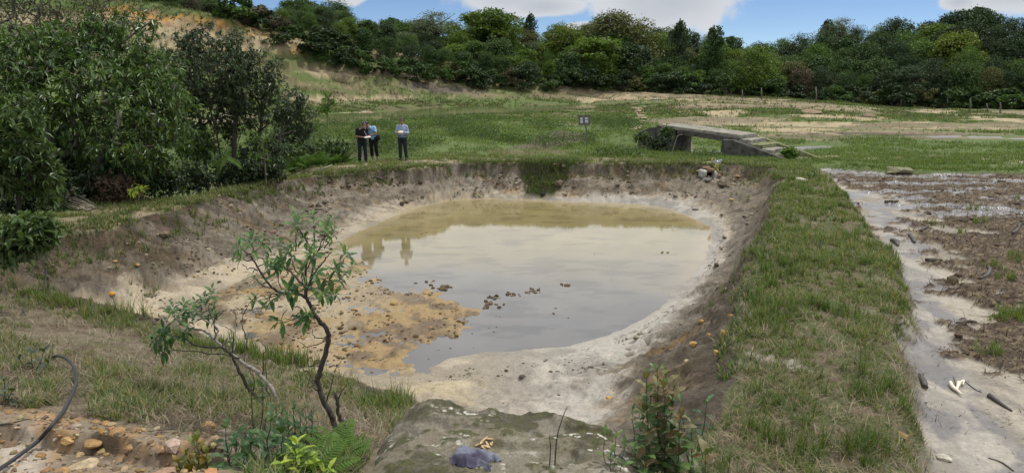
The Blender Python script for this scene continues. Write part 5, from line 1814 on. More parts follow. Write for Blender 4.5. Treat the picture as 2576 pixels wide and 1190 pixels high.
def build_near_plants():
    zr = lambda x, y: (1420.7 + x * .2462, 896.6 + y * .2462)
    Y = 4.7
    st = [(*zr(950, 1300), *zr(945, 150), 3, 0.0), (*zr(930, 1300), *zr(835, 230), -6, -0.1), (*zr(980, 1300), *zr(1030, 190), 8, 0.1), (*zr(1000, 1300), *zr(1100, 420), 6, 0.05), (*zr(930, 1300), *zr(800, 560), -8, 0.15), (*zr(1100, 1300), *zr(1180, 640), 6, -0.1),
          (*zr(1280, 1300), *zr(1300, 700), 2, 0.0), (*zr(1400, 1300), *zr(1440, 1000), 2, -0.15), (*zr(850, 1300), *zr(830, 820), -3, -0.2), (*zr(900, 1300), *zr(880, 420), -3, 0.1), (*zr(1020, 1300), *zr(1010, 320), 3, -0.05), (*zr(760, 1300), *zr(740, 1050), -3, -0.2)]
    leafy_plant('leafy_bush', 'bronze tipped leafy bush standing right of the boulder', 'bush', stems_px(st, Y), OVAL, 0.165, GREEN_T + BRONZE_T[:3], 501, gap=0.064, skip=0.2, pitch=0.6, top=BRONZE_T, r=0.006)
    st = [(*zr(1300, 1250), *zr(1450, 480), 5, 0.15), (*zr(1300, 1250), *zr(1190, 470), -4, 0.25)]
    leafy_plant('arching_shrub', 'thin shrub with drooping blue green leaves right of the bronze tipped bush', 'shrub', stems_px(st, Y + 0.3), WHORL, 0.16, BUSH_T, 502, gap=0.07, skip=0.6, pitch=0.0)
    st = [(*zr(455, 1300), *zr(400, 800), -4, 0), (*zr(470, 1300), *zr(520, 830), 4, 0), (*zr(465, 1300), *zr(610, 930), 6, -0.05), (*zr(450, 1300), *zr(470, 1000), 0, -0.1)]
    leafy_plant('seedling', 'thin red-stemmed seedling at the right edge of the boulder', 'plant', stems_px(st, 4.35), WHORL, 0.12, GREEN_T, 503, gap=0.13, skip=0.3, r=0.004)
    st = [(*zr(770, 900), *zr(690, 560), -3, 0.1), (*zr(770, 900), *zr(760, 560), 3, 0), (*zr(780, 900), *zr(800, 640), 2, 0)]
    leafy_plant('seedling', 'low green seedling behind the bronze tipped bush on the sand edge', 'plant', stems_px(st, 5.2), WHORL, 0.10, BUSH_T, 504, gap=0.07, skip=0.3)
    # bottom middle: dark green bush, lime shoots, ochre leaved sapling, ferns
    st = []
    rg = np.random.default_rng(505)
    for i in range(20):
        fx = 580 + i * 7.5
        st.append((fx + rg.normal(0, 8), 1225, fx + rg.normal(0, 10), 1075 + rg.uniform(0, 90) - 18 * math.sin(i / 19 * 3.14), rg.normal(0, 4), rg.uniform(-0.3, 0.3)))
    leafy_plant('leafy_bush', 'dark green pointed-leaf bush at the bottom below the pale sapling', 'bush', stems_px(st, 4.25), OVAL[:2] + WHORL[:2], 0.155, BUSH_T, 506, gap=0.085, skip=0.15, pitch=0.25)
    st = [(742, 1215, 745, 1115, 3, 0), (735, 1215, 715, 1168, -2, -0.1), (748, 1215, 790, 1172, 3, -0.1), (742, 1215, 742, 1145, 1, -0.05), (760, 1215, 825, 1182, 3, -0.15), (725, 1215, 690, 1182, -2, -0.1)]
    leafy_plant('lime_shoot', 'bright lime green shoots between the dark bush and the ferns', 'plant', stems_px(st, 3.95), WHORL[:3], 0.15, LIME_T, 507, gap=0.028, skip=0.3, pitch=0.3)
    st = [(505, 1200, 495, 1110, -3, 0), (500, 1200, 470, 1145, -4, 0.05), (480, 1200, 448, 1165, -2, 0), (510, 1200, 520, 1140, 2, 0)]
    leafy_plant('ochre_seedling', 'seedling with upright ochre leaves on the bare orange slope', 'plant', stems_px(st, 4.15), OVAL, 0.13, OCHRE_T, 508, gap=0.045, skip=0.35, pitch=1.1)
    st = [(860, 1090, 850, 1040, 0, -0.1), (845, 1095, 815, 1000, 0, 0.1), (700, 1075, 720, 1010, 3, 0), (640, 1080, 632, 975, -4, 0), (650, 1080, 660, 975, 4, 0)]
    leafy_plant('seedling', 'round-leaved seedlings under the pale sapling', 'plant', stems_px([s for s in st[3:]], 5.35), OVAL, 0.12, GREEN_T, 509, gap=0.06, skip=0.75)
    leafy_plant('seedling', 'dark leafy weeds around the feet of the pale sapling', 'plant', stems_px([(690 + i * 14, 1085, 694 + i * 15, 1030 + (i % 3) * 12, 3, -0.1 * (i % 2)) for i in range(7)], 5.0), WHORL, 0.13, BUSH_T, 510, gap=0.05, skip=0.3)
    st = [(95, 1000, 80, 890, -3, 0), (92, 1000, 110, 885, 3, 0), (90, 1000, 50, 905, -3, 0), (88, 1000, 120, 915, 2, -0.1)]
    leafy_plant('grey_shrub', 'grey green small shrub in the grass left of the hose', 'shrub', stems_px(st, 6.9), OVAL, 0.13, GREY_T, 511, gap=0.07, skip=0.55)
    st = [(15, 1040, 10, 960, 2, 0), (10, 1040, 30, 985, 2, 0), (0, 1040, -20, 970, -2, 0)]
    leafy_plant('grey_shrub', 'dusky plant at the left edge above the bare slope', 'shrub', stems_px(st, 5.6), OVAL, 0.11, GREY_T, 512, gap=0.06, skip=0.4)
    for i, (lb, px, py, Y, n, L) in enumerate((('bright fern between the lime shoots and the boulder', 862, 1145, 4.55, 8, 0.27), ('fern low beside the left edge of the boulder', 893, 1128, 4.75, 6, 0.22), ('dark fern at the bottom below the bent sapling', 805, 1170, 4.25, 8, 0.27), ('small fern behind the bright fern beside the boulder', 835, 1120, 4.9, 7, 0.28), ('fern at the bottom edge beside the lime shoots', 790, 1195, 3.9, 7, 0.30))):
        p = at_y(px, py, Y)
        p[2] = max(p[2] - 0.05, hz(p[0], p[1]))
        fern('fern', lb, p, n, L, 520 + i, 'fern_leaf' if 'dark' not in lb else 'broad_leaf')
    # bare twigs standing on the boulder
    for i, (pts, lb) in enumerate((([(1395, 1165), (1400, 1110), (1412, 1060), (1427, 1022)], 'tall bare twig standing at the right end of the boulder'), ([(1380, 1170), (1385, 1130), (1382, 1095)], 'short bare twig beside the tall twig on the boulder'), ([(1505, 1050), (1512, 1070), (1512, 1085)], 'bare dark twig at the back right corner of the boulder'))):
        P = px_path(pts, 4.35 if i < 2 else 5.6)
        P[0] -= (0, 0, 0.12)
        o = MB().tube(smooth_path(P, 3), np.linspace(0.006, 0.0025, 3 * (len(P) - 1) + 1), 5).build('bare_twig', DARKBARK)
        tag(o, lb, 'twig')


build_near_plants()
# ------------------------------------------------------------------ grass, litter, clods
GRASS_M = vmat('grass_blade', rough=0.55, spec=0.25, namt=0.0, translucent=0.32)
STRAW_M = vmat('straw', rough=0.8, spec=0.15, namt=0.0, translucent=0.1)
CLOD_M = vmat('mud_clod', rough=0.9, spec=0.15, nscale=40, namt=0.35, bump=0.5, bscale=60, bdist=0.01)


def sample(n, xr, yr, rg, bias=0.0):
    """random plan points inside the view fan; bias > 0 puts more of them near the camera"""
    u = rg.random(n)
    if bias:
        bias = 0.999 if bias == 1.0 else bias
        a, b = yr[0] ** (1 - bias), yr[1] ** (1 - bias)
        y = (a + (b - a) * u) ** (1 / (1 - bias))
    else:
        y = yr[0] + (yr[1] - yr[0]) * u
    x = rg.uniform(xr[0], xr[1], n)
    lim = y * 0.80 + 1.5
    k = np.abs(x) < lim
    return x[k], y[k]


def clumped(x, y, rg, scale, lo, hi, seed):
    return rg.random(len(x)) < sstep(lo, hi, fbm(x * scale, y * scale, 4, seed))


def blade_cols(n, rg, kinds, w):
    k = rg.choice(len(kinds), n, p=np.array(w) / sum(w))
    c = np.array(kinds)[k] * rg.uniform(0.7, 1.3, (n, 1))
    return c * rg.uniform(0.9, 1.1, (n, 3))


G1, G2, G3, GY, GD = (0.082, 0.130, 0.030), (0.112, 0.162, 0.038), (0.052, 0.088, 0.023), (0.18, 0.17, 0.06), (0.24, 0.20, 0.12)


def grass(name, label, x, y, h, w, lean, cols, rg, mat=GRASS_M, dz=0.0):
    z = height(x, y) - 0.012 + dz
    return tag(obj(name, grass_mesh(name, np.stack((x, y, z), 1), h, w, lean, cols, rg=rg), mat), label, kind='stuff')


def tufts(x, y, per, rad, rg):
    """turn tuft centres into blade feet; returns feet and a per-blade tuft number"""
    n = len(x)
    i = np.repeat(np.arange(n), per)
    r = rad * np.abs(rg.normal(0, 0.6, len(i)))
    a = rg.uniform(0, 6.283, len(i))
    return x[i] + r * np.cos(a), y[i] + r * np.sin(a), i


HOSE_PTS = ((106, 505, 0.02), (104, 535, 0.08), (112, 570, 0.05), (120, 605, 0.05), (119, 640, 0.05), (117, 680, 0.05), (116, 710, 0.05), (108, 732, 0.05), (84, 743, 0.02), (60, 760, -0.04), (60, 800, -0.06), (80, 850, -0.06), (110, 890, -0.02),
            (150, 912, 0.08), (172, 922, 0.09), (188, 942, 0.09), (196, 968, 0.09), (192, 995, 0.09), (180, 1025, 0.09), (160, 1060, 0.08), (132, 1095, 0.08), (98, 1130, 0.07), (60, 1160, 0.07), (20, 1190, 0.07), (-40, 1230, 0.06))
HOSE_LINE = np.array([ground(p[0], p[1]) for p in HOSE_PTS[13:]])


def build_grass():
    rg = np.random.default_rng(600)
    # near slope: green tufts over lying straw
    x, y = sample(34000, (-9, 1.2), (3.2, 15), rg, 1.2)
    Z = zones(x, y)
    bare = pz([(-200, 1030), (120, 1035), (250, 1058), (360, 1072), (470, 1105), (550, 1055), (600, 1115), (600, 1190), (560, 1300), (-200, 1300)], x, y, 0.12, 0.22, 2.0)
    rock = sdpoly(P_ROCK, x, y)
    k = (Z['rim'] < 0.05) & (bare < 0.4) & (rock < -0.02) & (y < 14.5)
    x, y = x[k], y[k]
    edge = Z['rim'][k] > -0.55
    k = clumped(x, y, rg, 1.1, 0.36, 0.62, 601) | (edge & (rg.random(len(x)) < 0.45))
    k &= np.abs(dpolyline(HOSE_LINE, x, y)) > 0.13
    xt, yt = x[k][:2700], y[k][:2700]
    bx, by, i = tufts(xt, yt, 16, 0.07, rg)
    hh = (rg.uniform(0.07, 0.17, len(xt)) * (0.7 + 0.9 * fbm(xt * 0.9, yt * 0.9, 3, 603)))[i] * rg.uniform(0.5, 1.25, len(i))
    grass('near_grass', 'green and dry grass tufts on the near slope left of the boulder', bx, by, hh, rg.uniform(0.005, 0.010, len(i)), rg.uniform(0.3, 2.8, len(i)), blade_cols(len(i), rg, (G1, G2, G3, GY, GD), (2.4, 1.6, 3, 2.2, 2.6)), rg)
    x, y = sample(95000, (-9, 1.2), (3.2, 14.5), rg, 1.0)
    Z = zones(x, y)
    bare = pz([(-200, 1030), (120, 1035), (250, 1058), (360, 1072), (470, 1105), (550, 1055), (600, 1115), (600, 1190), (560, 1300), (-200, 1300)], x, y, 0.12, 0.22, 2.0)
    k = (Z['rim'] < 0.05) & (bare < 0.5) & (sdpoly(P_ROCK, x, y) < 0.0)
    k &= rg.random(len(x)) < 0.25 + 0.75 * sstep(0.35, 0.55, fbm(x * 1.3, y * 1.3, 3, 605))
    x, y = x[k][:42000], y[k][:42000]
    grass('straw_litter', 'pale dry grass lying flat on the near slope', x, y, rg.uniform(0.08, 0.26, len(x)), rg.uniform(0.004, 0.008, len(x)), rg.uniform(2.5, 8, len(x)), blade_cols(len(x), rg, ((0.21, 0.175, 0.115), (0.14, 0.113, 0.073), (0.08, 0.063, 0.042), (0.29, 0.245, 0.165)), (2.4, 3, 3, 1.0)), rg, STRAW_M, 0.025)
    # berm on the right
    x, y = sample(60000, (0.9, 11), (3.4, 27.5), rg, 1.0)
    Z = zones(x, y)
    k = (Z['rim'] < np.where(y < 24, -0.14, 0.05)) & (Z['mud'] < 0.08) & (sdpoly(P_ROCK, x, y) < -0.1)
    k &= rg.random(len(x)) < 0.10 + 0.9 * sstep(0.40, 0.60, -0.03 + fbm(x * 1.3, y * 1.0, 4, 607) + 0.10 * sstep(0.5, 0.1, np.abs(Z['mud'] + 0.25)) + 0.10 * sstep(0.6, 0.2, np.abs(Z['rim'] + 0.45)) - 0.14 * sstep(10, 6.5, y))
    x, y = x[k][:4200], y[k][:4200]
    bx, by, i = tufts(x, y, 17, 0.085, rg)
    hh = (rg.uniform(0.05, 0.19, len(x)) * (0.4 + 1.2 * fbm(x * 0.8, y * 0.8, 3, 609)))[i] * rg.uniform(0.45, 1.2, len(i))
    grass('berm_grass', 'green grass growing along the berm on the right', bx, by, hh, rg.uniform(0.006, 0.011, len(i)) * np.clip(by / 9, 0.8, 2.0), rg.uniform(0.3, 2.6, len(i)), blade_cols(len(i), rg, (G1, G2, G3, GY, GD), (2.8, 3.2, 2.2, 2.6, 2.0)), rg)
    # taller clumps standing out of the berm turf
    x, y = sample(60000, (0.9, 11), (3.4, 27.5), rg, 1.0)
    Z = zones(x, y)
    k = (Z['rim'] < 0.02) & (Z['mud'] < 0.05) & (sdpoly(P_ROCK, x, y) < -0.1)
    k &= rg.random(len(x)) < 0.03 + 0.6 * sstep(0.56, 0.66, fbm(x * 1.9, y * 1.5, 4, 608))
    x, y = x[k][:560], y[k][:560]
    bx, by, i = tufts(x, y, 22, 0.07, rg)
    hh = rg.uniform(0.14, 0.33, len(x))[i] * rg.uniform(0.4, 1.1, len(i))
    grass('berm_tussocks', 'taller tussocks of coarse grass on the right berm', bx, by, hh, rg.uniform(0.005, 0.010, len(i)) * np.clip(by / 9, 0.8, 2.0), rg.uniform(0.2, 1.6, len(i)), blade_cols(len(i), rg, (G1, G2, G3, GY, (0.045, 0.06, 0.02)), (3, 2, 3, 1.2, 2)), rg)
    x, y = sample(80000, (0.9, 11), (3.4, 27), rg, 1.0)
    Z = zones(x, y)
    k = (Z['rim'] < np.where(y < 24, 0.0, 0.1)) & (Z['mud'] < 0.2) & (sdpoly(P_ROCK, x, y) < -0.05)
    x, y = x[k][:32000], y[k][:32000]
    grass('straw_litter', 'dry straw lying between the tufts on the right berm', x, y, rg.uniform(0.08, 0.25, len(x)), rg.uniform(0.004, 0.009, len(x)), rg.uniform(2, 7, len(x)), blade_cols(len(x), rg, ((0.23, 0.19, 0.12), (0.16, 0.125, 0.08), (0.10, 0.08, 0.05)), (3, 3, 2)), rg, STRAW_M, 0.02)
    # grass overhanging the rim all round, and the tongue down the far bank
    xs, ys = [], []
    Pc = np.vstack((P_RIM[:27], ))
    for a, b in zip(Pc[:-1], Pc[1:]):
        L = np.linalg.norm((b - a)[:2])
        n = int(L * (170 if a[1] > 20 else 90))
        t = rg.random(n)
        d = unit((b - a)[:2])
        nrm = np.array((-d[1], d[0]))
        o = rg.normal(0.10, 0.45, n) if not (a[0] > 2 and a[1] < 26) else rg.normal(-0.35, 0.25, n)
        xs.append(a[0] + (b - a)[0] * t + nrm[0] * o)
        ys.append(a[1] + (b - a)[1] * t + nrm[1] * o)
    x, y = np.concatenate(xs), np.concatenate(ys)
    dens = fbm(x * 0.9, y * 0.9, 4, 611)
    k = (rg.random(len(x)) < sstep(0.30, 0.55, dens)) & (zones(x, y)['t'] > np.where((x > 2) & (y < 26), 0.95, 0.72))
    x, y = x[k], y[k]
    bx, by, i = tufts(x, y, 9, 0.07, rg)
    n = len(i)
    grass('rim_grass', 'matted grass fringe overhanging the rim of the pit', bx, by, rg.uniform(0.08, 0.26, n), rg.uniform(0.010, 0.02, n), rg.uniform(0.6, 2.6, n), blade_cols(n, rg, (G1, G3, (0.10, 0.085, 0.05), GD, G2), (2.6, 2.6, 2.4, 1.4, 1.2)), rg)
    P = np.array([ground(*q) for q in ((1305, 404), (1460, 404), (1440, 440), (1395, 490), (1322, 488), (1312, 450))])
    x, y = rg.uniform(P[:, 0].min(), P[:, 0].max(), 9000), rg.uniform(P[:, 1].min(), P[:, 1].max(), 9000)
    k = sdpoly(P, x + (fbm(x * 2, y * 2, 3, 612) - .5), y) > 0
    x, y = x[k][:3600], y[k][:3600]
    n = len(x)
    grass('bank_grass', 'dark grass tongue hanging down the far bank to the water', x, y, rg.uniform(0.12, 0.32, n), rg.uniform(0.012, 0.022, n), rg.uniform(0.5, 2.5, n), blade_cols(n, rg, (G3, G1, (0.07, 0.065, 0.035), GY), (3, 2, 2, 0.7)), rg)
    # top of the far and left banks
    x, y = sample(60000, (-12, 12), (14, 33), rg, 0.5)
    Z = zones(x, y)
    k = (Z['rim'] < 0.05) & (Z['rim'] > -2.4) & (Z['mud'] < -0.3)
    dn = fbm(x * 1.0, y * 1.0, 4, 613)
    k &= rg.random(len(x)) < 0.06 + 0.85 * sstep(0.45, 0.62, dn + 0.15 * sstep(-0.9, -1.7, Z['rim']))
    x, y = x[k][:5200], y[k][:5200]
    bx, by, i = tufts(x, y, 8, 0.08, rg)
    n = len(i)
    grass('path_grass', 'short worn grass on the path round the far rim', bx, by, rg.uniform(0.05, 0.17, n), rg.uniform(0.010, 0.018, n), rg.uniform(0.3, 1.6, n), blade_cols(n, rg, (G1, G2, GY, GD), (3, 2.2, 2, 1.4)), rg)
    # meadow beyond the pit
    x, y = sample(190000, (-30, 38), (30.5, 66), rg, 1.1)
    Z = zones(x, y)
    k = (Z['rim'] < -1.2) & (Z['mud'] < -0.1) & (dpolyline(P_BROOK, x, y) > 1.3) & (sdpoly(P_POND2, x, y) < np.where(y < 66, -3.5, -0.3))
    x, y = x[k], y[k]
    bare = np.zeros(len(x))
    for pts, col, a, s in PATCHES:
        if col != ORANGE:
            bare = np.maximum(bare, pz(pts, x, y, soft=s, warp=s * 1.6, wscale=0.25 if s > 0.8 else 0.8))
    bare = np.maximum(bare, bare_strips(x, y)[0])
    bare = np.maximum(bare, sstep(0.50, 0.56, fbm(x * 0.075, y * 0.30, 5, 211)) * sstep(36, 44, y) * sstep(1, 9, x))
    k = rg.random(len(x)) < (1 - 0.94 * bare) * (0.25 + 0.75 * sstep(0.35, 0.55, fbm(x * 0.5, y * 0.7, 4, 615))) * (dpolyline(P_PUDDLE, x, y + 1.0) > 2.6)
    x, y = x[k][:34000], y[k][:34000]
    bx, by, i = tufts(x, y, 5, 0.14, rg)
    n = len(i)
    tone = (0.75 + 0.5 * fbm(x * 0.35, y * 0.5, 3, 617))[i][:, None]
    grass('meadow_grass', 'lush green grass covering the meadow beyond the pit', bx, by, rg.uniform(0.08, 0.27, n) * (0.7 + 0.6 * fbm(bx * 0.4, by * 0.5, 3, 619)), rg.uniform(0.014, 0.028, n) * by / 38, rg.uniform(0.3, 2.4, n), blade_cols(n, rg, (G1, G2, G3, GY), (3.4, 3.6, 1.8, 0.8)) * tone, rg)
    # taller meadow weeds
    x, y = sample(14000, (-14, 9), (30.5, 55), rg, 1.3)
    Z = zones(x, y)
    k = (Z['rim'] < -1.6) & (Z['mud'] < -0.1) & (dpolyline(P_BROOK, x, y) > 1.6) & (sdpoly(P_POND2, x, y) < -0.5)
    k &= fbm(x * 0.45, y * 0.45, 4, 621) > 0.53
    x, y = x[k][:2600], y[k][:2600]
    m = 12
    p = np.repeat(np.stack((x, y, height(x, y)), 1), m, 0)
    p += rg.normal(0, 1, p.shape) * np.array((0.14, 0.14, 0.0))
    p[:, 2] += rg.uniform(0.02, 0.42, len(p))
    d = unit(rg.normal(size=p.shape) + (0, 0, 0.2))
    V, T = leaves_arrays(p, d, unit(rg.normal(size=p.shape) + (0, 0, 1.2)), rg.uniform(0.06, 0.13, len(p)), 0.055, 0.15, 0.1)
    o = obj('meadow_weeds', make_mesh('meadow_weeds', V, T=T, col=np.repeat(blade_cols(len(p), rg, (G3, G1, (0.03, 0.05, 0.018)), (3, 2, 2)), 4, 0), smooth=False), GRASS_M)
    tag(o, 'low leafy weeds standing in patches in the meadow grass', kind='stuff')
    # sparse grass and brush on the far hillside
    x, y = sample(90000, (-48, 48), (60, 92), rg, 0.8)
    k = np.ones(len(x), bool)
    zz = height(x, y)
    bare = np.zeros(len(x))
    for pts, col, a, s in PATCHES:
        bare = np.maximum(bare, pz(pts, x, y, soft=s, warp=s * 1.6, wscale=0.25 if s > 0.8 else 0.8))
    bare = np.maximum(bare, bare_strips(x, y)[0])
    k &= rg.random(len(x)) < (1 - 0.8 * bare) * sstep(0.34, 0.56, fbm(x * 0.3, y * 0.5, 4, 623))
    k &= sdpoly(P_POND2, x, y) < -0.6
    x, y = x[k][:20000], y[k][:20000]
    bx, by, i = tufts(x, y, 4, 0.25, rg)
    n = len(i)
    grass('hillside_grass', 'rough grass in patches on the hillside and far flats', bx, by, rg.uniform(0.10, 0.34, n), rg.uniform(0.04, 0.08, n), rg.uniform(0.4, 2.6, n), blade_cols(n, rg, (G1, G3, (0.075, 0.07, 0.035), GY, (0.05, 0.045, 0.028)), (3, 2.5, 1.6, 1, 1)), rg)
    # right-hand flat: dead plant litter on the peat, a few green tufts
    x, y = sample(130000, (3, 26), (5.4, 27.5), rg, 0.9)
    Z = zones(x, y)
    k = (Z['mud'] > 0.12) & (peat_field(x, y) + (fbm(x * 4, y * 4, 3, 625) - 0.5) * 0.14 > 0.53)
    x, y = x[k][:26000], y[k][:26000]
    n = len(x)
    grass('plant_litter', 'dark rotting plant litter on the silt flat', x, y, rg.uniform(0.05, 0.24, n), rg.uniform(0.007, 0.016, n), rg.uniform(1.2, 8, n), blade_cols(n, rg, ((0.085, 0.058, 0.038), (0.05, 0.036, 0.026), (0.15, 0.11, 0.07), (0.10, 0.105, 0.04)), (3.5, 3, 1.6, 0.7)), rg, STRAW_M, 0.01)
    x, y = sample(30000, (2.4, 12), (4.6, 20), rg, 0.6)
    Z = zones(x, y)
    k = (Z['mud'] > 0.05) & (rg.random(len(x)) < 0.05 + 0.5 * sstep(0.45, 0.05, Z['mud']) + 0.35 * sstep(0.5, 0.62, fbm(x * 1.6, y * 1.6, 3, 629)))
    x, y = x[k][:3200], y[k][:3200]
    n = len(x)
    grass('silt_debris', 'scattered dark shreds and twigs lying on the pale silt', x, y, rg.uniform(0.02, 0.13, n), rg.uniform(0.004, 0.012, n), rg.uniform(3, 9, n), blade_cols(n, rg, ((0.05, 0.038, 0.028), (0.09, 0.068, 0.046), (0.14, 0.11, 0.07)), (3, 2, 1)), rg, STRAW_M, 0.012)
    tx, ty = [], []
    for px, py, nn in ((2560, 790, 26), (2520, 800, 14), (2500, 670, 8), (2470, 560, 7), (2575, 500, 8), (2555, 650, 10), (2450, 530, 6), (2540, 700, 8), (2500, 890, 10), (2350, 565, 5), (2420, 585, 6)):
        g = ground(px, py)
        tx.append(g[0] + rg.normal(0, 0.16, nn))
        ty.append(g[1] + rg.normal(0, 0.12, nn))
    bx, by, i = tufts(np.concatenate(tx), np.concatenate(ty), 16, 0.06, rg)
    n = len(i)
    grass('flat_tufts', 'green grass tufts scattered on the silt flat', bx, by, rg.uniform(0.08, 0.24, n), rg.uniform(0.006, 0.012, n), rg.uniform(0.2, 1.2, n), blade_cols(n, rg, (G1, G2, GY), (3, 3, 1)), rg)
    # strip of tall grass behind the flat
    x, y = sample(60000, (6, 24), (26.5, 34), rg, 0.6)
    Z = zones(x, y)
    k = (Z['mud'] < -0.02) & (Z['rim'] < -0.3) & (dpolyline(P_BROOK, x, y) > 1.0) & (rg.random(len(x)) < 0.2 + 0.8 * sstep(0.36, 0.5, fbm(x * 0.5, y * 0.8, 3, 627)))
    x, y = x[k][:6000], y[k][:6000]
    bx, by, i = tufts(x, y, 7, 0.12, rg)
    n = len(i)
    grass('meadow_grass', 'tall bright grass strip between the silt flat and the stream', bx, by, rg.uniform(0.07, 0.22, n), rg.uniform(0.012, 0.022, n), rg.uniform(0.3, 1.8, n), blade_cols(n, rg, (G1, G2, G3, GY), (3, 3, 2, 1.2)), rg)
    # tufts growing on the banks
    tx, ty, th = [], [], []
    for px, py, nn, h in ((345, 695, 12, 0.22), (265, 800, 26, 0.3), (300, 815, 20, 0.22), (335, 800, 12, 0.42), (440, 850, 30, 0.22), (500, 880, 30, 0.25), (560, 880, 22, 0.25), (640, 905, 40, 0.32), (690, 915, 50, 0.34), (745, 925, 40, 0.3), (600, 870, 14, 0.35),
                      (960, 1030, 26, 0.28), (990, 1025, 16, 0.30), (1000, 1015, 10, 0.36), (500, 560, 10, 0.25), (470, 575, 10, 0.2), (560, 570, 14, 0.25), (620, 545, 10, 0.2), (440, 570, 12, 0.2), (1903, 600, 14, 0.3), (1893, 640, 12, 0.3),
                      (1805, 760, 10, 0.22), (1130, 480, 6, 0.15), (250, 560, 10, 0.2), (170, 770, 30, 0.25), (90, 745, 34, 0.25), (130, 760, 30, 0.25), (1870, 500, 8, 0.2), (1880, 470, 8, 0.2)):
        g = ground(px, py)
        s = g[1] / 60 * 0.9
        tx.append(g[0] + rg.normal(0, s, nn))
        ty.append(g[1] + rg.normal(0, s, nn))
        th.append(np.full(nn, h))
    tx, ty, th = np.concatenate(tx), np.concatenate(ty), np.concatenate(th)
    bx, by, i = tufts(tx, ty, 12, 0.05, rg)
    n = len(i)
    grass('bank_tufts', 'loose grass tufts rooted on the pit banks', bx, by, th[i] * rg.uniform(0.4, 1.15, n), rg.uniform(0.006, 0.013, n), rg.uniform(0.15, 1.3, n), blade_cols(n, rg, (G1, G2, G3, GY, GD), (3, 2.6, 2, 1.5, 0.9)), rg)


build_grass()


# ------------------------------------------------------------------ stones and clods
def blob(seed, sub=2, rough=0.35, flat=1.0, angular=True):
    bm = bmesh.new()
    bmesh.ops.create_icosphere(bm, subdivisions=sub, radius=1.0)
    V = np.array([v.co[:] for v in bm.verts])
    T = np.array([[v.index for v in f.verts] for f in bm.faces])
    bm.free()
    rg = np.random.default_rng(seed)
    if angular:
        for _ in range(7):
            n = unit(rg.normal(size=3))
            lim = rg.uniform(0.55, 0.85)
            d = V @ n
            V = V - np.maximum(0, d - lim)[:, None] * n
    V = V * (1 + rough * (fbm(V[:, 0] * 2 + seed, V[:, 1] * 2 + V[:, 2] * 1.7, 3, seed) - 0.5)[:, None])
    V[:, 2] *= flat
    return V, T


def stuff_blobs(name, label, x, y, size, cols, mat, rg, sub=1, flat=(0.45, 0.8), z=None):
    base = [blob(700 + i, sub, 0.5) for i in range(6)]
    z = height(x, y) if z is None else z
    Vs, Ts, Cs, n0 = [], [], [], 0
    for i in range(len(x)):
        V, T = base[i % 6]
        a = rg.uniform(0, 6.28)
        c, s = math.cos(a), math.sin(a)
        V = V * (rg.uniform(0.7, 1.3), rg.uniform(0.7, 1.3), rg.uniform(*flat)) * size[i]
        V = V @ np.array(((c, s, 0), (-s, c, 0), (0, 0, 1)))
        Vs.append(V + (x[i], y[i], z[i] + size[i] * 0.12))
        Ts.append(T + n0)
        Cs.append(np.tile(cols[i], (len(V), 1)))
        n0 += len(V)
    return tag(obj(name, make_mesh(name, np.concatenate(Vs), T=np.concatenate(Ts), col=np.concatenate(Cs), smooth=False), mat), label, kind='stuff')


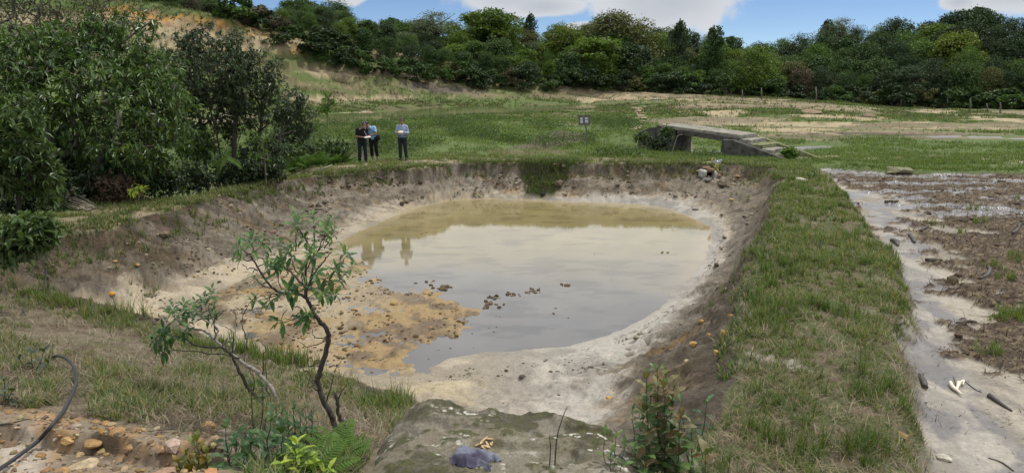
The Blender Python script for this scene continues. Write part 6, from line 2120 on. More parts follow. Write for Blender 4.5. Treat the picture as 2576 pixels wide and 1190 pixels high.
def build_clods():
    rg = np.random.default_rng(710)
    # on the pond's mud flat
    x, y = rg.uniform(-8, 0.3, 9000), rg.uniform(8.3, 19, 9000)
    d = sdpoly(P_FLAT, x, y)
    k = (d > -0.15) & (rg.random(len(x)) < sstep(0.42, 0.60, fbm(x * 1.5, y * 1.8, 3, 711)) * 0.9 + 0.05)
    x, y = x[k][:1050], y[k][:1050]
    n = len(x)
    s = np.exp(rg.normal(-3.75, 0.5, n))
    stuff_blobs('mud_clods', 'wet brown clods scattered over the mud flat in the pond', x, y, s, blade_cols(n, rg, ((0.13, 0.088, 0.045), (0.085, 0.06, 0.035), (0.22, 0.15, 0.06)), (3, 3, 1.2)), CLOD_M, rg)
    # clods breaking the water
    x, y, s = [], [], []
    for px, py, m, r, sz in ((1285, 740, 10, 0.10, 0.06), (1245, 748, 9, 0.10, 0.055), (1230, 768, 12, 0.14, 0.06), (1340, 733, 12, 0.12, 0.04), (1345, 728, 2, 0.08, 0.07), (1422, 718, 5, 0.06, 0.07), (1100, 715, 10, 0.22, 0.05), (1120, 722, 8, 0.1, 0.07), (1667, 636, 3, 0.05, 0.045), (1390, 794, 2, 0.05, 0.03), (1400, 775, 1, 0.02, 0.03),
                         (1265, 790, 4, 0.2, 0.02), (1060, 588, 2, 0.06, 0.05), (1430, 800, 1, 0.01, 0.025), (1090, 600, 1, 0.01, 0.03), (1210, 820, 6, 0.25, 0.02), (1150, 880, 8, 0.3, 0.025), (1550, 700, 1, 0.1, 0.02), (1500, 640, 1, 0.1, 0.02)):
        g = at_z(px, py, 0)
        x += list(g[0] + rg.normal(0, r, m))
        y += list(g[1] + rg.normal(0, r, m))
        s += list(sz * rg.uniform(0.4, 1.3, m))
    x, y, s = map(np.array, (x, y, s))
    stuff_blobs('water_clods', 'dark clods of mud poking out of the pond water', x, y, s, blade_cols(len(x), rg, ((0.11, 0.08, 0.045), (0.08, 0.06, 0.04)), (2, 2)), CLOD_M, rg, z=np.full(len(x), -0.002))
    # bank clods
    x, y = rg.uniform(-10, 9.5, 30000), rg.uniform(10.5, 29, 30000)
    Z = zones(x, y)
    k = (Z['rim'] > 0.1) & (Z['t'] > 0.16) & (rg.random(len(x)) < sstep(0.40, 0.62, fbm(x * 1.1, y * 1.1, 3, 713)) * np.where(x > 2.5, 0.35, 1))
    x, y = x[k][:5200], y[k][:5200]
    n = len(x)
    s = np.exp(rg.normal(-3.55, 0.6, n)) * np.clip(y / 20, 0.55, 1.2)
    stuff_blobs('bank_clods', 'crumbled earth clods on the banks of the pit', x, y, s, blade_cols(n, rg, ((0.14, 0.112, 0.078), (0.085, 0.067, 0.046), (0.21, 0.175, 0.125), (0.24, 0.145, 0.06)), (3, 3.4, 1.6, 0.15)), CLOD_M, rg)
    # peat clods on the right flat
    x, y = sample(9000, (3.5, 22), (5.6, 27), rg, 0.7)
    Z = zones(x, y)
    k = (Z['mud'] > 0.25) & (peat_field(x, y) > 0.55)
    x, y = x[k][:420], y[k][:420]
    n = len(x)
    s = np.exp(rg.normal(-3.15, 0.5, n))
    stuff_blobs('peat_clods', 'dark peaty clods on the silt flat', x, y, s, blade_cols(n, rg, ((0.06, 0.043, 0.03), (0.09, 0.065, 0.042)), (2, 1)), CLOD_M, rg)
    # rubble on the bare orange slope
    x, y = sample(5000, (-5.5, -1.5), (3.3, 6.2), rg, 0.0)
    k = pz([(-100, 1040), (120, 1040), (250, 1060), (360, 1070), (470, 1095), (540, 1060), (570, 1110), (560, 1200), (540, 1300), (-100, 1300)], x, y, 0.1, 0.15, 2.0) > 0.5
    x, y = x[k][:1700], y[k][:1700]
    n = len(x)
    s = np.exp(rg.normal(-4.4, 0.6, n))
    stuff_blobs('orange_rubble', 'small crumbs of orange stone on the bare slope bottom left', x, y, s, blade_cols(n, rg, ((0.27, 0.165, 0.07), (0.24, 0.17, 0.10), (0.13, 0.098, 0.065), (0.30, 0.24, 0.16)), (1.6, 2, 3, 1)), CLOD_M, rg)
    # orange crumbs on the pond's near shore
    x, y = rg.uniform(-4.5, 3.2, 4000), rg.uniform(6.5, 12.5, 4000)
    Z = zones(x, y)
    k = (Z['rim'] > 0.3) & (Z['wat'] < 0) & (rg.random(len(x)) < 0.08 + 0.5 * sstep(0.3, 0.6, Z['t']))
    x, y = x[k][:150], y[k][:150]
    n = len(x)
    stuff_blobs('shore_crumbs', 'small dark and orange crumbs on the pale sand shore', x, y, np.exp(rg.normal(-4.5, 0.5, n)), blade_cols(n, rg, ((0.10, 0.075, 0.05), (0.36, 0.2, 0.06), (0.2, 0.15, 0.1)), (3, 1, 2)), CLOD_M, rg)


build_clods()


def stone(label, px, py, wpx, hpx, col, seed, name='stone', sink=0.5, loc=None, depth=1.0, group=None, cat='stone', sub=3, rough=0.3):
    g = ground(px, py + hpx * 0.35) if loc is None else np.asarray(loc, float)
    D = math.hypot(g[1], g[2] - CAM_H)
    sx, sz = wpx * D / FPX / 2, hpx * D / FPX / 2
    V, T = blob(seed, sub, rough)
    V = V * np.array((sx, sx * depth, max(sz * 0.8, sx * 0.35)))
    o = obj(name, make_mesh(name, V, T=T, col=np.tile(col, (len(V), 1)), smooth=False), STONE_M, loc=(g[0], g[1], g[2] + max(sz, sx * 0.35) * (1 - 2 * sink) * 0.8 + 0.1 * sz))
    o.rotation_euler = (0, 0, random.uniform(-0.5, 0.5))
    return tag(o, label, cat, group)


STONE_M = vmat('stone', rough=0.85, spec=0.25, nscale=22, namt=0.4, bump=0.5, bscale=30, bdist=0.02)
OR, YE, GR, WH = (0.26, 0.158, 0.066), (0.28, 0.205, 0.10), (0.24, 0.20, 0.14), (0.58, 0.52, 0.42)


def build_stones():
    L = [('pale flat stone with an orange edge lying on the right berm', 2012, 449, 44, 17, WH), ('orange rounded stone at the foot of the right berm', 2266, 1087, 32, 24, OR), ('pale grey flat stone on the mud at the bottom right', 2372, 1148, 40, 14, (0.36, 0.33, 0.27)),
         ('long orange stone beside the path below the footbridge steps', 1840, 394, 24, 8, (0.36, 0.22, 0.09)), ('small brown stone below the footbridge steps', 1879, 394, 13, 9, (0.30, 0.22, 0.12)), ('large flat tan stone on the bare slope at the bottom left', 205, 1165, 82, 30, (0.33, 0.26, 0.16)),
         ('brown orange stone above the flat tan stone', 173, 1100, 34, 24, (0.34, 0.22, 0.09)), ('orange stone right of the hose on the bare slope', 300, 1078, 44, 26, OR), ('wide orange stone beside the hose on the bare slope', 235, 1108, 50, 20, OR), ('yellow orange stone at the bottom left edge', 150, 1182, 44, 20, OR),
         ('small orange stone left of the hose', 103, 1140, 26, 15, OR), ('small orange stone just under the grass right of the hose', 240, 1058, 24, 14, OR), ('orange stone near the centre of the bare slope', 258, 1128, 26, 22, YE), ('flat orange stone at the left of the bare slope', 200, 1140, 26, 16, YE), ('rounded ochre stone by the lower hose bend', 330, 1120, 26, 15, OR),
         ('brown stone at the right end of the bare slope', 410, 1125, 26, 18, (0.3, 0.2, 0.1)), ('big orange clay lump under the grass beside the ochre seedling', 522, 1062, 36, 36, (0.26, 0.155, 0.07)), ('orange stone at the grass edge above the bare slope', 265, 1060, 22, 16, OR),
         ('bright orange stone on the left sand bank', 282, 735, 18, 13, (0.45, 0.22, 0.03)), ('orange stone on the brown left bank', 345, 663, 14, 11, OR), ('small orange stone near the top of the left bank', 288, 655, 14, 9, OR), ('dark flat stone on the left sand bank', 376, 740, 34, 12, (0.11, 0.09, 0.065)), ('tiny dark stone on the pale left shore', 421, 768, 14, 6, (0.16, 0.12, 0.08)),
         ('orange boulder lump on the right bank near the berm', 1781, 838, 16, 20, OR), ('bright orange stone on the pale sand near the boulder', 1531, 998, 14, 12, (0.46, 0.24, 0.03)), ('pale ochre stone behind the bronze tipped bush', 1620, 1012, 26, 26, (0.38, 0.27, 0.12)), ('ochre stone at the top of the far right bank', 1758, 428, 14, 10, (0.34, 0.24, 0.10)),
         ('ochre stone low on the right bank behind the boulder', 1745, 860, 24, 20, (0.34, 0.22, 0.07)), ('ochre clod beside the grass on the right bank', 1822, 830, 20, 28, (0.36, 0.22, 0.06)), ('long ochre lump under the right berm edge', 1800, 880, 16, 34, (0.36, 0.23, 0.07)),
         ('small ochre stone in the middle of the right bank', 1765, 805, 16, 14, (0.34, 0.21, 0.06)), ('pale ochre stone on the right bank above the bronze tipped bush', 1730, 905, 22, 14, (0.36, 0.28, 0.16)), ('dull ochre patch of clay at the upper right bank', 1838, 790, 18, 16, (0.32, 0.2, 0.06)),
         ('pale orange stone on the far right bank', 1838, 500, 14, 9, (0.36, 0.24, 0.10)), ('round stone on the wet sand behind the bent sapling', 854, 953, 14, 10, (0.28, 0.2, 0.1)), ('small ochre stone on the mud behind the bent sapling', 843, 930, 12, 9, (0.34, 0.22, 0.08)), ('block-shaped dark stone on the hillside at the forest edge', 1081, 183, 20, 14, (0.10, 0.085, 0.06)),
         ('flat rock ledge at the forest foot above the sign', 1563, 222, 60, 8, (0.20, 0.16, 0.11)), ('flat tan rock at the left end of the far pond', 905, 288, 34, 7, (0.30, 0.25, 0.17)), ('smaller tan rock on the far pond shore', 935, 285, 30, 5, (0.30, 0.25, 0.17)), ('grey block at the right end of the far pond', 1445, 268, 18, 6, (0.22, 0.21, 0.19)),
         ('small grey rocks at the meadow edge under the forest', 1650, 250, 16, 6, (0.2, 0.19, 0.17)), ('brown earth heap on the flat behind the footbridge', 2040, 280, 54, 14, (0.20, 0.14, 0.085)), ('low brown heap right of the earth heap behind the footbridge', 2180, 292, 50, 9, (0.16, 0.115, 0.075)), ('pale tan slab beside the pale flat stone on the berm', 1985, 432, 22, 5, (0.36, 0.32, 0.25)),
         ('small orange pebble at the foot of the berm above the pale grey stone', 2290, 1110, 8, 6, (0.3, 0.1, 0.05)), ('mossy hummock at the far edge of the silt flat', 2258, 424, 70, 16, (0.16, 0.15, 0.085))]
    for i, (lb, px, py, w, h, c) in enumerate(L):
        stone(lb, px, py, w, h, c, 730 + i)
    # flagstones of the path climbing from the meadow
    e = None
    path = [(1622, 270), (1614, 276), (1608, 282), (1618, 287), (1612, 293), (1617, 298), (1622, 303), (1614, 307), (1606, 311), (1600, 315), (1606, 319), (1598, 323), (1592, 327), (1604, 326)]
    g0 = ground(1606, 311)
    e = empty('stone_path', g0)
    tag(e, 'narrow path of pale flat stones running up the meadow behind the sign', 'path')
    base = [blob(780 + i, 2, 0.2) for i in range(4)]
    for i, (px, py) in enumerate(path):
        g = ground(px, py)
        V, T = base[i % 4]
        V = V * (0.30, 0.42, 0.06)
        o = obj('stone', make_mesh('stone', V, T=T, col=np.tile((0.34, 0.27, 0.17), (len(V), 1)), smooth=False), STONE_M, e, g - g0 + (0, 0, 0.05))
        o.rotation_euler = (0, 0, i * 1.3)


build_stones()
# ------------------------------------------------------------------ boulder at the camera's feet


def plain(name, c, rough=0.7, spec=0.3, **k):
    return vmat(name, color=c, rough=rough, spec=spec, usecol=False, **k)


def rock_top(x, y):
    """height of the boulder's top surface"""
    z = np.interp(y, [2.4, 3.4, 4.0, 5.2, 6.0], [2.6, 2.45, 2.36, 2.12, 1.98]) - 0.10 * np.maximum(0, x - 0.2) - 0.05 * np.maximum(0, -0.7 - x)
    z = z + (fbm(x * 1.6, y * 1.6, 4, 801) - 0.5) * 0.22 + (fbm(x * 6, y * 6, 4, 803) - 0.5) * 0.06 + (fbm(x * 26, y * 26, 2, 804) - 0.5) * 0.012
    z = z - 0.05 * sstep(0.55, 0.62, fbm(x * 1.1 + 4, y * 1.8, 3, 805))
    return z


def rock_z(x, y):
    x, y = np.atleast_1d(np.asarray(x, float)), np.atleast_1d(np.asarray(y, float))
    d = sdpoly(P_ROCK, x + (fbm(x * 2, y * 2, 3, 807) - 0.5) * 0.12, y + (fbm(x * 2, y * 2, 3, 808) - 0.5) * 0.12)
    e = np.clip(d / 0.40, 0, 1)
    z = rock_top(x, y) - 0.30 * (1 - np.sqrt(np.clip(1 - (1 - e) ** 2, 0, 1)))
    return np.where(d < 0, z + d * 9, z), d


def build_boulder():
    x0, x1, y0, y1 = P_ROCK[:, 0].min() - 0.2, P_ROCK[:, 0].max() + 0.2, P_ROCK[:, 1].min() - 0.1, P_ROCK[:, 1].max() + 0.2
    nx, ny = 240, 300
    gx, gy = np.meshgrid(np.linspace(x0, x1, nx), np.linspace(y0, y1, ny))
    x, y = gx.ravel(), gy.ravel()
    z, d = rock_z(x, y)
    z = np.maximum(z, 0.3)
    idx = np.arange(nx * ny).reshape(ny, nx)
    Q = np.stack((idx[:-1, :-1], idx[:-1, 1:], idx[1:, 1:], idx[1:, :-1]), -1).reshape(-1, 4)
    Q = Q[(d[Q] > -0.20).all(1)]
    f1, f2, f3 = fbm(x * 1.7, y * 1.9, 4, 811), fbm(x * 5, y * 5, 4, 813), fbm(x * 18, y * 18, 3, 815)
    n = len(x)
    c = np.tile((0.152, 0.132, 0.096), (n, 1))
    c = lerp(c, (0.205, 0.188, 0.142), sstep(0.45, 0.6, f2))
    c = lerp(c, (0.125, 0.112, 0.072), sstep(0.46, 0.60, fbm(x * 2.6 + 3, y * 2.6, 4, 817)) * 0.75)
    moss = sstep(0.515, 0.60, f1 * 0.45 + f2 * 0.35 + f3 * 0.25 - 0.02 + 0.05 * (y > 5.3) + 0.06 * sstep(0.25, 0.05, d))
    c = lerp(c, (0.045, 0.041, 0.026), moss * 0.75)
    c = lerp(c, (0.062, 0.062, 0.028), moss * sstep(0.5, 0.65, f3))
    c = lerp(c, (0.42, 0.40, 0.35), sstep(0.71, 0.75, f3) * sstep(0.5, 0.58, fbm(x * 2.2 + 8, y * 2.2, 3, 819)))
    c = lerp(c, (0.21, 0.19, 0.15), sstep(0.6, 0.7, fbm(x * 3.3, y * 3.3, 4, 821)) * 0.6)
    c = c * (0.78 + 0.38 * f3)[:, None]
    z = z + moss * 0.018 * f3
    used, inv = np.unique(Q, return_inverse=True)
    V = np.stack((x, y, z), 1)
    o = obj('boulder', make_mesh('boulder', V[used], Q=inv.reshape(-1, 4), col=c[used]), vmat('boulder_stone', rough=0.92, spec=0.15, nscale=55, namt=0.4, bump=0.7, bscale=70, bdist=0.012))
    tag(o, 'broad grey boulder patched with dark moss in the foreground', 'boulder')


build_boulder()


def on_rock(px, py):
    """point of the boulder under a photo point"""
    dx, dy, dz = ray(px, py)
    Y = np.linspace(2.6, 7.5, 500)
    t = Y / dy
    z, d = rock_z(dx * t, Y)
    k = np.argmax((CAM_H + dz * t) < z)
    return np.array((dx * t[k], Y[k], z[k]))


def build_rag():
    body = [(1130, 1166), (1134, 1150), (1150, 1138), (1172, 1132), (1186, 1128), (1190, 1136), (1204, 1150), (1226, 1152), (1232, 1146), (1248, 1150), (1262, 1160), (1250, 1166), (1232, 1164), (1224, 1168), (1238, 1176), (1238, 1186), (1228, 1190), (1205, 1178), (1170, 1178), (1145, 1174)]
    P = np.array([on_rock(*p) for p in body])
    x0, x1, y0, y1 = P[:, 0].min(), P[:, 0].max(), P[:, 1].min(), P[:, 1].max()
    nx, ny = 110, 90
    gx, gy = np.meshgrid(np.linspace(x0 - 0.02, x1 + 0.02, nx), np.linspace(y0 - 0.02, y1 + 0.02, ny))
    x, y = gx.ravel(), gy.ravel()
    d = sdpoly(P, x + (fbm(x * 22, y * 22, 2, 831) - .5) * 0.03, y + (fbm(x * 22, y * 22, 2, 832) - .5) * 0.03)
    zr, _ = rock_z(x, y)
    u = x * 11 + fbm(x * 9, y * 9, 3, 833) * 5
    v = y * 13 - x * 7 + fbm(x * 8, y * 8, 3, 835) * 5
    fold = np.abs(np.sin(u)) ** 0.7 * 0.022 + np.abs(np.sin(v)) ** 0.6 * 0.020 + fbm(x * 30, y * 30, 2, 837) * 0.012
    z = zr + 0.008 + fold * sstep(0.0, 0.05, d) + 0.02 * sstep(0, 0.08, d)
    idx = np.arange(nx * ny).reshape(ny, nx)
    Q = np.stack((idx[:-1, :-1], idx[:-1, 1:], idx[1:, 1:], idx[1:, :-1]), -1).reshape(-1, 4)
    Q = Q[(d[Q] > 0).all(1)]
    used, inv = np.unique(Q, return_inverse=True)
    c = lerp(np.tile((0.135, 0.14, 0.18), (len(x), 1)), (0.06, 0.056, 0.082), sstep(0.02, -0.02, (y - (P[5, 1] + P[16, 1]) / 2 + 0.05)))
    c = lerp(c, (0.20, 0.205, 0.24), sstep(0.55, 0.7, fbm(x * 10, y * 10, 3, 839)) * 0.5)
    o = obj('rag', make_mesh('rag', np.stack((x, y, z), 1)[used], Q=inv.reshape(-1, 4), col=c[used]), vmat('rag_cloth', rough=0.9, spec=0.1, nscale=300, namt=0.2))
    m = o.modifiers.new('thickness', 'SOLIDIFY')
    m.thickness = 0.005
    tag(o, 'crumpled blue grey cloth lying on the boulder', 'cloth')


build_rag()


def build_chips():
    rg = np.random.default_rng(841)
    mt = plain('wood_chip', (0.46, 0.33, 0.17), 0.7, nscale=40, namt=0.25)
    pts = [(1203, 1124), (1212, 1118), (1217, 1128), (1224, 1120), (1230, 1111), (1218, 1110), (1237, 1119), (1226, 1127)]
    CHIPS = ['leftmost pale wood chip on the boulder above the cloth', 'wood chip beside the leftmost one on the boulder', 'lowest wood chip of the scatter, nearest the cloth', 'wood chip in the middle of the scatter on the boulder', 'wood chip at the upper right of the scatter on the boulder',
             'topmost wood chip of the scatter on the boulder', 'rightmost wood chip of the scatter on the boulder', 'wood chip at the lower right of the scatter on the boulder']
    for i, p in enumerate(pts):
        q = on_rock(*p)
        L, W = rg.uniform(0.05, 0.085), rg.uniform(0.016, 0.026)
        V = np.array(((-L / 2, 0, 0), (-L * 0.2, W / 2, 0.002), (L * 0.3, W * 0.4, 0.003), (L / 2, 0, 0), (L * 0.2, -W / 2, 0.002), (-L * 0.3, -W * 0.4, 0.0)))
        V = np.concatenate((V, V + (0, 0, 0.006)))
        Q = [(k, (k + 1) % 6, 6 + (k + 1) % 6, 6 + k) for k in range(6)] + [(6, 7, 8, 9), (6, 9, 10, 11), (3, 2, 1, 0), (5, 4, 3, 0)]
        o = obj('wood_chip', make_mesh('wood_chip', V, Q=Q, smooth=False), mt, loc=q + (0, 0, 0.008))
        o.rotation_euler = (rg.normal(0, 0.35), rg.normal(0, 0.35), rg.uniform(0, 6.28))
        tag(o, CHIPS[i], 'wood chip', 'wood chips on the boulder')


build_chips()


# ------------------------------------------------------------------ hose
def build_hose():
    pts = []
    for px, py, dz in HOSE_PTS:
        g = ground(px, py)
        pts.append(g + (0, 0, dz))
    P = smooth_path(np.array(pts), 6)
    o = MB().tube(P, 0.0155, 10).build('hose', plain('hose_rubber', (0.026, 0.027, 0.030), 0.6, 0.35, nscale=30, namt=0.3))
    tag(o, 'black plastic water hose snaking down the left bank and slope', 'hose')


build_hose()


# ------------------------------------------------------------------ cut poles
POLE_M = plain('cut_pole', (0.21, 0.18, 0.13), 0.85, 0.2, nscale=14, namt=0.45, bump=0.4, bscale=30, bdist=0.01)


def build_pole_frames():
    def zq(x, y):      # close-up coordinates
        return (180 + x / 4.76) * .6314, (650 + y / 4.76) * .6314
    e0 = at_z(*zq(640, 940), 1.5)
    e0[2] = hz(e0[0], e0[1])
    e = empty('pole_frame', e0)
    tag(e, 'frame of cut poles lashed over crosspieces leaning at the path edge under the big tree', 'pole frame')
    Y = e0[1]
    for (a, b, r, da, db) in (((555, 580), (1040, 855), 0.020, 0.9, 0.35), ((470, 650), (985, 860), 0.024, 0.55, 0.25), ((540, 645), (1000, 885), 0.022, 0.75, 0.25), ((440, 660), (975, 890), 0.024, 0.45, 0.2), ((340, 690), (935, 900), 0.024, 0.35, 0.15), ((420, 765), (870, 905), 0.022, 0.2, 0.1),
                          ((205, 765), (660, 895), 0.026, 0.15, 0.0), ((300, 790), (780, 940), 0.024, 0.1, 0.0), ((545, 490), (375, 680), 0.042, 0.75, 0.4), ((320, 740), (175, 930), 0.042, 0.25, -0.05), ((490, 700), (320, 770), 0.03, 0.4, 0.3), ((735, 850), (620, 980), 0.034, 0.05, -0.1), ((870, 915), (770, 970), 0.028, 0.05, -0.1), ((770, 625), (660, 640), 0.03, 0.9, 0.9), ((815, 690), (800, 740), 0.02, 0.8, 0.75)):
        A, B = at_y(*zq(*a), Y + da), at_y(*zq(*b), Y + db)
        B[2] = max(B[2], hz(B[0], B[1]) + r)
        A[2] = max(A[2], hz(A[0], A[1]) + r)
        M = (A + B) / 2 + np.array((0, 0, 0.01))
        MB().tube(np.array((A, M, B)) - e0, (r * 1.05, r, r * 0.9), 8).build('pole', POLE_M, e)
    def zs(x, y):
        return (1000 + x / 2.576) * .6314, (550 + y / 2.576) * .6314
    e0 = ground(*zs(650, 345))
    e = empty('pole_frame', e0)
    tag(e, 'small flat bundle of grey sticks on crosspieces lying on the far left rim', 'pole frame')
    Y = e0[1]
    for a, b, r, d1, d2 in (((545, 315), (780, 318), 0.03, 0.45, 0.45), ((500, 335), (755, 335), 0.03, 0.25, 0.3), ((520, 345), (740, 350), 0.03, 0.12, 0.15), ((560, 325), (770, 328), 0.025, 0.35, 0.4), ((830, 280), (720, 340), 0.033, 0.7, 0.1), ((515, 350), (460, 378), 0.03, 0.1, -0.15), ((685, 365), (605, 392), 0.032, 0.05, -0.25)):
        A, B = at_y(*zs(*a), Y + d1), at_y(*zs(*b), Y + d2)
        for q in (A, B):
            q[2] = max(q[2], hz(q[0], q[1]) + r)
        MB().tube(np.array((A, (A + B) / 2, B)) - e0, r, 7).build('pole', POLE_M, e)


build_pole_frames()


# ------------------------------------------------------------------ sign on a crooked post
def build_sign():
    b = at_y(1477, 378, 35.5)
    b[2] = hz(b[0], b[1])
    e = empty('sign', b)
    tag(e, 'small framed notice board on a crooked wooden post in the meadow', 'sign')
    s = 35.5 / FPX
    top = at_y(1470.5, 300, 35.5)
    P = np.array((b - (0, 0, 0.2), at_y(1476, 360, 35.5), at_y(1475, 335, 35.5), at_y(1474, 322, 35.5), at_y(1470, 308, 35.42), at_y(1466, 292, 35.40)))
    MB().tube(smooth_path(P, 3) - b, np.linspace(0.035, 0.022, 16), 6).build('post', GREYBARK, e)
    MB().tube(np.array((at_y(1474.5, 330, 35.5), at_y(1477, 318, 35.5))) - b, 0.02, 5).build('post_fork', GREYBARK, e)
    c = at_y(1470, 303, 35.45) - b
    w, h = 26.5 * s, 22.5 * s
    grey = plain('weathered_board', (0.17, 0.155, 0.13), 0.85, nscale=12, namt=0.4)
    MB().box(c, (w, 0.02, h)).build('board', grey, e, smooth=False)
    for nm, cc, sz in (('frame', (0, -0.02, h / 2), (w + 0.03, 0.035, 0.045)), ('frame', (0, -0.02, -h / 2), (w + 0.03, 0.035, 0.045)), ('frame', (-w / 2, -0.022, 0), (0.045, 0.035, h)), ('frame', (w / 2, -0.022, 0), (0.045, 0.035, h))):
        MB().box(c + np.array(cc), sz).build(nm, plain('frame_wood', (0.12, 0.10, 0.08), 0.85, nscale=15, namt=0.4), e, smooth=False)
    pm = plain('faded_sheet', (0.50, 0.54, 0.58), 0.6, nscale=18, namt=0.35)
    for cc, sz in (((-0.13, -0.014, 0.07), (0.13, 0.006, 0.11)), ((-0.13, -0.014, -0.07), (0.13, 0.006, 0.12)), ((0.11, -0.014, -0.05), (0.13, 0.006, 0.12)), ((0.09, -0.014, 0.09), (0.14, 0.006, 0.07))):
        MB().box(c + np.array(cc), sz).build('notice_sheet', pm, e, smooth=False)
    for cc in ((0.03, -0.02, -0.05), (0.05, -0.02, 0.05), (0.13, -0.02, 0.11), (-0.12, -0.02, -0.08), (0.04, -0.02, -0.11)):
        MB().box(c + np.array(cc), (0.025, 0.008, 0.025)).build('pale_mark', plain('pale_mark', (0.7, 0.7, 0.68), 0.6, namt=0), e, smooth=False)


build_sign()


# ------------------------------------------------------------------ footbridge with steps
def build_bridge():
    E = at_y(1884, 338, 32.3)
    ax = np.array((0.72, -0.694, 0))
    cr = np.array((0.694, 0.72, 0))
    up = np.array((0, 0, 1.0))
    L, W = 4.1, 1.55
    con = vmat('old_concrete', usecol=False, color=(0.205, 0.19, 0.155), rough=0.9, spec=0.15, nscale=5, namt=0.55, bump=0.5, bscale=14, bdist=0.03)
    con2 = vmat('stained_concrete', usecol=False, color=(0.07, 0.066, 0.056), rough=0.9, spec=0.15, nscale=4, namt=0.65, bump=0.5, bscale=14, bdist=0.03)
    moss = vmat('mossy_concrete', usecol=False, color=(0.16, 0.165, 0.085), rough=0.95, spec=0.1, nscale=7, namt=0.6, bump=0.6, bscale=20, bdist=0.03)
    gz = hz(E[0], E[1])
    g = np.array((E[0], E[1], min(gz, 1.15)))
    e = empty('footbridge', g)
    tag(e, 'old stained concrete footbridge with steps down to the path', 'footbridge')
    sl = 0.065

    def P(a, c, z):   # along, across, up from the deck's end
        return E - g + ax * a + cr * c + up * z

    def prism(name, prof, mat, c0, c1):
        """profile in (along, up), extruded across, with roughened edges"""
        n = len(prof)
        V = np.array([P(a, c0, z) for a, z in prof] + [P(a, c1, z) for a, z in prof])
        bm = bmesh.new()
        vs = [bm.verts.new(v) for v in V]
        bm.faces.new(vs[:n])
        bm.faces.new(vs[n:][::-1])
        for i in range(n):
            bm.faces.new((vs[i], vs[n + i], vs[n + (i + 1) % n], vs[(i + 1) % n]))
        bmesh.ops.recalc_face_normals(bm, faces=bm.faces)
        bmesh.ops.bevel(bm, geom=list(bm.edges), offset=0.02, segments=1, affect='EDGES')
        bmesh.ops.triangulate(bm, faces=bm.faces)
        bmesh.ops.subdivide_edges(bm, edges=[ed for ed in bm.edges if ed.calc_length() > 0.35], cuts=2, use_grid_fill=False)
        for v in bm.verts:
            q = np.array(v.co)
            k = (fbm(np.array([q[0] * 3]), np.array([q[1] * 3 + q[2] * 2]), 2, 851)[0] - 0.5) * 0.05
            v.co.z += k
            v.co.x += k * 0.6
        me = bpy.data.meshes.new(name)
        bm.to_mesh(me)
        bm.free()
        return obj(name, me, mat, e)
    zb = -1.55
    prism('deck', [(-L, sl * L), (0.0, 0), (0.0, -0.17), (-L, sl * L - 0.17)], con, -W / 2, W / 2)
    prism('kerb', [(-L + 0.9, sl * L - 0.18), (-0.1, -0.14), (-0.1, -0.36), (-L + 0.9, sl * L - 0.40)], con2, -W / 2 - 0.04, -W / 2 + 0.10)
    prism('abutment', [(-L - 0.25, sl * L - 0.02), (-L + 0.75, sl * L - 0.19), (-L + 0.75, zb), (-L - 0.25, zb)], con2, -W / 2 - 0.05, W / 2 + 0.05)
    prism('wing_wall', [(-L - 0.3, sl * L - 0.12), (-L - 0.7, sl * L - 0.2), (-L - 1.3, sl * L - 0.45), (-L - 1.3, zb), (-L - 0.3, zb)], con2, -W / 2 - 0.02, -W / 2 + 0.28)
    # flight of steps
    run, rise = 0.50, 0.185
    for i in range(5):
        a0 = i * run
        z0 = -rise * (i + 1) + 0.02
        prism('step', [(a0 - 0.03, z0), (a0 + run, z0 - 0.01), (a0 + run, zb), (a0 - 0.03, zb)], con if i % 2 == 0 else moss, -W / 2 + 0.02, W / 2 - 0.02)
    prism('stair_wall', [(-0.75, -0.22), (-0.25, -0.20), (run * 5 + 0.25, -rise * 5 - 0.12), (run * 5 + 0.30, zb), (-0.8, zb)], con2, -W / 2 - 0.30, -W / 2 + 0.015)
    prism('stair_wall', [(0.02, -0.12), (run * 5 + 0.7, -rise * 5 - 0.05), (run * 5 + 1.0, -rise * 5 - 0.25), (run * 5 + 1.0, zb), (0.02, zb)], moss, W / 2 - 0.015, W / 2 + 0.24)
    # plants round it
    for i, (lb, px, py, Y, rx, ry, mt) in enumerate((('leafy shrub against the left end of the footbridge', 1620, 347, 34.0, 22, 10, 'broad_leaf'), ('bush in front of the left footbridge abutment', 1655, 362, 33.2, 26, 14, 'dark_leaf'), ('bright weeds at the foot of the footbridge steps', 1988, 385, 30.6, 14, 4, 'fern_leaf'),
                                                   ('sprig on the left abutment of the footbridge', 1678, 333, 33.4, 12, 10, 'broad_leaf'))):
        st = stem(px, py + ry, Y, [(px, py, Y)])
        leafy('bush', lb, 'bush', [st], lobes_from_px([(px, py, Y, rx, ry)]), 34, 5, 6, 0.13, 0.065, mt, DARKBARK, 0.02, 860 + i, droop=0.1, spread=0.12, shell=0.2, tone=0.4)
    # leaning sticks
    for lb, pts, Y in (('bare forked stick leaning before the footbridge abutment', [(1687, 392), (1697, 365), (1705, 343), (1717, 339)], 31.5), ('thin stick standing in the grass left of the footbridge', [(1452, 392), (1458, 372), (1464, 350), (1477, 334)], 31.6)):
        if 'left of' in lb:
            pts = [(1550, 392), (1556, 372), (1561, 357), (1567, 345)]
        P_ = px_path(pts, Y)
        P_[0][2] = hz(P_[0][0], P_[0][1]) - 0.05
        o = MB().tube(smooth_path(P_, 3), np.linspace(0.02, 0.01, 10), 5).build('stick', POLE_M)
        tag(o, lb, 'stick')


build_bridge()


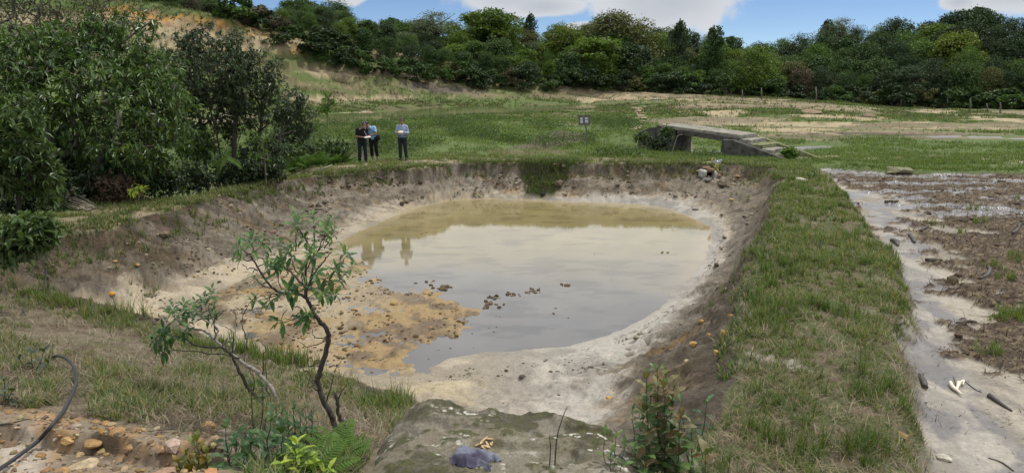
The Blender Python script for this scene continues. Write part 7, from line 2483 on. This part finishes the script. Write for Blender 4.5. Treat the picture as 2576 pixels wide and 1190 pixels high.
# ------------------------------------------------------------------ culvert in the far bank
def build_culvert():
    c = ground(1782, 440)
    c = at_y(1782, 438, c[1] - 0.1)
    e = empty('culvert', c)
    tag(e, 'small concrete culvert mouth set in the far right bank', 'culvert')
    con = vmat('pale_concrete', usecol=False, color=(0.33, 0.315, 0.28), rough=0.9, spec=0.15, nscale=9, namt=0.4, bump=0.5, bscale=20, bdist=0.02)
    s = c[1] / FPX
    brown = plain('rusty_stone', (0.16, 0.10, 0.055), 0.9, nscale=10, namt=0.5)
    MB().box((0.06, 0.30, 0.02), (24 * s, 0.5, 17 * s)).build('opening_shade', plain('culvert_shade', (0.02, 0.018, 0.015), 0.95, namt=0), e, smooth=False)  # solid near-black block; its colour paints the shade inside the culvert mouth
    for nm, cc, sz, mt, seed in (('side_block', (-14 * s, 0.0, 1 * s), (8.5 * s, 0.28, 11 * s), con, 871), ('side_block', (14 * s, 0.02, -2 * s), (6.5 * s, 0.28, 11 * s), con, 872), ('lintel', (0.5 * s, 0.0, 10.5 * s), (12 * s, 0.3, 5 * s), brown, 873), ('sill', (0, -0.12, -11 * s), (19 * s, 0.30, 5 * s), con, 874), ('cap_stone', (-5 * s, 0.05, 15 * s), (10 * s, 0.25, 3 * s), brown, 875), ('side_stone', (22 * s, 0.0, -5 * s), (9 * s, 0.2, 5.5 * s), brown, 876)):
        V, T = blob(seed, 3, 0.25)
        V = np.sign(V) * np.abs(V) ** 0.55 * np.array(sz)
        obj(nm, make_mesh(nm, V, T=T, smooth=False), mt, e, cc)
    # torn sacks caught above it
    rg = np.random.default_rng(880)
    for lb, px, py, w, h, col, cat in (('torn white plastic sack above the culvert', 1805, 407, 22, 9, (0.62, 0.63, 0.64), 'sack'), ('yellow plastic rag hanging beside the culvert', 1803, 421, 12, 18, (0.50, 0.46, 0.16), 'plastic rag'), ('small yellow plastic scrap above the white sack', 1796, 401, 10, 6, (0.50, 0.45, 0.18), 'plastic scrap'),
                                    ('yellow white plastic scrap at the far water edge', 1198, 492, 26, 9, (0.5, 0.48, 0.28), 'plastic scrap')):
        q = at_y(px, py, c[1] - 0.28) if px > 1500 else ground(px, py + 2)
        nx, ny = 14, 10
        gx, gy = np.meshgrid(np.linspace(-1, 1, nx), np.linspace(-1, 1, ny))
        x, y = gx.ravel(), gy.ravel()
        sw, sh = w * s / 2, h * s / 2
        ang = np.arctan2(y, x)
        sh_ = 1 - 0.35 * np.maximum(0, np.cos(ang * 3 + px))
        V = np.stack((x * sw * sh_, (fbm(x * 2 + px, y * 2, 3, 881) - 0.5) * 0.30, y * sh * sh_ + (fbm(x * 3, y * 3 + px, 2, 883) - 0.5) * sh), 1)
        idx = np.arange(nx * ny).reshape(ny, nx)
        Q = np.stack((idx[:-1, :-1], idx[:-1, 1:], idx[1:, 1:], idx[1:, :-1]), -1).reshape(-1, 4)
        o = obj(cat.replace(' ', '_'), make_mesh('plastic', V, Q=Q), plain('plastic_%d' % px, col, 0.45, 0.4, nscale=14, namt=0.4), loc=q)
        m = o.modifiers.new('thickness', 'SOLIDIFY')
        m.thickness = 0.01
        tag(o, lb, cat)
    # dark drain mouth under the grass tongue
    g = ground(1366, 492)
    o = MB().tube(np.array((g + (0, -0.05, 0.03), g + (0, 0.25, 0.05))), 0.09, 10).build('drain_pipe', plain('drain_black', (0.02, 0.02, 0.02), 0.7, namt=0))
    tag(o, 'dark drain pipe end under the grass tongue at the far water edge', 'pipe')


build_culvert()


# ------------------------------------------------------------------ driftwood, bone, fence posts, sticks
def build_drift():
    dark = plain('wet_wood', (0.055, 0.045, 0.038), 0.6, 0.4, nscale=20, namt=0.5, bump=0.5, bscale=30, bdist=0.01)
    grey = plain('grey_wood', (0.16, 0.14, 0.12), 0.85, 0.2, nscale=20, namt=0.4)
    bone = plain('bleached_wood', (0.60, 0.55, 0.43), 0.6, 0.3, nscale=14, namt=0.2)
    rg = np.random.default_rng(900)
    L = [('stubby dark driftwood piece near the foot of the berm', 'driftwood', dark, [(2313, 942), (2320, 960), (2326, 978)], (0.018, 0.042, 0.04)), ('dark forked driftwood branch at the right of the wet sand', 'driftwood', dark, [(2488, 998), (2510, 1013), (2545, 1035)], (0.035, 0.028, 0.012)),
         ('curved dark wood lying on the plant litter', 'driftwood', dark, [(2465, 704), (2482, 696), (2490, 680), (2484, 670)], (0.035, 0.04, 0.035, 0.02)), ('black log piece in the wet runnel', 'driftwood', dark, [(2328, 655), (2346, 658), (2366, 656)], (0.035, 0.05, 0.03)), ('dark curved root at the upper right of the flat', 'driftwood', dark, [(2548, 588), (2560, 578), (2565, 566), (2576, 562)], (0.03, 0.03, 0.025, 0.02)),
         ('thin curving root at the berm foot beside the runnel', 'root', grey, [(2262, 772), (2278, 780), (2282, 800), (2270, 812), (2254, 816)], (0.010, 0.014, 0.016, 0.014, 0.01)), ('dark log in the litter at the right', 'driftwood', dark, [(2406, 814), (2436, 811), (2456, 812)], (0.02, 0.03, 0.02)), ('grey stick lying on the litter at the right edge', 'stick', grey, [(2500, 778), (2540, 782), (2590, 790)], (0.015, 0.018, 0.015)),
         ('thin twig on the pale sand left of the forked driftwood', 'twig', dark, [(2426, 958), (2450, 978), (2470, 988)], (0.006, 0.007, 0.004)), ('short stick half sunk in the wet sand by the bone', 'stick', grey, [(2399, 948), (2404, 962), (2408, 975)], (0.008, 0.012, 0.008)), ('long twig at the bottom right of the flat', 'twig', dark, [(2486, 1152), (2520, 1164), (2550, 1185)], (0.006, 0.009, 0.006)),
         ('dark stick in the mud near the far end of the runnel', 'driftwood', dark, [(2110, 456), (2122, 452), (2136, 459)], (0.04, 0.05, 0.03)), ('dark root poking from the middle of the flat', 'root', dark, [(2316, 582), (2328, 575), (2340, 579)], (0.03, 0.045, 0.03)), ('thin stick lying on the left bank', 'stick', grey, [(468, 612), (520, 622), (592, 637)], (0.014, 0.016, 0.010)),
         ('dark curved stick on the far left bank', 'stick', dark, [(935, 452), (940, 446), (960, 452), (975, 460)], (0.02, 0.03, 0.03, 0.015)), ('dark stick at the edge of the pond on the right', 'stick', dark, [(1742, 527), (1752, 529), (1758, 528)], (0.02, 0.025, 0.01)), ('long thin dry stalk at the right end of the boulder', 'stalk', POLE_M, [(1360, 1165), (1410, 1176), (1450, 1188)], (0.006, 0.006, 0.004)), ('black burnt stub lying across the hose slope at the far left', 'twig', dark, [(0, 1070), (40, 1062), (80, 1055), (130, 1066)], (0.006, 0.007, 0.005, 0.003)),
         ('small twig lying on the boulder top', 'twig', dark, [(1108, 1022), (1125, 1027), (1142, 1031)], (0.003, 0.004, 0.002)), ('dark stub on the back edge of the boulder', 'stub', dark, [(1098, 984), (1106, 984)], (0.012, 0.015)), ('small dark log at the foot of the berm in the runnel', 'driftwood', dark, [(2242, 607), (2254, 612), (2258, 620)], (0.05, 0.06, 0.03)), ('dark stub beside the runnel across from the small log', 'driftwood', dark, [(2288, 592), (2298, 606), (2300, 612)], (0.04, 0.05, 0.03))]
    for lb, cat, mt, pts, rr in L:
        f = on_rock if 'boulder' in lb else ground
        P = np.array([f(*p) for p in pts])
        rr = np.array(rr)
        P[:, 2] += rr * 0.6
        k = 4
        S = smooth_path(P, k)
        r = np.interp(np.linspace(0, 1, len(S)), np.linspace(0, 1, len(rr)), rr)
        r = r * rg.uniform(0.85, 1.15, len(S))
        o = MB().tube(S - P[0], r, 7).build(cat, mt, loc=P[0])
        tag(o, lb, cat)
    # bleached jaw-like bone
    q = ground(2404, 975)
    e = empty('bone', q)
    tag(e, 'bleached pale bone lying on the wet sand at the lower right', 'bone')
    def g3(x, y, dz):
        return ground(3400 * .6314 + x * .6314 / 2.038, 1300 * .6314 + y * .6314 / 2.038) + (0, 0, dz)
    for nm, pts, r in (('shaft', [(785, 470), (800, 505), (830, 530), (880, 572)], (0.022, 0.026, 0.024, 0.010)), ('blade', [(855, 475), (845, 505), (840, 530), (875, 568)], (0.030, 0.018, 0.014, 0.008)), ('process', [(845, 480), (870, 465), (895, 455), (885, 490)], (0.018, 0.013, 0.012, 0.007))):
        P = np.array([g3(x, y, 0.03) for x, y in pts])
        S = smooth_path(P, 4)
        MB().tube(S - q, np.interp(np.linspace(0, 1, len(S)), np.linspace(0, 1, 4), r), 7).build(nm, bone, e)
    # fence posts along the forest
    for i, (x, y0, y1, w) in enumerate(((362, 650, 706, 5), (480, 670, 735, 4), (623, 655, 742, 5), (1027, 648, 768, 5), (1655, 712, 796, 6), (2002, 708, 810, 5), (2172, 738, 828, 6), (2302, 772, 832, 6), (2395, 765, 838, 5), (35, 610, 690, 4), (1450, 700, 740, 5))):
        px = 1704.8 + x * .3383
        b = ground(px, y1 * .3383)
        top = at_y(px + rg.normal(0, 1), y0 * .3383, b[1])
        hgt = top[2] - b[2]
        r = 0.07
        P = np.array((b - (0, 0, 0.1), b + (rg.normal(0, 0.03), 0, hgt * 0.5), b + (top[0] - b[0], 0, hgt)))
        o = MB().tube(P - b, (r, r * 0.95, r * 0.8), 6).build('fence_post', GREYBARK, loc=b)
        ww = ['first', 'second', 'third', 'fourth', 'fifth', 'seventh', 'eighth', 'ninth', 'tenth', 'far left', 'sixth'][i]
        lbl = '%s weathered post from the left in the old fence line along the forest' % ww if ww != 'far left' else 'leftmost thin post by the forest above the footbridge deck'
        tag(o, lbl, 'fence post', 'posts along the forest edge')


build_drift()
# ------------------------------------------------------------------ people


def ring(c, rx, ry, tilt=0.0):
    return (np.asarray(c, float), np.array((rx, 0, 0)), np.array((0, ry, -ry * tilt)))


def limb_loft(mb, P, R_):
    """round limb through the joints P with radii R_"""
    S = smooth_path(np.array(P, float), 3)
    r = np.interp(np.linspace(0, 1, len(S)), np.linspace(0, 1, len(R_)), R_)
    mb.tube(S, r, 10)


def remeshed(name, mb, mat, parent, voxel=0.011):
    o = mb.build(name, mat, parent)
    m = o.modifiers.new('skin', 'REMESH')
    m.mode, m.voxel_size, m.use_smooth_shade = 'VOXEL', voxel, True
    s = o.modifiers.new('soften', 'SMOOTH')
    s.factor, s.iterations = 0.5, 3
    return o


SKIN = plain('skin', (0.26, 0.135, 0.085), 0.55, 0.35, nscale=30, namt=0.08)
HAIR = plain('black_hair', (0.012, 0.010, 0.010), 0.5, 0.4, nscale=60, namt=0.3)


def ball(mb, c, r):
    V, T = blob(5, 2, 0.0, angular=False)
    mb.add(V * np.asarray(r, float) + np.asarray(c, float), T=T)


def person(label, loc, yaw, J, shirt_c, trouser_c, shoe_c, short_sleeve, belt=True, hair_len=1.0, scale=1.0, shoe_white=False, ankle_skin=False):
    """J: joints in body space (x to the figure's left as seen from the front = photo right, -y forward)"""
    e = empty('person', loc, yaw)
    e.scale = (scale,) * 3
    tag(e, label, 'person')
    mb = MB()
    pel, che, nek, hed = (np.array(J[k], float) for k in ('pelvis', 'chest', 'neck', 'head'))
    tilt = J.get('nod', 0.2)
    f = np.array((J.get('face', 0.0), -1.0, 0))
    f /= np.linalg.norm(f)
    side = np.array((-f[1], f[0], 0)) * 1.0
    mb.loft([ring(pel - (0, 0, 0.10), 0.13, 0.095), ring(pel, 0.155, 0.11), ring((pel + che) / 2, 0.135, 0.10), ring(che, 0.165, 0.115), ring(che + (nek - che) * 0.75, 0.16, 0.095), ring(nek, 0.065, 0.06)])
    limb_loft(mb, (nek - (0, 0, 0.03), (nek + hed) / 2, hed - (0, 0, 0.03)), (0.058, 0.054, 0.056))
    # head: skull, jaw, nose, ears
    ball(mb, hed + (0, 0.012, 0.035), (0.075, 0.094, 0.092))
    ball(mb, hed + f * 0.030 + np.array((0, 0, -0.045 - 0.02 * tilt)), (0.058, 0.062, 0.07))
    ball(mb, hed + f * (0.097) + np.array((0, 0, -0.018 - 0.03 * tilt)), (0.013, 0.016, 0.022))
    for s in (-1, 1):
        ball(mb, hed + side * 0.077 * s + np.array((0, 0.01, -0.005)), (0.012, 0.02, 0.03))
        sh, el, wr = (np.array(J[k % ('r' if s < 0 else 'l')], float) for k in ('%s_shoulder', '%s_elbow', '%s_wrist'))
        hp, kn, an = (np.array(J[k % ('r' if s < 0 else 'l')], float) for k in ('%s_hip', '%s_knee', '%s_ankle'))
        limb_loft(mb, (che + (nek - che) * 0.5, sh, (sh + el) / 2, el, (el + wr) / 2, wr), (0.06, 0.056, 0.048, 0.040, 0.038, 0.027))
        # hand: palm, four curled fingers, thumb
        dirn = unit(np.array(J['hand_' + ('r' if s < 0 else 'l')], float))
        palm = wr + dirn * 0.055
        ball(mb, palm, (0.034, 0.042, 0.024))
        sd = unit(np.cross(dirn, (0, 0, 1.0)))
        for k, fl in enumerate((0.062, 0.075, 0.07, 0.055)):
            b = palm + dirn * 0.025 + sd * (k - 1.5) * 0.019
            limb_loft(mb, (b, b + dirn * fl * 0.5 + (0, 0, 0.008), b + dirn * fl * 0.75 - (0, 0, 0.025)), (0.010, 0.0095, 0.008))
        t0 = palm + sd * (0.03 * s) - dirn * 0.015
        limb_loft(mb, (t0, t0 + sd * 0.02 * s + dirn * 0.025, t0 + sd * 0.012 * s + dirn * 0.05), (0.013, 0.011, 0.009))
        limb_loft(mb, (pel + (0.05 * s, 0, -0.05), hp, (hp + kn) / 2, kn, (kn + an) / 2 + (0, 0.012, 0), an), (0.09, 0.085, 0.07, 0.052, 0.05, 0.034))
        limb_loft(mb, (an, an + (0, 0.03, -0.05), an + np.array(J.get('toe', (0, -0.12, -0.06)))), (0.034, 0.034, 0.026))
    remeshed('body', mb, SKIN, e, 0.010)
    # shirt
    ms = MB()
    ms.loft([ring(pel + (0, 0, -0.03 if belt else -0.10), 0.172, 0.132), ring(pel + (0, 0, 0.06), 0.178, 0.135), ring((pel + che) / 2, 0.168, 0.128), ring(che, 0.176, 0.132), ring(che + (nek - che) * 0.62, 0.162, 0.108), ring(che + (nek - che) * 0.85, 0.115, 0.088), ring(nek - (0, 0, 0.012), 0.082, 0.078)])
    for s in (-1, 1):
        sh, el, wr = (np.array(J[k % ('r' if s < 0 else 'l')], float) for k in ('%s_shoulder', '%s_elbow', '%s_wrist'))
        if short_sleeve:
            limb_loft(ms, (che + (nek - che) * 0.5, sh, sh + (el - sh) * 0.45, sh + (el - sh) * 0.78), (0.060, 0.064, 0.060, 0.064))
        else:
            limb_loft(ms, (che + (nek - che) * 0.5, sh, (sh + el) / 2, el, (el + wr) / 2, el + (wr - el) * 0.86), (0.060, 0.062, 0.056, 0.050, 0.046, 0.040))
    sh_o = remeshed('shirt', ms, shirt_c, e, 0.011)
    mc = MB()
    a = np.arange(13) * 2 * math.pi / 13
    mc.tube(np.stack((nek[0] + np.cos(a) * 0.07, nek[1] + np.sin(a) * 0.066, nek[2] - 0.012 - 0.03 * np.cos(a + math.pi / 2)), 1), 0.014, 6)
    mc.build('collar', shirt_c, sh_o)
    # trousers
    mt = MB()
    mt.loft([ring(pel - (0, 0, 0.14), 0.15, 0.12), ring(pel - (0, 0, 0.05), 0.172, 0.13), ring(pel + (0, 0, 0.045), 0.165, 0.125)])
    for s in (-1, 1):
        hp, kn, an = (np.array(J[k % ('r' if s < 0 else 'l')], float) for k in ('%s_hip', '%s_knee', '%s_ankle'))
        end = an + (kn - an) * (0.16 if ankle_skin else -0.02)
        limb_loft(mt, (pel + (0.06 * s, 0, -0.05), hp, (hp + kn) / 2, kn, (kn + an) / 2 + (0, 0.01, 0), end), (0.108, 0.104, 0.09, 0.076, 0.072, 0.066))
    remeshed('trousers', mt, trouser_c, e, 0.011)
    if belt:
        mb2 = MB()
        a = np.arange(17) * 2 * math.pi / 16
        mb2.tube(np.stack((pel[0] + np.cos(a) * 0.176, pel[1] + np.sin(a) * 0.136, np.full(17, pel[2] + 0.03)), 1), 0.017, 6)
        b_o = mb2.build('belt', plain('belt_leather', (0.015, 0.014, 0.013), 0.5, namt=0), e)
        MB().box(pel + np.array((0, -0.155, 0.03)), (0.045, 0.012, 0.035)).build('buckle', plain('buckle_metal', (0.25, 0.24, 0.22), 0.35, 0.5, namt=0), b_o, smooth=False)
    for s in (-1, 1):
        an = np.array(J['r_ankle' if s < 0 else 'l_ankle'], float)
        toe = np.array(J.get('toe', (0, -0.12, -0.06)))
        m = MB()
        d = unit(toe * np.array((1, 1, 0)))
        h = an * np.array((1, 1, 0))
        limb_loft(m, (h + np.array((0, 0, 0.055)) - d * 0.07, h + np.array((0, 0, 0.06)) + d * 0.02, h + np.array((0, 0, 0.045)) + d * 0.12, h + np.array((0, 0, 0.035)) + d * 0.19), (0.045, 0.052, 0.050, 0.034))
        s_o = remeshed('shoe', m, shoe_c, e, 0.011)
        m = MB()
        limb_loft(m, (h + np.array((0, 0, 0.014)) - d * 0.075, h + np.array((0, 0, 0.014)) + d * 0.06, h + np.array((0, 0, 0.014)) + d * 0.20), (0.042, 0.05, 0.036))
        V = np.concatenate(m.v)
        V[:, 2] = (V[:, 2] - 0.014) * 0.3 + 0.016
        m.v = [V]
        m.build('sole', plain('white_sole', (0.7, 0.7, 0.68), 0.6, namt=0) if shoe_white else plain('black_sole', (0.02, 0.02, 0.02), 0.7, namt=0), s_o)
        if shoe_white:
            for k in range(3):
                c = h + np.array((0, 0, 0.088 - k * 0.012)) + d * (0.05 + 0.04 * k)
                MB().box(c, (0.075, 0.016, 0.02)).build('stripe', plain('white_stripe', (0.7, 0.7, 0.7), 0.6, namt=0), s_o, smooth=False)
    # hair cap
    mh = MB()
    V, T = blob(6, 3, 0.12, angular=False)
    V = V * np.array((0.086, 0.104, 0.100))
    keep = lambda v: (v @ f > 0.050) & (v[:, 2] < 0.040) | (v[:, 2] < -0.035 * hair_len)
    V2 = V.copy()
    cut = keep(V)
    V2[cut] *= 0.80
    mh.add(V2 + hed + (0, 0.012, 0.037), T=T)
    mh.build('hair', HAIR, e)
    for s in (-1, 1):
        c = hed + f * 0.083 + side * 0.030 * s + np.array((0, 0, 0.002 - 0.02 * tilt))
        m = MB()
        ball(m, c, (0.011, 0.010, 0.006))
        m.build('eye', plain('eye_dark', (0.02, 0.014, 0.012), 0.3, 0.5, namt=0), e)
        m = MB()
        m.tube([c + side * -0.018 + (0, 0, 0.016), c + (0, 0, 0.021) + f * 0.003, c + side * 0.018 + (0, 0, 0.016)], 0.005, 5)
        m.build('eyebrow', HAIR, e)
    m = MB()
    q = hed + f * 0.086 + np.array((0, 0, -0.062 - 0.03 * tilt))
    m.tube([q - side * 0.022, q + f * 0.006, q + side * 0.022], 0.006, 5)
    m.build('mouth', plain('lips', (0.17, 0.07, 0.055), 0.5, namt=0), e)
    return e


def foot(px, py, Y):
    p = at_y(px, py, Y)
    p[2] = hz(p[0], p[1]) + 0.0
    return p


def build_people():
    cloth = dict(nscale=40, namt=0.14, bump=0.25, bscale=18, bdist=0.02)
    blue_chk = plain('grey_blue_shirt', (0.25, 0.31, 0.43), 0.85, 0.15, **cloth)
    sky_blue = plain('sky_blue_polo', (0.24, 0.40, 0.60), 0.85, 0.15, **cloth)
    black = plain('black_polo', (0.012, 0.012, 0.014), 0.85, 0.2, **cloth)
    navy = plain('navy_trousers', (0.016, 0.019, 0.032), 0.85, 0.2, **cloth)
    charcoal = plain('charcoal_trousers', (0.020, 0.023, 0.030), 0.85, 0.2, **cloth)
    jet = plain('black_trousers', (0.010, 0.010, 0.012), 0.85, 0.2, **cloth)
    shoe = plain('black_shoe', (0.014, 0.013, 0.012), 0.45, 0.4, namt=0)
    base = dict(l_hip=(0.09, 0, 0.88), r_hip=(-0.09, 0, 0.88), l_knee=(0.115, -0.015, 0.48), r_knee=(-0.10, -0.015, 0.48), l_ankle=(0.135, 0.01, 0.09), r_ankle=(-0.105, 0.01, 0.09))
    # the lone man in the grey blue shirt
    Y = 29.0
    g = foot(1014, 401, Y)
    J = dict(base, pelvis=(0, 0, 0.95), chest=(0, 0.01, 1.24), neck=(0, 0.01, 1.445), head=(0, -0.03, 1.575), nod=1.0, face=0.0, l_shoulder=(0.168, 0.02, 1.365), r_shoulder=(-0.168, 0.02, 1.365), l_elbow=(0.245, 0.0, 1.10), r_elbow=(-0.235, 0.0, 1.10),
             l_wrist=(0.10, -0.24, 1.13), r_wrist=(-0.12, -0.24, 1.14), hand_l=(-0.75, -0.6, 0.1), hand_r=(0.75, -0.6, 0.1))
    person('man in a grey blue long-sleeved shirt and black trousers standing apart reading a pad', g, 0.0, J, blue_chk, charcoal, shoe, False)
    paper = plain('paper', (0.50, 0.48, 0.43), 0.7, 0.2, nscale=20, namt=0.08)
    card = plain('card_cover', (0.30, 0.21, 0.11), 0.7, 0.2, namt=0.1)
    q = g + np.array((-0.01, -0.32, 1.16))
    e = empty('notebook', q)
    e.rotation_euler = (R(32), 0, R(4))
    tag(e, 'small open notebook held by the man in the grey blue shirt', 'notebook')
    MB().box((0, 0, 0), (0.23, 0.17, 0.012)).build('cover', card, e, smooth=False)
    MB().box((0.02, 0.005, 0.011), (0.15, 0.12, 0.010)).build('pages', paper, e, smooth=False)
    # man in black writing, turned to the photo's right
    Yb = 28.4
    g = foot(913, 409, Yb)
    J = dict(base, pelvis=(0, 0, 0.93), chest=(0.02, -0.03, 1.22), neck=(0.05, -0.07, 1.40), head=(0.10, -0.16, 1.505), nod=1.8, face=0.55, l_shoulder=(0.20, -0.06, 1.34), r_shoulder=(-0.15, -0.03, 1.35), l_elbow=(0.235, -0.12, 1.06), r_elbow=(-0.22, -0.02, 1.07),
             l_wrist=(0.26, -0.32, 1.03), r_wrist=(0.07, -0.27, 1.04), hand_l=(0.25, -0.9, 0.05), hand_r=(0.85, -0.5, 0.05), l_ankle=(0.125, -0.02, 0.09), r_ankle=(-0.13, 0.01, 0.09))
    person('man in a black polo shirt and navy trousers bending his head to write', g, R(14), J, black, navy, shoe, True, belt=False)
    cz, sz = math.cos(R(14)), math.sin(R(14))
    rot = lambda v: np.array((v[0] * cz - v[1] * sz, v[0] * sz + v[1] * cz, v[2]))
    q = g + rot(np.array((0.21, -0.40, 1.055)))
    e = empty('notepad', q)
    e.rotation_euler = (R(10), R(-6), R(20))
    tag(e, 'white notepad on a dark folder held by the man in black', 'notepad')
    MB().box((0, 0, -0.012), (0.27, 0.21, 0.012)).build('folder', plain('dark_folder', (0.02, 0.02, 0.025), 0.5, namt=0), e, smooth=False)
    MB().box((0, 0.0, 0.006), (0.24, 0.18, 0.020)).build('pages', paper, e, smooth=False)
    p0 = g + rot(np.array((0.17, -0.36, 1.085)))
    o = MB().tube(np.array(((0, 0, 0), (-0.03, 0.03, 0.13))), 0.006, 6).build('pen', plain('pen_white', (0.6, 0.6, 0.6), 0.4, namt=0), loc=p0)
    tag(o, 'pen in the writing hand of the man in black', 'pen')
    o = MB().box((0, 0, 0), (0.018, 0.006, 0.05)).box((0.006, 0, 0.025), (0.026, 0.006, 0.012)).build('chest_emblem', plain('emblem_white', (0.7, 0.7, 0.7), 0.6, namt=0), smooth=False, loc=g + rot(np.array((0.115, -0.185, 1.245))))
    body = [k for k in bpy.data.objects if k.name.startswith('person') and 'black polo' in k.get('label', '')][0]
    o.parent = body
    o.location = (0.115, -0.172, 1.245)
    # man in the sky blue polo leaning over to look
    Yc = 28.9
    g = foot(941, 405, Yc)
    J = dict(base, pelvis=(0.0, 0.03, 0.93), chest=(-0.035, -0.02, 1.20), neck=(-0.12, -0.10, 1.375), head=(-0.215, -0.20, 1.445), nod=1.8, face=-0.75, l_shoulder=(0.09, -0.06, 1.325), r_shoulder=(-0.23, -0.05, 1.31), l_elbow=(0.17, -0.14, 1.08), r_elbow=(-0.26, -0.10, 1.05),
             l_wrist=(-0.07, -0.24, 1.0), r_wrist=(-0.17, -0.27, 0.98), hand_l=(-0.95, -0.2, -0.05), hand_r=(-0.4, -0.8, 0), l_ankle=(0.15, 0.0, 0.10), r_ankle=(-0.07, 0.03, 0.10), l_knee=(0.12, -0.03, 0.48), r_knee=(-0.08, -0.03, 0.48), toe=(0.05, -0.12, -0.06))
    person('man in sky blue polo and cropped black trousers leaning beside the man in black', g, R(-6), J, sky_blue, jet, shoe, True, belt=False, hair_len=0.9, shoe_white=True, ankle_skin=True)
    cz2, sz2 = math.cos(R(-6)), math.sin(R(-6))
    rot2 = lambda v: np.array((v[0] * cz2 - v[1] * sz2, v[0] * sz2 + v[1] * cz2, v[2]))
    q = g + rot2(np.array((0.225, -0.06, 0.92)))
    e = empty('shoulder_bag', q)
    tag(e, 'small black shoulder bag hanging at the hip of the man in sky blue', 'bag')
    bm_ = plain('black_bag', (0.012, 0.012, 0.013), 0.6, 0.3, nscale=20, namt=0.2)
    V, T = blob(885, 3, 0.15, angular=False)
    V = np.sign(V) * np.abs(V) ** 0.7 * np.array((0.075, 0.065, 0.125))
    obj('bag_body', make_mesh('bag_body', V, T=T), bm_, e)
    MB().box((0, -0.062, 0.04), (0.12, 0.02, 0.09)).build('flap', bm_, e, smooth=False)
    st = [rot2(np.array(v)) + g - q for v in ((0.21, -0.06, 1.03), (0.14, -0.165, 1.10), (0.0, -0.18, 1.21), (-0.12, -0.165, 1.29), (-0.2, -0.08, 1.385))]
    MB().tube(smooth_path(np.array(st), 4), 0.011, 6).build('strap', bm_, e)


build_people()
